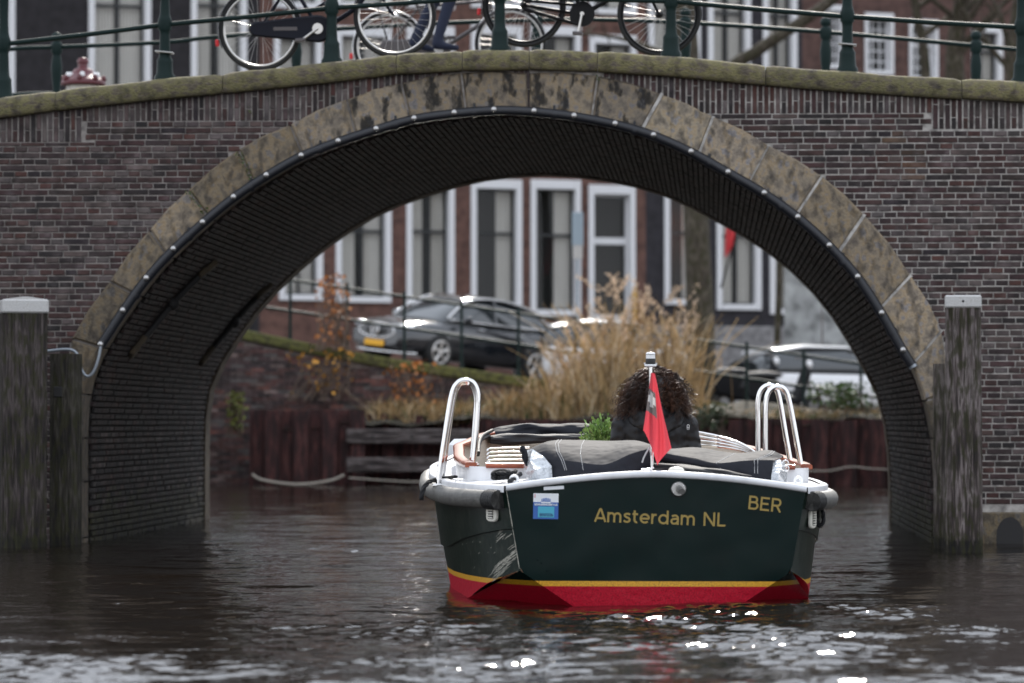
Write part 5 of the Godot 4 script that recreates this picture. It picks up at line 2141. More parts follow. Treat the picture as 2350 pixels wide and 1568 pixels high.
func van(label: String, uv_: Vector2, z: float, m: Material) -> void:
	var at := vp(uv_.x, uv_.y, z)
	at.y = ground(at.x)
	var t := thing("parked_car", label, "car", at, 0.5, "cars parked along the quay")
	part("body", loft([[-1.9, 0.7, 0.3, 0.7, 0.95, 0.65], [-1.7, 0.82, 0.22, 0.7, 1.0, 0.78], [0.9, 0.82, 0.2, 0.68, 0.95, 0.78], [1.6, 0.8, 0.22, 0.6, 0.85, 0.7], [1.9, 0.68, 0.3, 0.52, 0.7, 0.6]]), m, t)
	part("windows", loft([[-1.85, 0.6, 0.85, 1.0, 1.15, 0.55], [-1.4, 0.72, 0.85, 1.05, 1.42, 0.58], [0.1, 0.73, 0.85, 1.05, 1.46, 0.58], [0.8, 0.7, 0.85, 0.95, 1.1, 0.58], [1.1, 0.66, 0.84, 0.9, 0.95, 0.58]]), M.car_glass, t)
	part("roof", loft([[-1.6, 0.5, 1.3, 1.34, 1.38, 0.45], [-0.8, 0.58, 1.4, 1.45, 1.49, 0.5], [0.2, 0.56, 1.4, 1.43, 1.47, 0.48], [0.4, 0.5, 1.32, 1.35, 1.38, 0.42]]), m, t)
	car_wheels(t, [1.2, -1.2], 0.31, 0.82)


# ---------------------------------------------------------------- the launch
const BEAM := [[0.0, 0.832], [0.15, 0.91], [0.4, 1.0], [0.8, 1.075], [1.4, 1.12], [2.2, 1.13], [3.0, 1.08], [4.0, 0.88], [4.8, 0.6], [5.4, 0.33], [5.9, 0.04]]
const SHEER := [[0.0, 0.625], [1.0, 0.632], [2.0, 0.655], [3.5, 0.73], [5.0, 0.83], [5.9, 0.88]]
const KNUCK := [[0.0, 0.414], [1.4, 0.265], [3.0, 0.235], [5.0, 0.36], [5.9, 0.5]]
const COAM := [[0.8, 0.975], [1.1, 1.0], [1.8, 1.0], [3.0, 0.93], [4.0, 0.68], [4.5, 0.3]]
const CO_H := [[0.8, 0.742], [1.5, 0.765], [3.2, 0.85], [4.5, 0.95]]
var bt: Node3D


# boat-frame point at distance s ahead of the transom for a measured picture position
func bl(u: float, w: float, s: float) -> Vector3:
	var o := bt.transform * Vector3(0, 0, -s)
	var nrm := bt.basis.z
	var d := ray(u, w)
	var q := eye + d * ((o - eye).dot(nrm) / d.dot(nrm))
	return bt.transform.affine_inverse() * q


func bthing(called: String, label: String, category: String, group := "") -> Node3D:
	var o := thing(called, label, category, Vector3.ZERO, 0.0, group)
	o.transform = bt.transform
	return o


func side_x(s: float, y: float) -> float:
	var sh := soft_table(SHEER, s)
	var kn := soft_table(KNUCK, s)
	var b := lerp_table(BEAM, 0.0) if s <= 0.0 else soft_beam(s)
	var fl := clampf(s / 5.9, 0, 1)
	var bk := b - 0.042 - 0.12 * fl * fl
	if y >= kn:
		return lerpf(bk, b, clampf((y - kn) / (sh - kn), 0, 1))
	var low := bk - 0.014
	return maxf(0.0, low - (kn - y) * (0.11 + 0.5 * fl * fl))


func soft_beam(s: float) -> float:
	return lerpf(lerp_table(BEAM, s), soft_table(BEAM, s), clampf(s / 0.2, 0, 1))


func trans_x(y: float) -> float:
	if y > 0.18:
		return lerpf(0.755, 0.832, (y - 0.18) / 0.445)
	return 0.755 - 0.27 * (0.18 - y) / 0.18


func trans_top(x: float) -> float:
	return 0.704 - 0.079 * pow(absf(x) / 0.832, 1.7)


func build_boat() -> void:
	rng.seed = 501
	var at := vp(1505, 1385, 10.2)
	bt = thing("launch", "dark green open launch with yellow stripe and red underside heading under the arch", "boat", Vector3(at.x, 0, at.z), 0.127)
	bt.basis = bt.basis * Basis(Vector3(0, 0, 1), -0.006)
	hull()
	deck_and_cockpit()
	fittings()
	lettering()
	covers()
	flag_and_mast()
	ropes()
	skipper()


func band(mb: MB, s_list: Array, side: float, rows: Array) -> void:
	# rows: functions of s giving the heights from low to high
	var g := []
	for f in rows:
		var row := []
		for s in s_list:
			var y: float = f.call(s)
			var yc: float = 0.18 * (1.0 - s / 0.8)
			y = maxf(y, yc) if s < 2.2 else y
			row.append(Vector3(side * side_x(s, y), y, -s))
		if side > 0:
			row.reverse()
		g.append(row)
	if side < 0:
		for row in g:
			row.reverse()
	for row in g:
		row.reverse()
	mb.grid(g)


func hull() -> void:
	var sl := [0.0, 0.05, 0.1, 0.18, 0.28, 0.4, 0.55, 0.7, 0.85, 1.0, 1.2, 1.4, 1.7, 2.0, 2.4, 2.8, 3.2, 3.6, 4.0, 4.4, 4.8, 5.2, 5.5, 5.75, 5.9]
	for side in [-1.0, 1.0]:
		var up := MB.new()
		band(up, sl, side, [func(s): return soft_table(KNUCK, s), func(s): return lerpf(soft_table(KNUCK, s), soft_table(SHEER, s), 0.35), func(s): return lerpf(soft_table(KNUCK, s), soft_table(SHEER, s), 0.7), func(s): return soft_table(SHEER, s)])
		part("topside", up, M.side_green, bt)
		var lo := MB.new()
		band(lo, sl, side, [func(_s): return 0.123, func(s): return lerpf(0.123, soft_table(KNUCK, s), 0.5), func(s): return soft_table(KNUCK, s) - 0.004])
		band(lo, sl, side, [func(s): return soft_table(KNUCK, s) - 0.004, func(s): return soft_table(KNUCK, s)])
		part("lower_topside", lo, M.side_green, bt)
		var ye := MB.new()
		band(ye, sl, side, [func(_s): return 0.094, func(_s): return 0.123])
		part("waterline_stripe", ye, M.boot_yellow, bt)
		var re := MB.new()
		band(re, sl, side, [func(_s): return -0.35, func(_s): return -0.1, func(_s): return 0.03, func(_s): return 0.094])
		part("bottom_paint", re, M.antifoul, bt)
		# the cut-off corner under each quarter
		var A := Vector3(side * 0.755, 0.18, 0)
		var B := Vector3(side * 0.485, 0, 0)
		var C := Vector3(side * side_x(0.8, 0.0), 0, -0.8)
		for q in [[0.18, 0.123, "corner_panel", M.hull_green], [0.123, 0.094, "waterline_stripe", M.boot_yellow], [0.094, -0.3, "bottom_paint", M.antifoul]]:
			var t0: float = (0.18 - q[0]) / 0.18
			var t1: float = (0.18 - q[1]) / 0.18
			var mb := MB.new()
			var p := [A.lerp(B, t0), A.lerp(C, t0), A + (C - A) * t1, A + (B - A) * t1]
			if side > 0:
				mb.quad(p[3], p[2], p[1], p[0])
			else:
				mb.quad(p[0], p[1], p[2], p[3])
			part(q[2], mb, q[3], bt)
	var tr := MB.new()
	var g := []
	for k in 13:
		var row := []
		for j in 33:
			var e := lerpf(-1, 1, j / 32.0)
			var f := k / 12.0
			var x0 := trans_x(lerpf(0.123, 0.64, f))
			var x := e * x0
			var y := lerpf(0.123, minf(trans_top(x), 0.72), f)
			row.append(Vector3(e * trans_x(minf(y, 0.625)), y, 0.018 * (1.0 - e * e)))
		g.append(row)
	tr.grid(g)
	part("transom", tr, M.hull_green, bt)
	for q in [[0.094, 0.123, "waterline_stripe", M.boot_yellow], [-0.3, 0.094, "bottom_paint", M.antifoul]]:
		var mb := MB.new()
		var gg := []
		for k in 5:
			var y := lerpf(q[0], q[1], k / 4.0)
			var row := []
			for j in 33:
				var e := lerpf(-1, 1, j / 32.0)
				row.append(Vector3(e * maxf(trans_x(y), 0.05), y, 0.018 * (1.0 - e * e)))
			gg.append(row)
		mb.grid(gg)
		part(q[2], mb, q[3], bt)
	# worn white scratches on the left quarter
	var sc := MB.new()
	var strokes := []
	for k in 64:
		var f := rng.randf()
		strokes.append([lerpf(0.015, 0.24, f * f) + jit(0.012), lerpf(0.31, 0.17, f) + jit(0.035), rng.randf_range(0.03, 0.16)])
	for k in 9:
		strokes.append([0.03 + rng.randf() * 0.1, rng.randf_range(0.37, 0.41), rng.randf_range(0.05, 0.12)])
	for k in 12:
		strokes.append([rng.randf_range(0.1, 0.9), rng.randf_range(0.17, 0.36), rng.randf_range(0.01, 0.035)])
	for q in strokes:
		var s0: float = q[0]
		var y0: float = q[1]
		var pts := []
		for k in 6:
			var f := k / 5.0
			var s: float = s0 + q[2] * f
			var y: float = y0 - q[2] * f * 0.42 + jit(0.0025)
			pts.append(Vector3(-side_x(s, y) - 0.0025, y, -s))
		for k in 5:
			var w0 := 0.0009 * (1.0 - absf(k / 5.0 - 0.5) * 1.6) + rng.randf() * 0.0011
			var w1 := 0.0009 * (1.0 - absf((k + 1) / 5.0 - 0.5) * 1.6) + rng.randf() * 0.0011
			sc.quad(pts[k] + Vector3(0, -w0, 0), pts[k] + Vector3(0, w0, 0), pts[k + 1] + Vector3(0, w1, 0), pts[k + 1] + Vector3(0, -w1, 0))
	stuff(part("paint_scuffs", sc, M.scuff, bt))
	var ed := MB.new()
	for q in [[0.625, 0.414], [0.41, 0.19]]:
		var p2 := []
		for k in 9:
			var y := lerpf(q[0], q[1], k / 8.0)
			p2.append(Vector3(-trans_x(y) - 0.0005, y, 0.001))
		ed.tube(p2, [0.0008, 0.0016, 0.001, 0.0022, 0.0012, 0.0024, 0.002, 0.0026, 0.001], 5)
	part("worn_edge", ed, M.scuff, bt)


func deck_y(x: float, s: float) -> float:
	var sh := soft_table(SHEER, s)
	var cam := lerpf(0.079, 0.03, clampf(s / 1.2, 0, 1))
	return sh + cam * (1.0 - pow(minf(absf(x) / maxf(soft_beam(s), 0.05), 1.0), 1.7)) + 0.014


func deck_and_cockpit() -> void:
	var dk := MB.new()
	var g := []
	for s in [-0.012, 0.0, 0.1, 0.25, 0.4, 0.6, 0.82]:
		var row := []
		for k in 41:
			var e := lerpf(-1, 1, k / 40.0)
			var b := soft_beam(maxf(s, 0.0))
			row.append(Vector3(e * b, deck_y(e * b, maxf(s, 0)) + 0.004, -s))
		g.append(row)
	dk.grid(g)
	var lip := []
	for q in [[-0.03, 0.006], [-0.024, 0.022], [0.0, 0.025], [0.008, 0.004]]:
		var row := []
		for k in 41:
			var e := lerpf(-1, 1, k / 40.0)
			var x := e * 0.836
			row.append(Vector3(x, trans_top(x) + 0.016 + q[0] + 0.006, q[1] + 0.016 * (1.0 - e * e)))
		lip.append(row)
	dk.grid(lip)
	for side in [-1.0, 1.0]:
		var gg := []
		for k in 40:
			var s := lerpf(0.82, 4.5, k / 39.0)
			var row := []
			for j in 5:
				var x := lerpf(soft_table(COAM, s), soft_beam(s), j / 4.0)
				row.append(Vector3(side * x, deck_y(x, s), -s))
			if side < 0:
				row.reverse()
			gg.append(row)
		dk.grid(gg)
	var fd := []
	for k in 14:
		var s := lerpf(4.5, 5.9, k / 13.0)
		var row := []
		for j in 13:
			var e := lerpf(-1, 1, j / 12.0)
			row.append(Vector3(e * soft_beam(s), deck_y(e * soft_beam(s), s), -s))
		fd.append(row)
	dk.grid(fd)
	for side in [-1.0, 1.0]:
		var gl := []
		for k in 60:
			var s := lerpf(0.0, 5.85, k / 59.0)
			var b := soft_beam(s)
			var dy := deck_y(b, s)
			var row := [Vector3(side * (b - 0.03), dy + 0.012, -s), Vector3(side * (b + 0.004), dy + 0.012, -s), Vector3(side * (b + 0.014), dy + 0.004, -s), Vector3(side * (b + 0.014), dy - 0.03, -s)]
			if side < 0:
				row.reverse()
			gl.append(row)
		dk.grid(gl)
	part("deck", dk, M.gelcoat, bt)
	# white raised bow box, seen past the left rail
	var bw := MB.new()
	var P := bl(1062, 1030, 4.3)
	bw.box(P + Vector3(0.05, -0.02, 0), Vector3(0.2, 0.17, 0.5), 0.04, Basis(Vector3.UP, -0.3))
	part("bow_locker", bw, M.gelcoat, bt)
	# coaming: outer white, inner cream, teak cap
	var ring := []
	for k in 12:
		ring.append(Vector2(lerpf(-0.9, 0.9, k / 11.0), 0.8))
	for k in 30:
		var s := lerpf(0.86, 4.5, k / 29.0)
		ring.append(Vector2(soft_table(COAM, s), s))
	for k in 6:
		ring.append(Vector2(lerpf(0.25, -0.25, k / 5.0), 4.56))
	for k in 30:
		var s := lerpf(4.5, 0.86, k / 29.0)
		ring.append(Vector2(-soft_table(COAM, s), s))
	var out := []
	var top := []
	var inn := []
	var low := []
	var cap0 := []
	for q in ring:
		var c: Vector2 = Vector2(0, 2.3)
		var d: Vector2 = (c - q).normalized()
		var h := lerp_table(CO_H, q.y)
		var i: Vector2 = q + d * 0.035
		var i2: Vector2 = q + d * 0.12
		out.append(Vector3(q.x, deck_y(q.x, q.y) - 0.01, -q.y))
		top.append(Vector3(q.x, h, -q.y))
		inn.append(Vector3(i.x, h, -i.y))
		low.append(Vector3(i2.x, 0.33, -i2.y))
		cap0.append(Vector3((q.x + i.x) / 2, h + 0.006, -(q.y + i.y) / 2))
	var cw := MB.new()
	cw.grid([top, out], true)
	part("coaming", cw, M.gelcoat, bt)
	var ci := MB.new()
	ci.grid([low, inn], true)
	part("cockpit_lining", ci, M.cream, bt)
	for q in [[0, 12], [12, 42], [42, 48], [48, 78]]:
		var tk := MB.new()
		var seg: Array = cap0.slice(q[0], q[1])
		var a := []
		var rows := []
		for k in seg.size():
			var d: Vector3 = (seg[mini(k + 1, seg.size() - 1)] - seg[maxi(k - 1, 0)]).normalized()
			var n := Vector3(-d.z, 0, d.x).normalized() * 0.034
			rows.append([seg[k] - n + Vector3(0, -0.014, 0), seg[k] - n + Vector3(0, 0.008, 0), seg[k] - n * 0.7 + Vector3(0, 0.016, 0), seg[k] + n * 0.7 + Vector3(0, 0.016, 0), seg[k] + n + Vector3(0, 0.008, 0), seg[k] + n + Vector3(0, -0.014, 0)])
		tk.grid(rows, true)
		tk.fan(rows[0], true)
		tk.fan(rows[-1])
		part("teak_trim", tk, M.teak, bt)
	var fl := MB.new()
	fl.box(Vector3(0, 0.06, -2.5), Vector3(1.5, 0.04, 3.6), 0.01)
	part("cockpit_floor", fl, M.teak, bt)
	for q in [[Vector3(0, 0.25, -1.25), Vector3(1.3, 0.42, 0.5)], [Vector3(-0.72, 0.25, -2.6), Vector3(0.36, 0.36, 2.0)], [Vector3(0.72, 0.25, -2.6), Vector3(0.36, 0.36, 2.0)]]:
		var st := MB.new()
		st.box(q[0], q[1], 0.04)
		part("bench", st, M.cream, bt)
	# backrest with chrome hand rails inside the port quarter
	var br := MB.new()
	for k in 4:
		var v0 := 1030.0 + k * 9.0
		var pth := [bl(1118, v0 + 6, 1.6), bl(1124, v0, 1.62), bl(1160, v0 - 2, 1.66), bl(1215, v0 - 3, 1.7)]
		br.tube(smooth_path(pth, 4), 0.0055, 8)
	part("hand_rail", br, M.steel, bt)


func arch_rail(pts: Array, r: float) -> MB:
	var mb := MB.new()
	mb.tube(smooth_path(pts, 7), r, 14)
	return mb


func fittings() -> void:
	# rub rail tubes
	for side in [-1.0, 1.0]:
		var pth := []
		var s := 0.03
		while s < 5.7:
			pth.append(Vector3(side * (soft_beam(s) + 0.022), soft_table(SHEER, s) - 0.058, -s))
			s += 0.1
		var mb := MB.new()
		mb.tube(pth, 0.052, 14)
		part("fender_strip", mb, M.rubber, bt)
		var ew := MB.new()
		for k in 10:
			var a: Vector3 = pth[0].lerp(pth[1], k * 0.11)
			var b: Vector3 = pth[0].lerp(pth[1], k * 0.11 + 0.1)
			ew.tube([a, b], 0.0545 + 0.002 * (k % 2), 12)
		part("fender_lashing", ew, M.black_rubber, bt)
		# side vent
		var P := Vector3(side * (side_x(0.17, 0.5) + 0.006), 0.5, -0.17)
		if side > 0:
			P.y = 0.47
		var along := Vector3(side * (side_x(0.22, 0.5) - side_x(0.12, 0.5)), 0, -0.1).normalized()
		var bs := Basis(along, Vector3.UP, along.cross(Vector3.UP))
		if side < 0:
			bs = Basis(-along, Vector3.UP, (-along).cross(Vector3.UP))
		var vt := MB.new()
		vt.xf = Transform3D(bs, P)
		var o := []
		for k in 24:
			var an := TAU * k / 24
			o.append(Vector2(signf(cos(an)) * pow(absf(cos(an)), 0.5) * 0.062, signf(sin(an)) * pow(absf(sin(an)), 0.5) * 0.057))
		vt.prism(o, -0.006, 0.01, 0.005)
		var vo := part("vent", vt, M.white_plastic, bt)
		var dk := MB.new()
		dk.xf = vt.xf
		dk.box(Vector3(0, 0, 0.0112), Vector3(0.062, 0.082, 0.002), 0.0008)
		part("vent_recess", dk, M.black_plastic, vo)
		for k in 6:
			var lv := MB.new()
			lv.xf = vt.xf
			lv.box(Vector3(0, -0.035 + k * 0.014, 0.015), Vector3(0.062, 0.008, 0.006), 0.002, Basis(Vector3(1, 0, 0), 0.5))
			part("louvre", lv, M.white_plastic, vo)
	# stainless grab rails
	for q in [[[1005, 1112, 1.25], [1020, 1010, 1.25], [1036, 910, 1.25], [1050, 880, 1.25], [1069, 873, 1.25], [1088, 882, 1.25], [1097, 915, 1.25], [1093, 990, 1.25], [1086, 1066, 1.25]], [[1014, 1106, 1.6], [1026, 1010, 1.6], [1041, 914, 1.6], [1053, 884, 1.6], [1070, 877, 1.6], [1085, 886, 1.6], [1093, 918, 1.6], [1089, 990, 1.6], [1083, 1062, 1.6]], [[1757, 1040, 1.15], [1757, 980, 1.15], [1758, 925, 1.15], [1766, 898, 1.15], [1784, 888, 1.15], [1802, 896, 1.15], [1812, 925, 1.15], [1828, 1010, 1.15], [1846, 1114, 1.15]], [[1740, 1038, 1.55], [1740, 980, 1.55], [1740, 922, 1.55], [1748, 895, 1.55], [1765, 885, 1.55], [1781, 893, 1.55], [1790, 922, 1.55], [1805, 1010, 1.55], [1823, 1110, 1.55]]]:
		var pts := []
		for k in q:
			pts.append(bl(k[0], k[1], k[2]))
		var o := part("grab_rail", arch_rail(pts, 0.0165), M.steel, bt)
		for e in [0, 8]:
			var fp := MB.new()
			fp.box(pts[e] + Vector3(0, -0.004, 0), Vector3(0.07, 0.016, 0.05), 0.004)
			part("foot_plate", fp, M.steel, o)
	# stern fittings
	var ex := bl(1557, 1123, -0.02)
	var em := MB.new()
	em.tube([Vector3(ex.x, ex.y, 0.012), Vector3(ex.x, ex.y, 0.03), Vector3(ex.x, ex.y, 0.034)], [0.043, 0.043, 0.036], 24)
	var eo := part("exhaust_flange", em, M.dull_steel, bt)
	var ep := MB.new()
	ep.tube([Vector3(ex.x + 0.002, ex.y + 0.004, 0.03), Vector3(ex.x + 0.012, ex.y - 0.012, 0.09)], [0.02, 0.017], 16)
	part("outlet_pipe", ep, M.dull_steel, eo)
	for k in 4:
		var an := TAU * k / 4 + 0.6
		var b := MB.new()
		b.ball(Vector3(ex.x + cos(an) * 0.033, ex.y + sin(an) * 0.033, 0.035), Vector3(0.004, 0.004, 0.003), 8, 4)
		part("screw", b, M.steel, eo)
	var lp := bl(1552, 1094, 0.05)
	var lm := MB.new()
	lm.ball(Vector3.ZERO, Vector3.ONE, 4, 2)
	lm = MB.new()
	lm.xf = Transform3D(Basis.IDENTITY, Vector3(lp.x, deck_y(lp.x, 0.05) + 0.004, -0.05))
	lm.lathe([[0.046, 0.0], [0.047, 0.012], [0.043, 0.024], [0.034, 0.033], [0.015, 0.037], [0.002, 0.0375]], 20)
	part("deck_lamp", lm, M.white_plastic, bt)
	for q in [[1255, 1310], [1243, 1292], [1362, 1291], [1374, 1309], [1234, 1285]]:
		var b := MB.new()
		var p := bl(q[0], q[1], -0.01)
		b.ball(Vector3(p.x, p.y, 0.012), Vector3(0.005, 0.005, 0.006), 8, 5)
		part("rivet", b, M.hull_green, bt)
	# little cleats and eyes on the deck
	for q in [[1051, 1115, 0.75, M.steel], [1485, 1090, 0.1, M.steel], [1510, 1091, 0.1, M.black_plastic]]:
		var p := bl(q[0], q[1], q[2])
		p.y = deck_y(p.x, q[2])
		var b := MB.new()
		b.rod(p + Vector3(-0.012, 0, 0), p + Vector3(-0.012, 0.022, 0), 0.005, 8)
		b.rod(p + Vector3(0.012, 0, 0), p + Vector3(0.012, 0.022, 0), 0.005, 8)
		b.rod(p + Vector3(-0.03, 0.024, 0), p + Vector3(0.03, 0.024, 0), 0.006, 8)
		part("cleat", b, q[3], bt)
	for q in [[1180, 1104, 0.18], [1832, 1108, 0.3]]:
		var p := bl(q[0], q[1], q[2])
		p.y = deck_y(p.x, q[2]) + 0.022
		var b := MB.new()
		b.ring(p, Basis.IDENTITY, 0.019, 0.0085, 24, 8)
		b.box(p - Vector3(0, 0.026, 0), Vector3(0.07, 0.008, 0.05), 0.003)
		part("mooring_eye", b, M.bright_white, bt)
	# stainless frame of the folded hood, right of the skipper
	for k in 4:
		var b := MB.new()
		var dv := k * 8.0
		b.tube(smooth_path([bl(1600, 992 + dv * 1.2, 1.9), bl(1640, 1000 + dv, 2.0), bl(1690, 1014 + dv * 0.7, 1.9), bl(1725, 1032 + dv * 0.4, 1.7), bl(1742, 1048 + dv * 0.2, 1.5)], 5), 0.009, 8)
		part("hood_bow", b, M.steel, bt)
	for q in [[[1130, 988, 3.9], [1108, 1000, 3.6], [1100, 1015, 3.3], [1098, 1040, 3.0]], [[1122, 1000, 3.8], [1104, 1010, 3.5], [1098, 1028, 3.2], [1097, 1044, 3.0]]]:
		var pts := []
		for k in q:
			pts.append(bl(k[0], k[1], k[2]))
		var b := MB.new()
		b.tube(smooth_path(pts, 4), 0.012, 8)
		part("hood_bow", b, M.black_rubber, bt)
	# stickers
	var sw := bl(1256, 1120, 0)
	var s1 := MB.new()
	s1.box(Vector3(sw.x + 0.035, sw.y, 0.0125), Vector3(0.112, 0.018, 0.0025), 0.0, Basis(Vector3(0, 0, 1), 0.06))
	part("white_label", s1, M.sticker_white, bt)


# letters drawn as strokes on a grid whose cap height is 1
func arc(cx: float, cy: float, rx: float, ry: float, a0: float, a1: float, n := 14) -> Array:
	var o := []
	for k in n + 1:
		var an := deg_to_rad(lerpf(a0, a1, float(k) / n))
		o.append(Vector2(cx + cos(an) * rx, cy + sin(an) * ry))
	return o


func pl2(l: Array) -> Array:
	var o := []
	for k in range(0, l.size(), 2):
		o.append(Vector2(l[k], l[k + 1]))
	return o


func glyph(ch: String) -> Array:   # [advance, strokes...]
	match ch:
		"A": return [0.86, pl2([0.06, 0, 0.39, 0.92]), pl2([0.47, 0.92, 0.8, 0]), pl2([0.36, 0.925, 0.5, 0.925]), pl2([0.2, 0.27, 0.66, 0.27])]
		"m": return [1.06, pl2([0.075, 0, 0.075, 0.74]), arc(0.29, 0.445, 0.215, 0.225, 180, 0) + pl2([0.505, 0]), arc(0.72, 0.445, 0.215, 0.225, 180, 0) + pl2([0.935, 0])]
		"s": return [0.56, smooth_path(pl2([0.49, 0.6, 0.39, 0.66, 0.27, 0.665, 0.14, 0.61, 0.13, 0.51, 0.2, 0.44, 0.3, 0.395, 0.42, 0.34, 0.475, 0.25, 0.44, 0.14, 0.33, 0.08, 0.2, 0.085, 0.06, 0.16]), 3)]
		"t": return [0.5, pl2([0.2, 0.92, 0.2, 0.26]) + arc(0.355, 0.26, 0.155, 0.185, 180, 285), pl2([0.05, 0.665, 0.44, 0.665])]
		"e": return [0.76, pl2([0.09, 0.36, 0.67, 0.36]), arc(0.37, 0.37, 0.295, 0.295, -2, 315, 24)]
		"r": return [0.44, pl2([0.075, 0, 0.075, 0.74]), smooth_path(pl2([0.075, 0.36, 0.12, 0.55, 0.22, 0.65, 0.38, 0.67]), 4)]
		"d": return [0.8, arc(0.37, 0.37, 0.295, 0.295, 0, 360, 28), pl2([0.665, 0, 0.665, 1.0])]
		"a": return [0.68, smooth_path(pl2([0.545, 0, 0.545, 0.42, 0.51, 0.58, 0.41, 0.66, 0.28, 0.67, 0.11, 0.6]), 4), smooth_path(pl2([0.545, 0.41, 0.4, 0.43, 0.2, 0.4, 0.095, 0.31, 0.09, 0.2, 0.16, 0.1, 0.28, 0.075, 0.42, 0.11, 0.545, 0.24]), 4)]
		"N": return [0.92, pl2([0.08, 0, 0.08, 1]), pl2([0.1, 0.96, 0.74, 0.04]), pl2([0.76, 0, 0.76, 1])]
		"L": return [0.66, pl2([0.08, 0, 0.08, 1]), pl2([0.08, 0.07, 0.6, 0.07])]
		"B": return [0.8, pl2([0.08, 0, 0.08, 1]), pl2([0.08, 0.93]) + arc(0.4, 0.735, 0.2, 0.195, 90, -90) + pl2([0.08, 0.54]), pl2([0.4, 0.54]) + arc(0.44, 0.305, 0.23, 0.235, 90, -90) + pl2([0.08, 0.07])]
		"E": return [0.76, pl2([0.08, 0, 0.08, 1]), pl2([0.08, 0.93, 0.67, 0.93]), pl2([0.08, 0.51, 0.6, 0.51]), pl2([0.08, 0.07, 0.68, 0.07])]
		"R": return [0.8, pl2([0.08, 0, 0.08, 1]), pl2([0.08, 0.93]) + arc(0.42, 0.695, 0.23, 0.235, 90, -90) + pl2([0.08, 0.46]), pl2([0.4, 0.46, 0.69, 0])]
		"V": return [0.84, pl2([0.05, 1, 0.42, 0.04]), pl2([0.42, 0.04, 0.79, 1])]
		"G": return [0.9, arc(0.48, 0.5, 0.4, 0.43, 45, 330, 20) + pl2([0.85, 0.45, 0.55, 0.45])]
		"U": return [0.86, pl2([0.08, 1]) + arc(0.42, 0.4, 0.34, 0.33, 180, 360) + pl2([0.76, 1])]
		"I": return [0.26, pl2([0.1, 0, 0.1, 1])]
		"S": return [0.7, smooth_path(pl2([0.6, 0.82, 0.45, 0.92, 0.25, 0.91, 0.12, 0.75, 0.2, 0.58, 0.4, 0.5, 0.58, 0.38, 0.58, 0.18, 0.42, 0.07, 0.22, 0.08, 0.06, 0.2]), 3)]
		"W": return [1.2, pl2([0.05, 1, 0.32, 0.04, 0.58, 0.95, 0.84, 0.04, 1.1, 1])]
		"J": return [0.62, pl2([0.5, 1]) + arc(0.28, 0.3, 0.22, 0.23, 0, -170)]
		"0": return [0.8, arc(0.37, 0.5, 0.29, 0.43, 0, 360, 22)]
		"1": return [0.45, pl2([0.08, 0.8, 0.28, 0.95, 0.28, 0])]
		"2": return [0.72, smooth_path(pl2([0.08, 0.78, 0.2, 0.92, 0.42, 0.92, 0.56, 0.75, 0.46, 0.5, 0.08, 0.08]), 3), pl2([0.08, 0.07, 0.6, 0.07])]
		"6": return [0.76, arc(0.36, 0.3, 0.27, 0.23, 0, 360, 20), smooth_path(pl2([0.09, 0.3, 0.14, 0.65, 0.32, 0.95]), 4)]
	return [0.44]


func stroke(mb: MB, l: Array, w: float, z0: float, z1: float) -> void:
	var L := []
	var R := []
	for k in l.size():
		var d0: Vector2 = (l[k] - l[k - 1]).normalized() if k > 0 else Vector2.ZERO
		var d1: Vector2 = (l[k + 1] - l[k]).normalized() if k < l.size() - 1 else Vector2.ZERO
		var d := (d0 + d1).normalized()
		var m := 1.0
		if k > 0 and k < l.size() - 1:
			m = minf(1.8, 1.0 / maxf(0.4, d.dot(d0)))
		var nn := d.orthogonal() * w * 0.5 * m
		L.append(l[k] - nn)
		R.append(l[k] + nn)
	for k in l.size() - 1:
		var q := [L[k], R[k], R[k + 1], L[k + 1]]
		var f := []
		var g := []
		for e in q:
			f.append(Vector3(e.x, e.y, z1))
			g.append(Vector3(e.x, e.y, z0))
		mb.quad(f[0], f[1], f[2], f[3])
		mb.quad(f[1], f[0], g[0], g[1])
		mb.quad(f[3], f[2], g[2], g[3])


func put_text(s: String, called: String, o: Vector3, width: float, cap: float, turn: float, m: Material, parent: Node3D, weight := 0.145) -> void:
	var total := -0.06
	for ch in s:
		total += glyph(ch)[0] + 0.06
	var sx := width / total
	var x := -width / 2
	var bs := Basis(Vector3(0, 0, 1), turn)
	for ch in s:
		var gl := glyph(ch)
		if gl.size() > 1:
			var mb := MB.new()
			mb.xf = Transform3D(bs, o)
			for k in range(1, gl.size()):
				var l := []
				for q in gl[k]:
					l.append(Vector2(x + q.x * sx, (q.y - 0.5) * cap))
				stroke(mb, l, weight * cap, -0.002, 0.0008 + 0.00015 * k)
			part(called, mb, m, parent)
		x += (gl[0] + 0.06) * sx


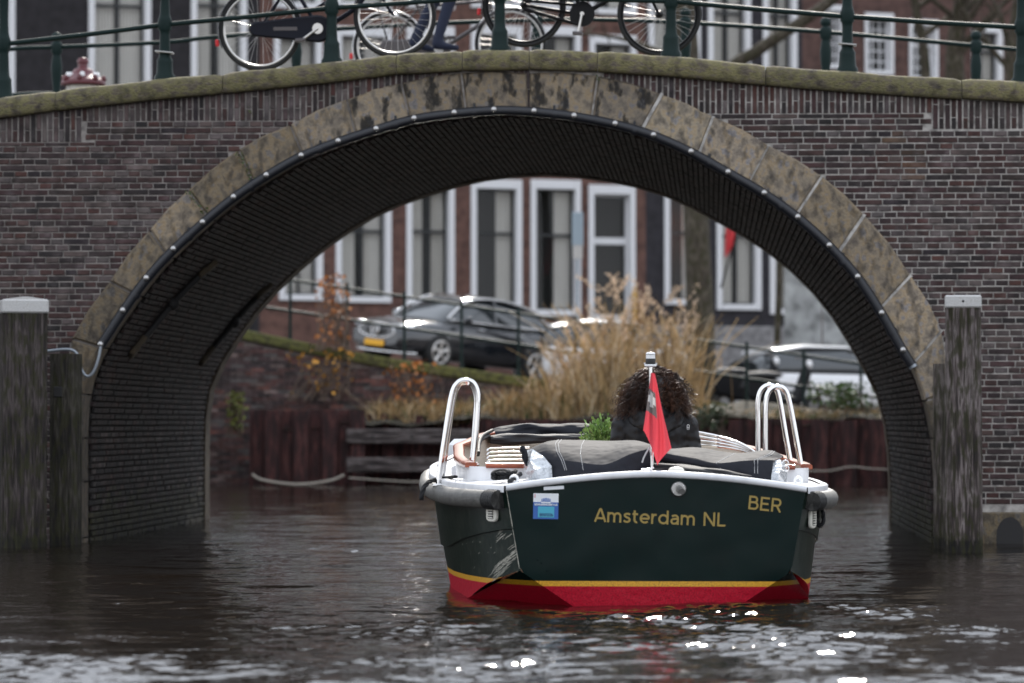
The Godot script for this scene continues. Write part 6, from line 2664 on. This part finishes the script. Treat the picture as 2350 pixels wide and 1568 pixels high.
func lettering() -> void:
	var a := bl(1515.5, 1187.5, -0.012)
	put_text("Amsterdam NL", "letter", Vector3(a.x, a.y, 0.0185), 0.735, 0.076, -0.034, M.gold, bt)
	var b := bl(1756, 1157, 0.0)
	put_text("BER", "letter", Vector3(b.x, b.y, 0.0135), 0.188, 0.076, -0.1, M.gold, bt)
	# permit sticker
	var c := bl(1252.5, 1162, -0.01)
	var z := 0.0125
	var st := thing("permit_sticker", "white and blue permit sticker on the left of the dark green transom", "sticker")
	st.transform = bt.transform * Transform3D(Basis(Vector3(0, 0, 1), -0.012), Vector3(c.x, c.y, z))
	var w := 0.139
	var h := 0.141
	var m1 := MB.new()
	m1.box(Vector3(0, 0.046, 0), Vector3(w, h * 0.345, 0.002))
	part("white_field", m1, M.sticker_white, st)
	var m2 := MB.new()
	m2.box(Vector3(0, -0.0247, 0), Vector3(w, h * 0.655, 0.002))
	part("blue_field", m2, M.sticker_blue, st)
	var m3 := MB.new()
	m3.box(Vector3(0.002, -0.032, 0.0015), Vector3(0.09, 0.06, 0.002))
	part("cyan_field", m3, M.sticker_cyan, st)
	put_text("VERGUNNINGSBEWIJS", "caption_letter", Vector3(0, 0.009, 0.0028), 0.128, 0.0105, 0.0, M.sticker_white, st, 0.2)
	put_text("B001226", "number_digit", Vector3(0.004, -0.047, 0.0042), 0.074, 0.016, 0.0, M.sticker_ink, st, 0.17)
	var cr := MB.new()
	for k in 3:
		cr.box(Vector3(-0.061, 0.063 - k * 0.0075, 0.0016), Vector3(0.005, 0.005, 0.0014))
	part("city_mark", cr, M.sticker_red, st)
	# drawing of a gabled quay front and boat
	var dr := MB.new()
	for k in 6:
		var x := -0.0215 + k * 0.0087
		var hh := 0.021 - absf(k - 2.5) * 0.0022
		dr.prism([Vector2(x - 0.0038, 0.027), Vector2(x + 0.0038, 0.027), Vector2(x + 0.0038, 0.027 + hh * 0.75), Vector2(x, 0.027 + hh), Vector2(x - 0.0038, 0.027 + hh * 0.75)], 0.001, 0.0019)
	dr.box(Vector3(0, 0.0255, 0.0014), Vector3(0.058, 0.002, 0.0012))
	part("gable_drawing", dr, M.sticker_blue, st)
	var dw := MB.new()
	for k in 6:
		for j in 2:
			dw.box(Vector3(-0.0215 + k * 0.0087, 0.0315 + j * 0.006, 0.0022), Vector3(0.003, 0.003, 0.0008))
	dw.box(Vector3(0, 0.0192, 0.0016), Vector3(0.052, 0.005, 0.0012))
	part("gable_windows", dw, M.sticker_white, st)


func roll(ends: Array, seed_: int, colors := false) -> Array:
	# ends: list of [centre, half height, half depth] along the roll; returns rows of points
	var f := FastNoiseLite.new()
	f.seed = seed_
	f.frequency = 1.0
	var rows := []
	var n := ends.size()
	var steps := 14
	for k in (n - 1) * steps + 1:
		var i := mini(k / steps, n - 2)
		var t := float(k - i * steps) / steps
		var st := t * t * (3 - 2 * t)
		var c: Vector3 = ends[i][0].cubic_interpolate(ends[i + 1][0], ends[maxi(i - 1, 0)][0], ends[mini(i + 2, n - 1)][0], t)
		var hh := lerpf(ends[i][1], ends[i + 1][1], st)
		var hd := lerpf(ends[i][2], ends[i + 1][2], st)
		var row := []
		for j in 48:
			var an := TAU * j / 48
			var ca := cos(an)
			var sa := sin(an)
			var e := 0.72
			var y := signf(sa) * pow(absf(sa), e)
			var z := signf(ca) * pow(absf(ca), e)
			# diagonal folds in the cloth, flatter underside
			var ph := c.x * 2.3 + an * 0.42 + 0.25 * f.get_noise_2d(c.x * 3.0, an)
			var rid := absf(fposmod(ph, 1.0) * 2.0 - 1.0)
			var ph2 := c.x * 3.7 - an * 0.55 + float(seed_) * 0.37
			var rid2 := absf(fposmod(ph2, 1.0) * 2.0 - 1.0)
			var fold := 0.2 * (0.5 - rid) + 0.1 * (0.5 - rid2) + 0.12 * f.get_noise_2d(c.x * 3.0, an * 0.9)
			fold *= smoothstep(-0.6, 0.2, sa)
			if sa < -0.3:
				y = maxf(y, -0.86)
			row.append(c + Vector3(0, y * hh * (1.0 + fold), z * hd * (1.0 + fold)))
		rows.append(row)
	return rows


func covers() -> void:
	var aft := bthing("canvas_cover", "folded grey canvas hood lying across the stern deck of the launch", "boat cover")
	var left_lines := [
		[[1212, 1040, 0.74], [1262, 1022, 0.78], [1330, 1016, 0.8], [1400, 1018, 0.78], [1455, 1018, 0.66], [1495, 1030, 0.42]],
		[[1208, 1034, 0.58], [1262, 1012, 0.62], [1325, 1010, 0.64], [1400, 1012, 0.62], [1458, 1011, 0.52], [1495, 1021, 0.36]],
		[[1216, 1032, 0.46], [1256, 1018, 0.46], [1318, 1022, 0.42], [1395, 1026, 0.38], [1455, 1019, 0.36], [1496, 1023, 0.32]],
		[[1232, 1040, 0.38], [1262, 1034, 0.36], [1316, 1042, 0.28], [1392, 1040, 0.27], [1452, 1025, 0.29], [1496, 1025, 0.3]],
		[[1250, 1056, 0.32], [1275, 1055, 0.27], [1322, 1060, 0.19], [1388, 1066, 0.15], [1448, 1042, 0.19], [1497, 1028, 0.28]],
		[[1262, 1074, 0.29], [1284, 1076, 0.23], [1325, 1077, 0.16], [1390, 1078, 0.13], [1450, 1062, 0.16], [1497, 1042, 0.28]],
		[[1266, 1105, 0.26], [1290, 1103, 0.21], [1335, 1098, 0.17], [1395, 1093, 0.15], [1452, 1089, 0.17], [1497, 1080, 0.28]],
		[[1262, 1096, 0.74], [1290, 1094, 0.78], [1335, 1090, 0.8], [1395, 1086, 0.78], [1452, 1084, 0.66], [1497, 1080, 0.42]]]
	var right_lines := [
		[[1496, 1034, 0.42], [1535, 1040, 0.62], [1600, 1036, 0.76], [1690, 1046, 0.76], [1760, 1042, 0.74], [1798, 1052, 0.7]],
		[[1496, 1022, 0.36], [1535, 1030, 0.52], [1600, 1027, 0.6], [1690, 1040, 0.6], [1762, 1033, 0.58], [1798, 1046, 0.58]],
		[[1497, 1026, 0.32], [1540, 1036, 0.38], [1600, 1038, 0.42], [1668, 1050, 0.4], [1752, 1042, 0.42], [1792, 1052, 0.46]],
		[[1497, 1032, 0.3], [1545, 1044, 0.3], [1596, 1052, 0.27], [1644, 1063, 0.22], [1716, 1057, 0.26], [1776, 1056, 0.32]],
		[[1498, 1044, 0.29], [1545, 1055, 0.28], [1598, 1065, 0.24], [1655, 1078, 0.2], [1718, 1084, 0.22], [1772, 1084, 0.27]],
		[[1498, 1056, 0.31], [1545, 1064, 0.3], [1600, 1074, 0.27], [1660, 1087, 0.24], [1720, 1100, 0.24], [1768, 1109, 0.26]],
		[[1498, 1060, 0.45], [1545, 1068, 0.6], [1600, 1076, 0.76], [1660, 1086, 0.76], [1720, 1096, 0.74], [1768, 1100, 0.7]]]
	var seam_rows := []
	for lines in [left_lines, right_lines]:
		var cv := MB.new()
		var curves := []
		for l in lines:
			var pts := []
			for q in l:
				pts.append(bl(q[0], q[1], q[2]))
			curves.append(smooth_path(pts, 9))
		var n: int = curves[0].size()
		for k in curves.size() - 1:
			var g := []
			for j in 7:
				var row := []
				for i in n:
					var p0: Vector3 = curves[maxi(k - 1, 0)][i]
					var p1: Vector3 = curves[k][i]
					var p2: Vector3 = curves[k + 1][i]
					var p3: Vector3 = curves[mini(k + 2, curves.size() - 1)][i]
					var f := j / 6.0
					row.append(p1.lerp(p2, f).lerp(p1.cubic_interpolate(p2, p0, p3, f), 0.45))
				g.append(row)
			g.reverse()
			cv.grid(g)
		part("canvas", cv, M.canvas, aft)
		seam_rows.append(curves)
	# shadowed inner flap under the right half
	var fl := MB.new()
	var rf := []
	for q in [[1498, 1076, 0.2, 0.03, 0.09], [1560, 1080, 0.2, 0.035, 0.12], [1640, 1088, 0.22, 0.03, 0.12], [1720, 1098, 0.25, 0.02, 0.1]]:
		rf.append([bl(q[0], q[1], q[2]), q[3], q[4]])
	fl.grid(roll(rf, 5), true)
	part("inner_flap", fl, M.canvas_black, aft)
	# milky window film folded out of both ends
	for q in [[[1201, 1036, 0.56], [1222, 1031, 0.4], [1248, 1048, 0.3], [1266, 1070, 0.26], [1268, 1104, 0.24], [1242, 1108, 0.22], [1214, 1106, 0.3], [1206, 1084, 0.42], [1228, 1078, 0.2], [1216, 1058, 0.3]], [[1776, 1058, 0.36], [1790, 1054, 0.4], [1803, 1062, 0.5], [1808, 1080, 0.52], [1805, 1112, 0.46], [1786, 1112, 0.28], [1767, 1109, 0.25], [1772, 1084, 0.26], [1788, 1088, 0.22], [1796, 1070, 0.3]]]:
		var w := MB.new()
		var pts := []
		for z in q:
			pts.append(bl(z[0], z[1], z[2]))
		for k in 8:
			var a: Vector3 = pts[k]
			var b: Vector3 = pts[(k + 1) % 8]
			var m: Vector3 = pts[8] if k in [3, 4, 5, 6] else pts[9]
			w.tri(a, m, b)
			w.tri(a + Vector3(0, 0, -0.1), b + Vector3(0, 0, -0.1), m + Vector3(0, 0, -0.25))
			w.quad(a, b, b + Vector3(0, 0, -0.1), a + Vector3(0, 0, -0.1))
		w.tri(pts[3], pts[9], pts[8])
		w.tri(pts[7], pts[8], pts[9])
		part("window_film", w, M.clear_plastic, aft)
	for q in [[1203, 1033, 1211, 1068], [1199, 1028, 1205, 1040]]:
		var e := MB.new()
		e.tube([bl(q[0], q[1], 0.4), bl((q[0] + q[2]) / 2.0 - 2, (q[1] + q[3]) / 2.0, 0.38), bl(q[2], q[3], 0.4)], [0.016, 0.02, 0.012], 8)
		part("hem", e, M.canvas, aft)
	# stitched seams
	for q in [[0, 12], [0, 13], [0, 20], [1, 27], [1, 38], [1, 39]]:
		var pth := []
		for k in range(1, seam_rows[q[0]].size() - 1):
			pth.append(seam_rows[q[0]][k][q[1]] + Vector3(0, 0.0012, 0.002))
		var se := MB.new()
		se.tube(pth, 0.0016, 5)
		part("seam", se, M.thread, aft)
	var cd := MB.new()
	cd.tube(smooth_path([bl(1490, 1028, 0.1), bl(1483, 1040, 0.08), bl(1477, 1052, 0.07), bl(1474, 1062, 0.07)], 4), 0.0045, 6)
	cd.tube(smooth_path([bl(1490, 1030, 0.12), bl(1493, 1038, 0.1), bl(1494, 1046, 0.1)], 4), 0.004, 6)
	cd.tube(smooth_path([bl(1465, 1083, 0.1), bl(1473, 1089, 0.06), bl(1484, 1092, 0.05), bl(1495, 1088, 0.06)], 4), 0.004, 6)
	part("tie_cord", cd, M.thread, aft)
	for q in [[1803, 1063], [1804, 1075]]:
		var rg := MB.new()
		rg.ring(bl(q[0], q[1], 0.4), Basis.IDENTITY, 0.016, 0.004, 18, 6)
		part("hood_loop", rg, M.steel, aft)
	# fore cover
	var fore := bthing("canvas_cover", "rolled black and grey canvas cover across the bow ahead of the skipper", "boat cover")
	var F := []
	for q in [[1120, 1000, 4.1, 0.03, 0.08], [1150, 998, 4.1, 0.05, 0.12], [1200, 992, 4.15, 0.056, 0.14], [1290, 990, 4.2, 0.05, 0.14], [1370, 988, 4.2, 0.044, 0.13], [1440, 988, 4.2, 0.04, 0.12], [1520, 990, 4.2, 0.04, 0.12]]:
		F.append([bl(q[0], q[1], q[2]), q[3], q[4]])
	var m3 := MB.new()
	var r3 := roll(F, 15)
	m3.grid(r3, true)
	m3.fan(r3[0], true)
	m3.fan(r3[-1])
	part("canvas", m3, M.canvas, fore)
	var bp := MB.new()
	var B := []
	for q in [[1125, 1010, 3.9, 0.028, 0.06], [1170, 1010, 3.92, 0.04, 0.08], [1260, 1007, 3.95, 0.03, 0.08], [1340, 1003, 4.0, 0.018, 0.06]]:
		B.append([bl(q[0], q[1], q[2]), q[3], q[4]])
	var r4 := roll(B, 18)
	bp.grid(r4, true)
	bp.fan(r4[0], true)
	bp.fan(r4[-1])
	part("black_lining", bp, M.canvas_black, fore)
	# potted plant on the bench in front of the skipper
	var pc := bl(1383, 1000, 2.3)
	var pl := bthing("potted_plant", "small leafy green plant in a white pot beside the skipper", "plant")
	var pot := MB.new()
	pot.lathe([[0.05, 0.68], [0.075, 0.84], [0.08, 0.86]], 16, Vector3(pc.x, 0, pc.z))
	part("pot", pot, M.bright_white, pl)
	var tray := MB.new()
	tray.box(Vector3(pc.x, 0.56, pc.z), Vector3(0.3, 0.24, 0.3), 0.02)
	part("stand", tray, M.gelcoat, pl)
	var lf := MB.new()
	for k in 760:
		var o := Vector3(pc.x + rng.randfn(0, 0.045), 0.88 + absf(rng.randfn(0, 0.055)), pc.z + rng.randfn(0, 0.05))
		lf.col = Color(0.12, 0.2, 0.05) * rng.randf_range(0.5, 1.9)
		leaf(lf, o, rng.randf_range(0.018, 0.034), (o - Vector3(pc.x, 0.85, pc.z)).normalized() + Vector3(jit(0.6), jit(0.6), jit(0.6)))
	part("leaves", lf, M.leaf, pl)


func flag_and_mast() -> void:
	var ms := bthing("light_mast", "slim steel stern mast with a black and white lantern on top", "mast")
	var s := 0.13
	var p := MB.new()
	var a := bl(1497, 1092, s)
	var b := bl(1493, 838, s)
	p.tube([a, b], 0.0105, 12)
	part("pole", p, M.steel, ms)
	var f := MB.new()
	f.box(Vector3(a.x, a.y - 0.005, a.z), Vector3(0.07, 0.012, 0.05), 0.003)
	f.lathe([[0.018, 0.0], [0.016, 0.04], [0.012, 0.05]], 12, a)
	part("foot", f, M.steel, ms)
	var c := MB.new()
	c.lathe([[0.014, -0.012], [0.033, -0.008], [0.034, 0.0], [0.025, 0.004]], 16, b)
	c.rod(b + Vector3(-0.028, -0.004, 0.0), b + Vector3(-0.034, 0.012, 0), 0.005, 6)
	c.rod(b + Vector3(0.028, -0.004, 0.0), b + Vector3(0.034, 0.012, 0), 0.005, 6)
	part("bracket", c, M.bright_white, ms)
	var d := MB.new()
	d.lathe([[0.024, 0.0], [0.028, 0.008], [0.0275, 0.034], [0.026, 0.036]], 18, b)
	part("lantern_base", d, M.black_plastic, ms)
	var e := MB.new()
	e.lathe([[0.026, 0.036], [0.0255, 0.056], [0.026, 0.058], [0.026, 0.066], [0.02, 0.071], [0.003, 0.072]], 18, b)
	part("lantern_lens", e, M.bright_white, ms)
	var r := MB.new()
	r.ring(b + Vector3(0, 0.059, 0), Basis(Vector3(1, 0, 0), PI / 2), 0.0262, 0.0012, 24, 5)
	part("lens_band", r, M.black_plastic, ms)
	# the flag hangs in two folds; columns run from the left hem over the ridge to the right hem
	var fl := bthing("stern_flag", "limp red flag with white cross on grey hanging from the stern mast", "flag")
	var left := [[1494, 856], [1491, 880], [1487, 912], [1483, 942], [1479, 968], [1476, 988]]
	var ridge := [[1499, 856], [1502, 880], [1505, 915], [1508, 955], [1510, 1000], [1509, 1068]]
	var right := [[1503, 857], [1508, 880], [1515, 918], [1523, 955], [1532, 992], [1541, 1029]]
	var g := []
	var gc := []
	var nr := 120
	for k in nr + 1:
		var t := float(k) / nr * 5.0
		var i := mini(int(t), 4)
		var q := t - i
		var lu: float = lerpf(left[i][0], left[i + 1][0], q)
		var lv: float = lerpf(left[i][1], left[i + 1][1], q)
		var ru: float = lerpf(ridge[i][0], ridge[i + 1][0], q)
		var rv: float = lerpf(ridge[i][1], ridge[i + 1][1], q)
		var hu: float = lerpf(right[i][0], right[i + 1][0], q)
		var hv: float = lerpf(right[i][1], right[i + 1][1], q)
		var row := []
		var rc := []
		var f2 := float(k) / nr
		for j in 101:
			var e2 := j / 100.0
			var u: float
			var v_: float
			var ss: float
			if e2 < 0.5:
				u = lerpf(lu, ru, e2 * 2)
				v_ = lerpf(lv, rv, pow(e2 * 2, 1.3))
				ss = lerpf(0.13, 0.13 - 0.055 * f2, e2 * 2) - 0.02
			else:
				u = lerpf(ru, hu, e2 * 2 - 1)
				v_ = lerpf(rv, hv, pow(e2 * 2 - 1, 0.8))
				ss = lerpf(0.13 - 0.055 * f2, 0.1, e2 * 2 - 1) - 0.02
			ss += 0.012 * sin(e2 * 17.0 + f2 * 4.0) * f2
			row.append(bl(u, v_, ss))
			# print: red ground, a grey block with a white cross where the photograph shows them
			var c2 := Color(0.84, 0.085, 0.11)
			var zx := e2 * 2.0
			if e2 < 0.5:
				var gt := 0.27 + 0.09 * zx
				var gb := 0.6
				if f2 > gt - 0.03 * zx and f2 < gb + 0.03 * zx:
					c2 = Color(0.19, 0.165, 0.16)
					var mid := (gt + gb) / 2 - 0.03
					if (zx > 0.3 and zx < 0.66 and f2 > gt + 0.015 and f2 < gb - 0.07) or (absf(f2 - mid) < 0.05 and zx > 0.06 and zx < 0.94):
						c2 = Color(0.72, 0.7, 0.68)
			rc.append(c2)
		g.append(row)
		gc.append(rc)
	g.reverse()
	gc.reverse()
	var m := MB.new()
	m.grid(g, false, gc)
	part("cloth", m, M.flag, fl)


func rope_along(called: String, label: String, pts: Array, r: float, group: String) -> void:
	# two laid strands round a common centre line
	var t := bthing(called, label, "rope", group)
	var path := smooth_path(pts, 10)
	for st in 3:
		var pp := []
		var len_ := 0.0
		for k in path.size():
			var d: Vector3 = (path[mini(k + 1, path.size() - 1)] - path[maxi(k - 1, 0)]).normalized()
			if k > 0:
				len_ += path[k].distance_to(path[k - 1])
			var u := d.cross(Vector3(0.3, 0.9, 0.2)).normalized()
			var w := d.cross(u)
			var an := len_ / (r * 5.0) * TAU * 0.5 + TAU * st / 3
			pp.append(path[k] + (u * cos(an) + w * sin(an)) * r * 0.5)
		var mb := MB.new()
		mb.tube(pp, r * 0.56, 6)
		part("strand", mb, M.rope_black, t)


func ropes() -> void:
	var L := []
	for q in [[1046, 1096, 1.5], [1025, 1098, 1.35], [1003, 1101, 1.3], [984, 1107, 1.2], [973, 1120, 1.15], [968, 1138, 1.12], [967, 1146, 1.12]]:
		L.append(bl(q[0], q[1], q[2]))
	rope_along("mooring_line", "black rope hanging over the fender on the left side of the launch", L, 0.014, "black mooring lines on the launch")
	var R := []
	for q in [[1842, 1117, 0.5], [1852, 1122, 0.4], [1864, 1128, 0.35], [1876, 1140, 0.3], [1884, 1160, 0.3], [1890, 1185, 0.3], [1888, 1202, 0.3], [1880, 1207, 0.3], [1876, 1196, 0.31], [1877, 1172, 0.32], [1879, 1150, 0.34], [1872, 1134, 0.4]]:
		R.append(bl(q[0], q[1], q[2]))
	rope_along("mooring_line", "black rope looped over the fender at the right corner of the stern", R, 0.012, "black mooring lines on the launch")
	var C := []
	for k in 60:
		var an := k * 0.62
		var f := k / 59.0
		var o := bl(1166 + 26 * sin(k * 0.105 * 3.0) + 10 * cos(an), 1096 - 9 * absf(sin(k * 0.21)) + 6 * sin(an), 0.3 + 0.07 * cos(an * 1.3))
		C.append(o)
	rope_along("mooring_line", "coil of black rope heaped beside the folded canvas on the stern deck", C, 0.011, "black mooring lines on the launch")
	var st := MB.new()
	st.tube(smooth_path([bl(1195, 1088, 0.25), bl(1180, 1096, 0.2), bl(1172, 1104, 0.16), bl(1166, 1106, 0.16)], 4), 0.014, 6)
	single("strap", st, M.canvas_black, "black webbing strap beside the coil on the stern deck", "strap").transform = bt.transform


func skipper() -> void:
	rng.seed = 611
	var c := bl(1503, 1000, 1.25)
	var p := bthing("person", "person with long curly brown hair in black hooded jacket sitting in the launch", "person")
	p.transform = bt.transform * Transform3D(Basis.IDENTITY, Vector3(c.x, 0.0, -1.25))
	# seat at 0.47; shoulders about 1.09; crown about 1.34 with hair; facing -z
	var body := [[Vector3(0, 1.06, 0.0), Vector3(0, 1.15, -0.015), 0.052, 0.05], [Vector3(0, 1.2, -0.03), Vector3(0, 1.245, -0.005), 0.078, 0.088], [Vector3(0, 1.15, -0.075), Vector3(0, 1.17, -0.06), 0.04, 0.05], [Vector3(0, 1.19, -0.115), Vector3(0, 1.175, -0.125), 0.012, 0.016], [Vector3(0.082, 1.19, -0.01), Vector3(0.084, 1.21, 0.0), 0.014, 0.016], [Vector3(-0.082, 1.19, -0.01), Vector3(-0.084, 1.21, 0.0), 0.014, 0.016], [Vector3(0, 1.08, 0.0), Vector3(0, 0.95, 0.0), 0.07, 0.1]]
	for s in [-1.0, 1.0]:
		body.append([Vector3(s * 0.27, 0.75, -0.16), Vector3(s * 0.16, 0.72, -0.36), 0.034, 0.026])
		body.append([Vector3(s * 0.16, 0.72, -0.36), Vector3(s * 0.15, 0.715, -0.43), 0.03, 0.028])
		for k in 4:
			body.append([Vector3(s * 0.15 + (k - 1.5) * 0.017, 0.715, -0.44), Vector3(s * 0.15 + (k - 1.5) * 0.018, 0.69, -0.5 - 0.01 * (1.5 - absf(k - 1.5))), 0.009, 0.008])
		body.append([Vector3(s * 0.12, 0.715, -0.41), Vector3(s * 0.095, 0.7, -0.455), 0.011, 0.009])
	part("body", sdf(body, 0.011, 0.03), M.skin, p)
	for s in [-1.0, 1.0]:
		var ey := MB.new()
		ey.ball(Vector3(s * 0.032, 1.205, -0.098), Vector3(0.012, 0.008, 0.008), 8, 6)
		part("eye", ey, M.bright_white, p)
	var lips := MB.new()
	lips.ball(Vector3(0, 1.143, -0.113), Vector3(0.022, 0.007, 0.006), 10, 6)
	part("mouth", lips, M.antifoul, p)
	var legs := []
	for s in [-1.0, 1.0]:
		legs.append([Vector3(s * 0.1, 0.56, -0.02), Vector3(s * 0.13, 0.57, -0.46), 0.1, 0.07])
		legs.append([Vector3(s * 0.13, 0.57, -0.46), Vector3(s * 0.13, 0.18, -0.5), 0.068, 0.05])
		legs.append([Vector3(s * 0.13, 0.13, -0.48), Vector3(s * 0.13, 0.12, -0.66), 0.045, 0.035])
	part("trousers", sdf(legs, 0.022, 0.03), M.denim, p)
	var ja := [[Vector3(0, 0.56, 0.0), Vector3(0, 0.8, 0.0), 0.17, 0.15], [Vector3(-0.05, 0.72, 0.0), Vector3(-0.06, 0.94, 0.01), 0.13, 0.125], [Vector3(0.05, 0.72, 0.0), Vector3(0.06, 0.94, 0.01), 0.13, 0.125], [Vector3(0, 1.0, 0.015), Vector3(0, 1.08, 0.01), 0.1, 0.075]]
	for s in [-1.0, 1.0]:
		ja.append([Vector3(s * 0.05, 1.025, 0.0), Vector3(s * 0.178, 0.985, 0.0), 0.075, 0.072])
		ja.append([Vector3(s * 0.186, 0.975, 0.0), Vector3(s * 0.212, 0.85, 0.01), 0.07, 0.058])
		ja.append([Vector3(s * 0.212, 0.85, 0.01), Vector3(s * 0.222, 0.73, 0.03), 0.058, 0.055])
		ja.append([Vector3(s * 0.222, 0.73, 0.03), Vector3(s * 0.24, 0.74, -0.2), 0.054, 0.042])
		for k in 5:
			ja.append([Vector3(s * (0.03 + 0.02 * k), 0.95 - 0.055 * k, 0.132 - 0.004 * k), Vector3(s * (0.15 + 0.006 * k), 0.985 - 0.06 * k, 0.07), 0.013, 0.008])
			ja.append([Vector3(s * 0.175, 0.93 - 0.05 * k, 0.055), Vector3(s * 0.255, 0.9 - 0.045 * k, 0.03), 0.014, 0.012])
	part("jacket", sdf(ja, 0.0095, 0.016), M.jacket, p)
	var ho := []
	for k in 12:
		var an := lerpf(-1.9, 1.9, k / 12.0)
		var an2 := lerpf(-1.9, 1.9, (k + 1) / 12.0)
		ho.append([Vector3(sin(an) * 0.125, 1.075 - 0.035 * cos(an), cos(an) * 0.11 + 0.01), Vector3(sin(an2) * 0.125, 1.075 - 0.035 * cos(an2), cos(an2) * 0.11 + 0.01), 0.03, 0.03])
		ho.append([Vector3(sin(an) * 0.14, 1.03 - 0.05 * cos(an), cos(an) * 0.13 + 0.015), Vector3(sin(an2) * 0.14, 1.03 - 0.05 * cos(an2), cos(an2) * 0.13 + 0.015), 0.032, 0.032])
	ho.append([Vector3(0, 1.05, 0.12), Vector3(0, 0.93, 0.165), 0.07, 0.032])
	ho.append([Vector3(-0.1, 1.04, 0.1), Vector3(-0.02, 0.93, 0.165), 0.045, 0.03])
	ho.append([Vector3(0.1, 1.04, 0.1), Vector3(0.02, 0.93, 0.165), 0.045, 0.03])
	part("hood", sdf(ho, 0.009, 0.014), M.jacket, p)
	# small stitched mark behind the right shoulder
	var lg := MB.new()
	var lo := Vector3(0.185, 0.975, 0.0905)
	lg.ring(lo + Vector3(0, 0.006, 0), Basis(Vector3.UP, 0.5), 0.0085, 0.0016, 16, 5)
	lg.rod(lo + Vector3(-0.007, 0.0, 0.002), lo + Vector3(-0.005, -0.016, 0.002), 0.0016, 5)
	lg.rod(lo + Vector3(0.006, 0.0, -0.001), lo + Vector3(0.004, -0.016, 0.0), 0.0016, 5)
	part("jacket_mark", lg, M.bright_white, p)
	# hair: a dark under-mass and many corkscrew locks over it
	var un := [[Vector3(0, 1.2, 0.01), Vector3(0, 1.228, 0.005), 0.095, 0.088], [Vector3(-0.05, 1.22, 0.01), Vector3(-0.12, 1.09, 0.02), 0.05, 0.05], [Vector3(0.05, 1.22, 0.01), Vector3(0.12, 1.09, 0.02), 0.05, 0.05], [Vector3(0, 1.2, 0.06), Vector3(0, 1.1, 0.09), 0.09, 0.07]]
	var cm := sdf(un, 0.014, 0.04)
	for k in cm.c.size():
		cm.c[k] = Color(0.009, 0.005, 0.004)
	var hm := part("hair", cm, M.hair, p)
	var cu := MB.new()
	for k in 290:
		# one lock: a root on the skull, away from the face, and strands that share its curl
		var th := rng.randf_range(-PI, PI)
		var ph := acos(rng.randf_range(-0.15, 1.0)) * (1.0 if rng.randf() < 0.75 else 0.45)
		if cos(th) < -0.45 and ph > 0.75:
			continue
		var outd := Vector3(sin(th) * sin(ph), 0, cos(th) * sin(ph))
		var side := absf(sin(th))
		var len_ := rng.randf_range(0.12, 0.25) * (0.8 + 0.35 * side)
		var spread_ := rng.randf_range(0.015, 0.11) * (0.5 + 0.75 * side)
		var start := Vector3(outd.x, 0.35 + 0.6 * cos(ph), outd.z).normalized()
		var cr := rng.randf_range(0.006, 0.017)
		var tw := rng.randf_range(2.8, 6.0)
		var ph0 := rng.randf() * TAU
		var dj := Vector3(rng.randfn(0, 0.02), 0, rng.randfn(0, 0.018))
		var tone := rng.randf()
		for st in 11:
			var root := Vector3(sin(ph) * sin(th) * 0.088, 1.235 + cos(ph) * 0.088, sin(ph) * cos(th) * 0.094 + 0.004) + Vector3(rng.randfn(0, 0.008), rng.randfn(0, 0.004), rng.randfn(0, 0.008))
			var fly := 2.4 if st > 8 else 1.0
			var pth := []
			var rr := []
			var n := 24
			var p0 := ph0 + rng.randfn(0, 0.5) * fly
			var dk := dj + Vector3(rng.randfn(0, 0.009), 0, rng.randfn(0, 0.009)) * fly
			var l2 := len_ * rng.randf_range(0.8, 1.12)
			for i in n:
				var t := float(i) / (n - 1)
				var q := root + start * 0.026 * minf(t * 4.0, 1.0) + outd * spread_ * pow(t, 0.8) + dk * t + Vector3(0, -l2 * pow(t, 1.25), 0)
				var a2 := p0 + t * tw * TAU
				var cc := cr * minf(1.0, t * 3.0)
				q += Vector3(cos(a2) * cc, sin(a2) * cc * 0.6, sin(a2) * cc)
				pth.append(q)
				rr.append(lerpf(0.0019, 0.0009, t))
			cu.col = Color(0.02, 0.009, 0.006).lerp(Color(0.1, 0.042, 0.02), clampf(tone * tone + rng.randfn(0, 0.12), 0, 1))
			cu.tube(pth, rr, 3, false)
	part("curls", cu, M.hair, hm)
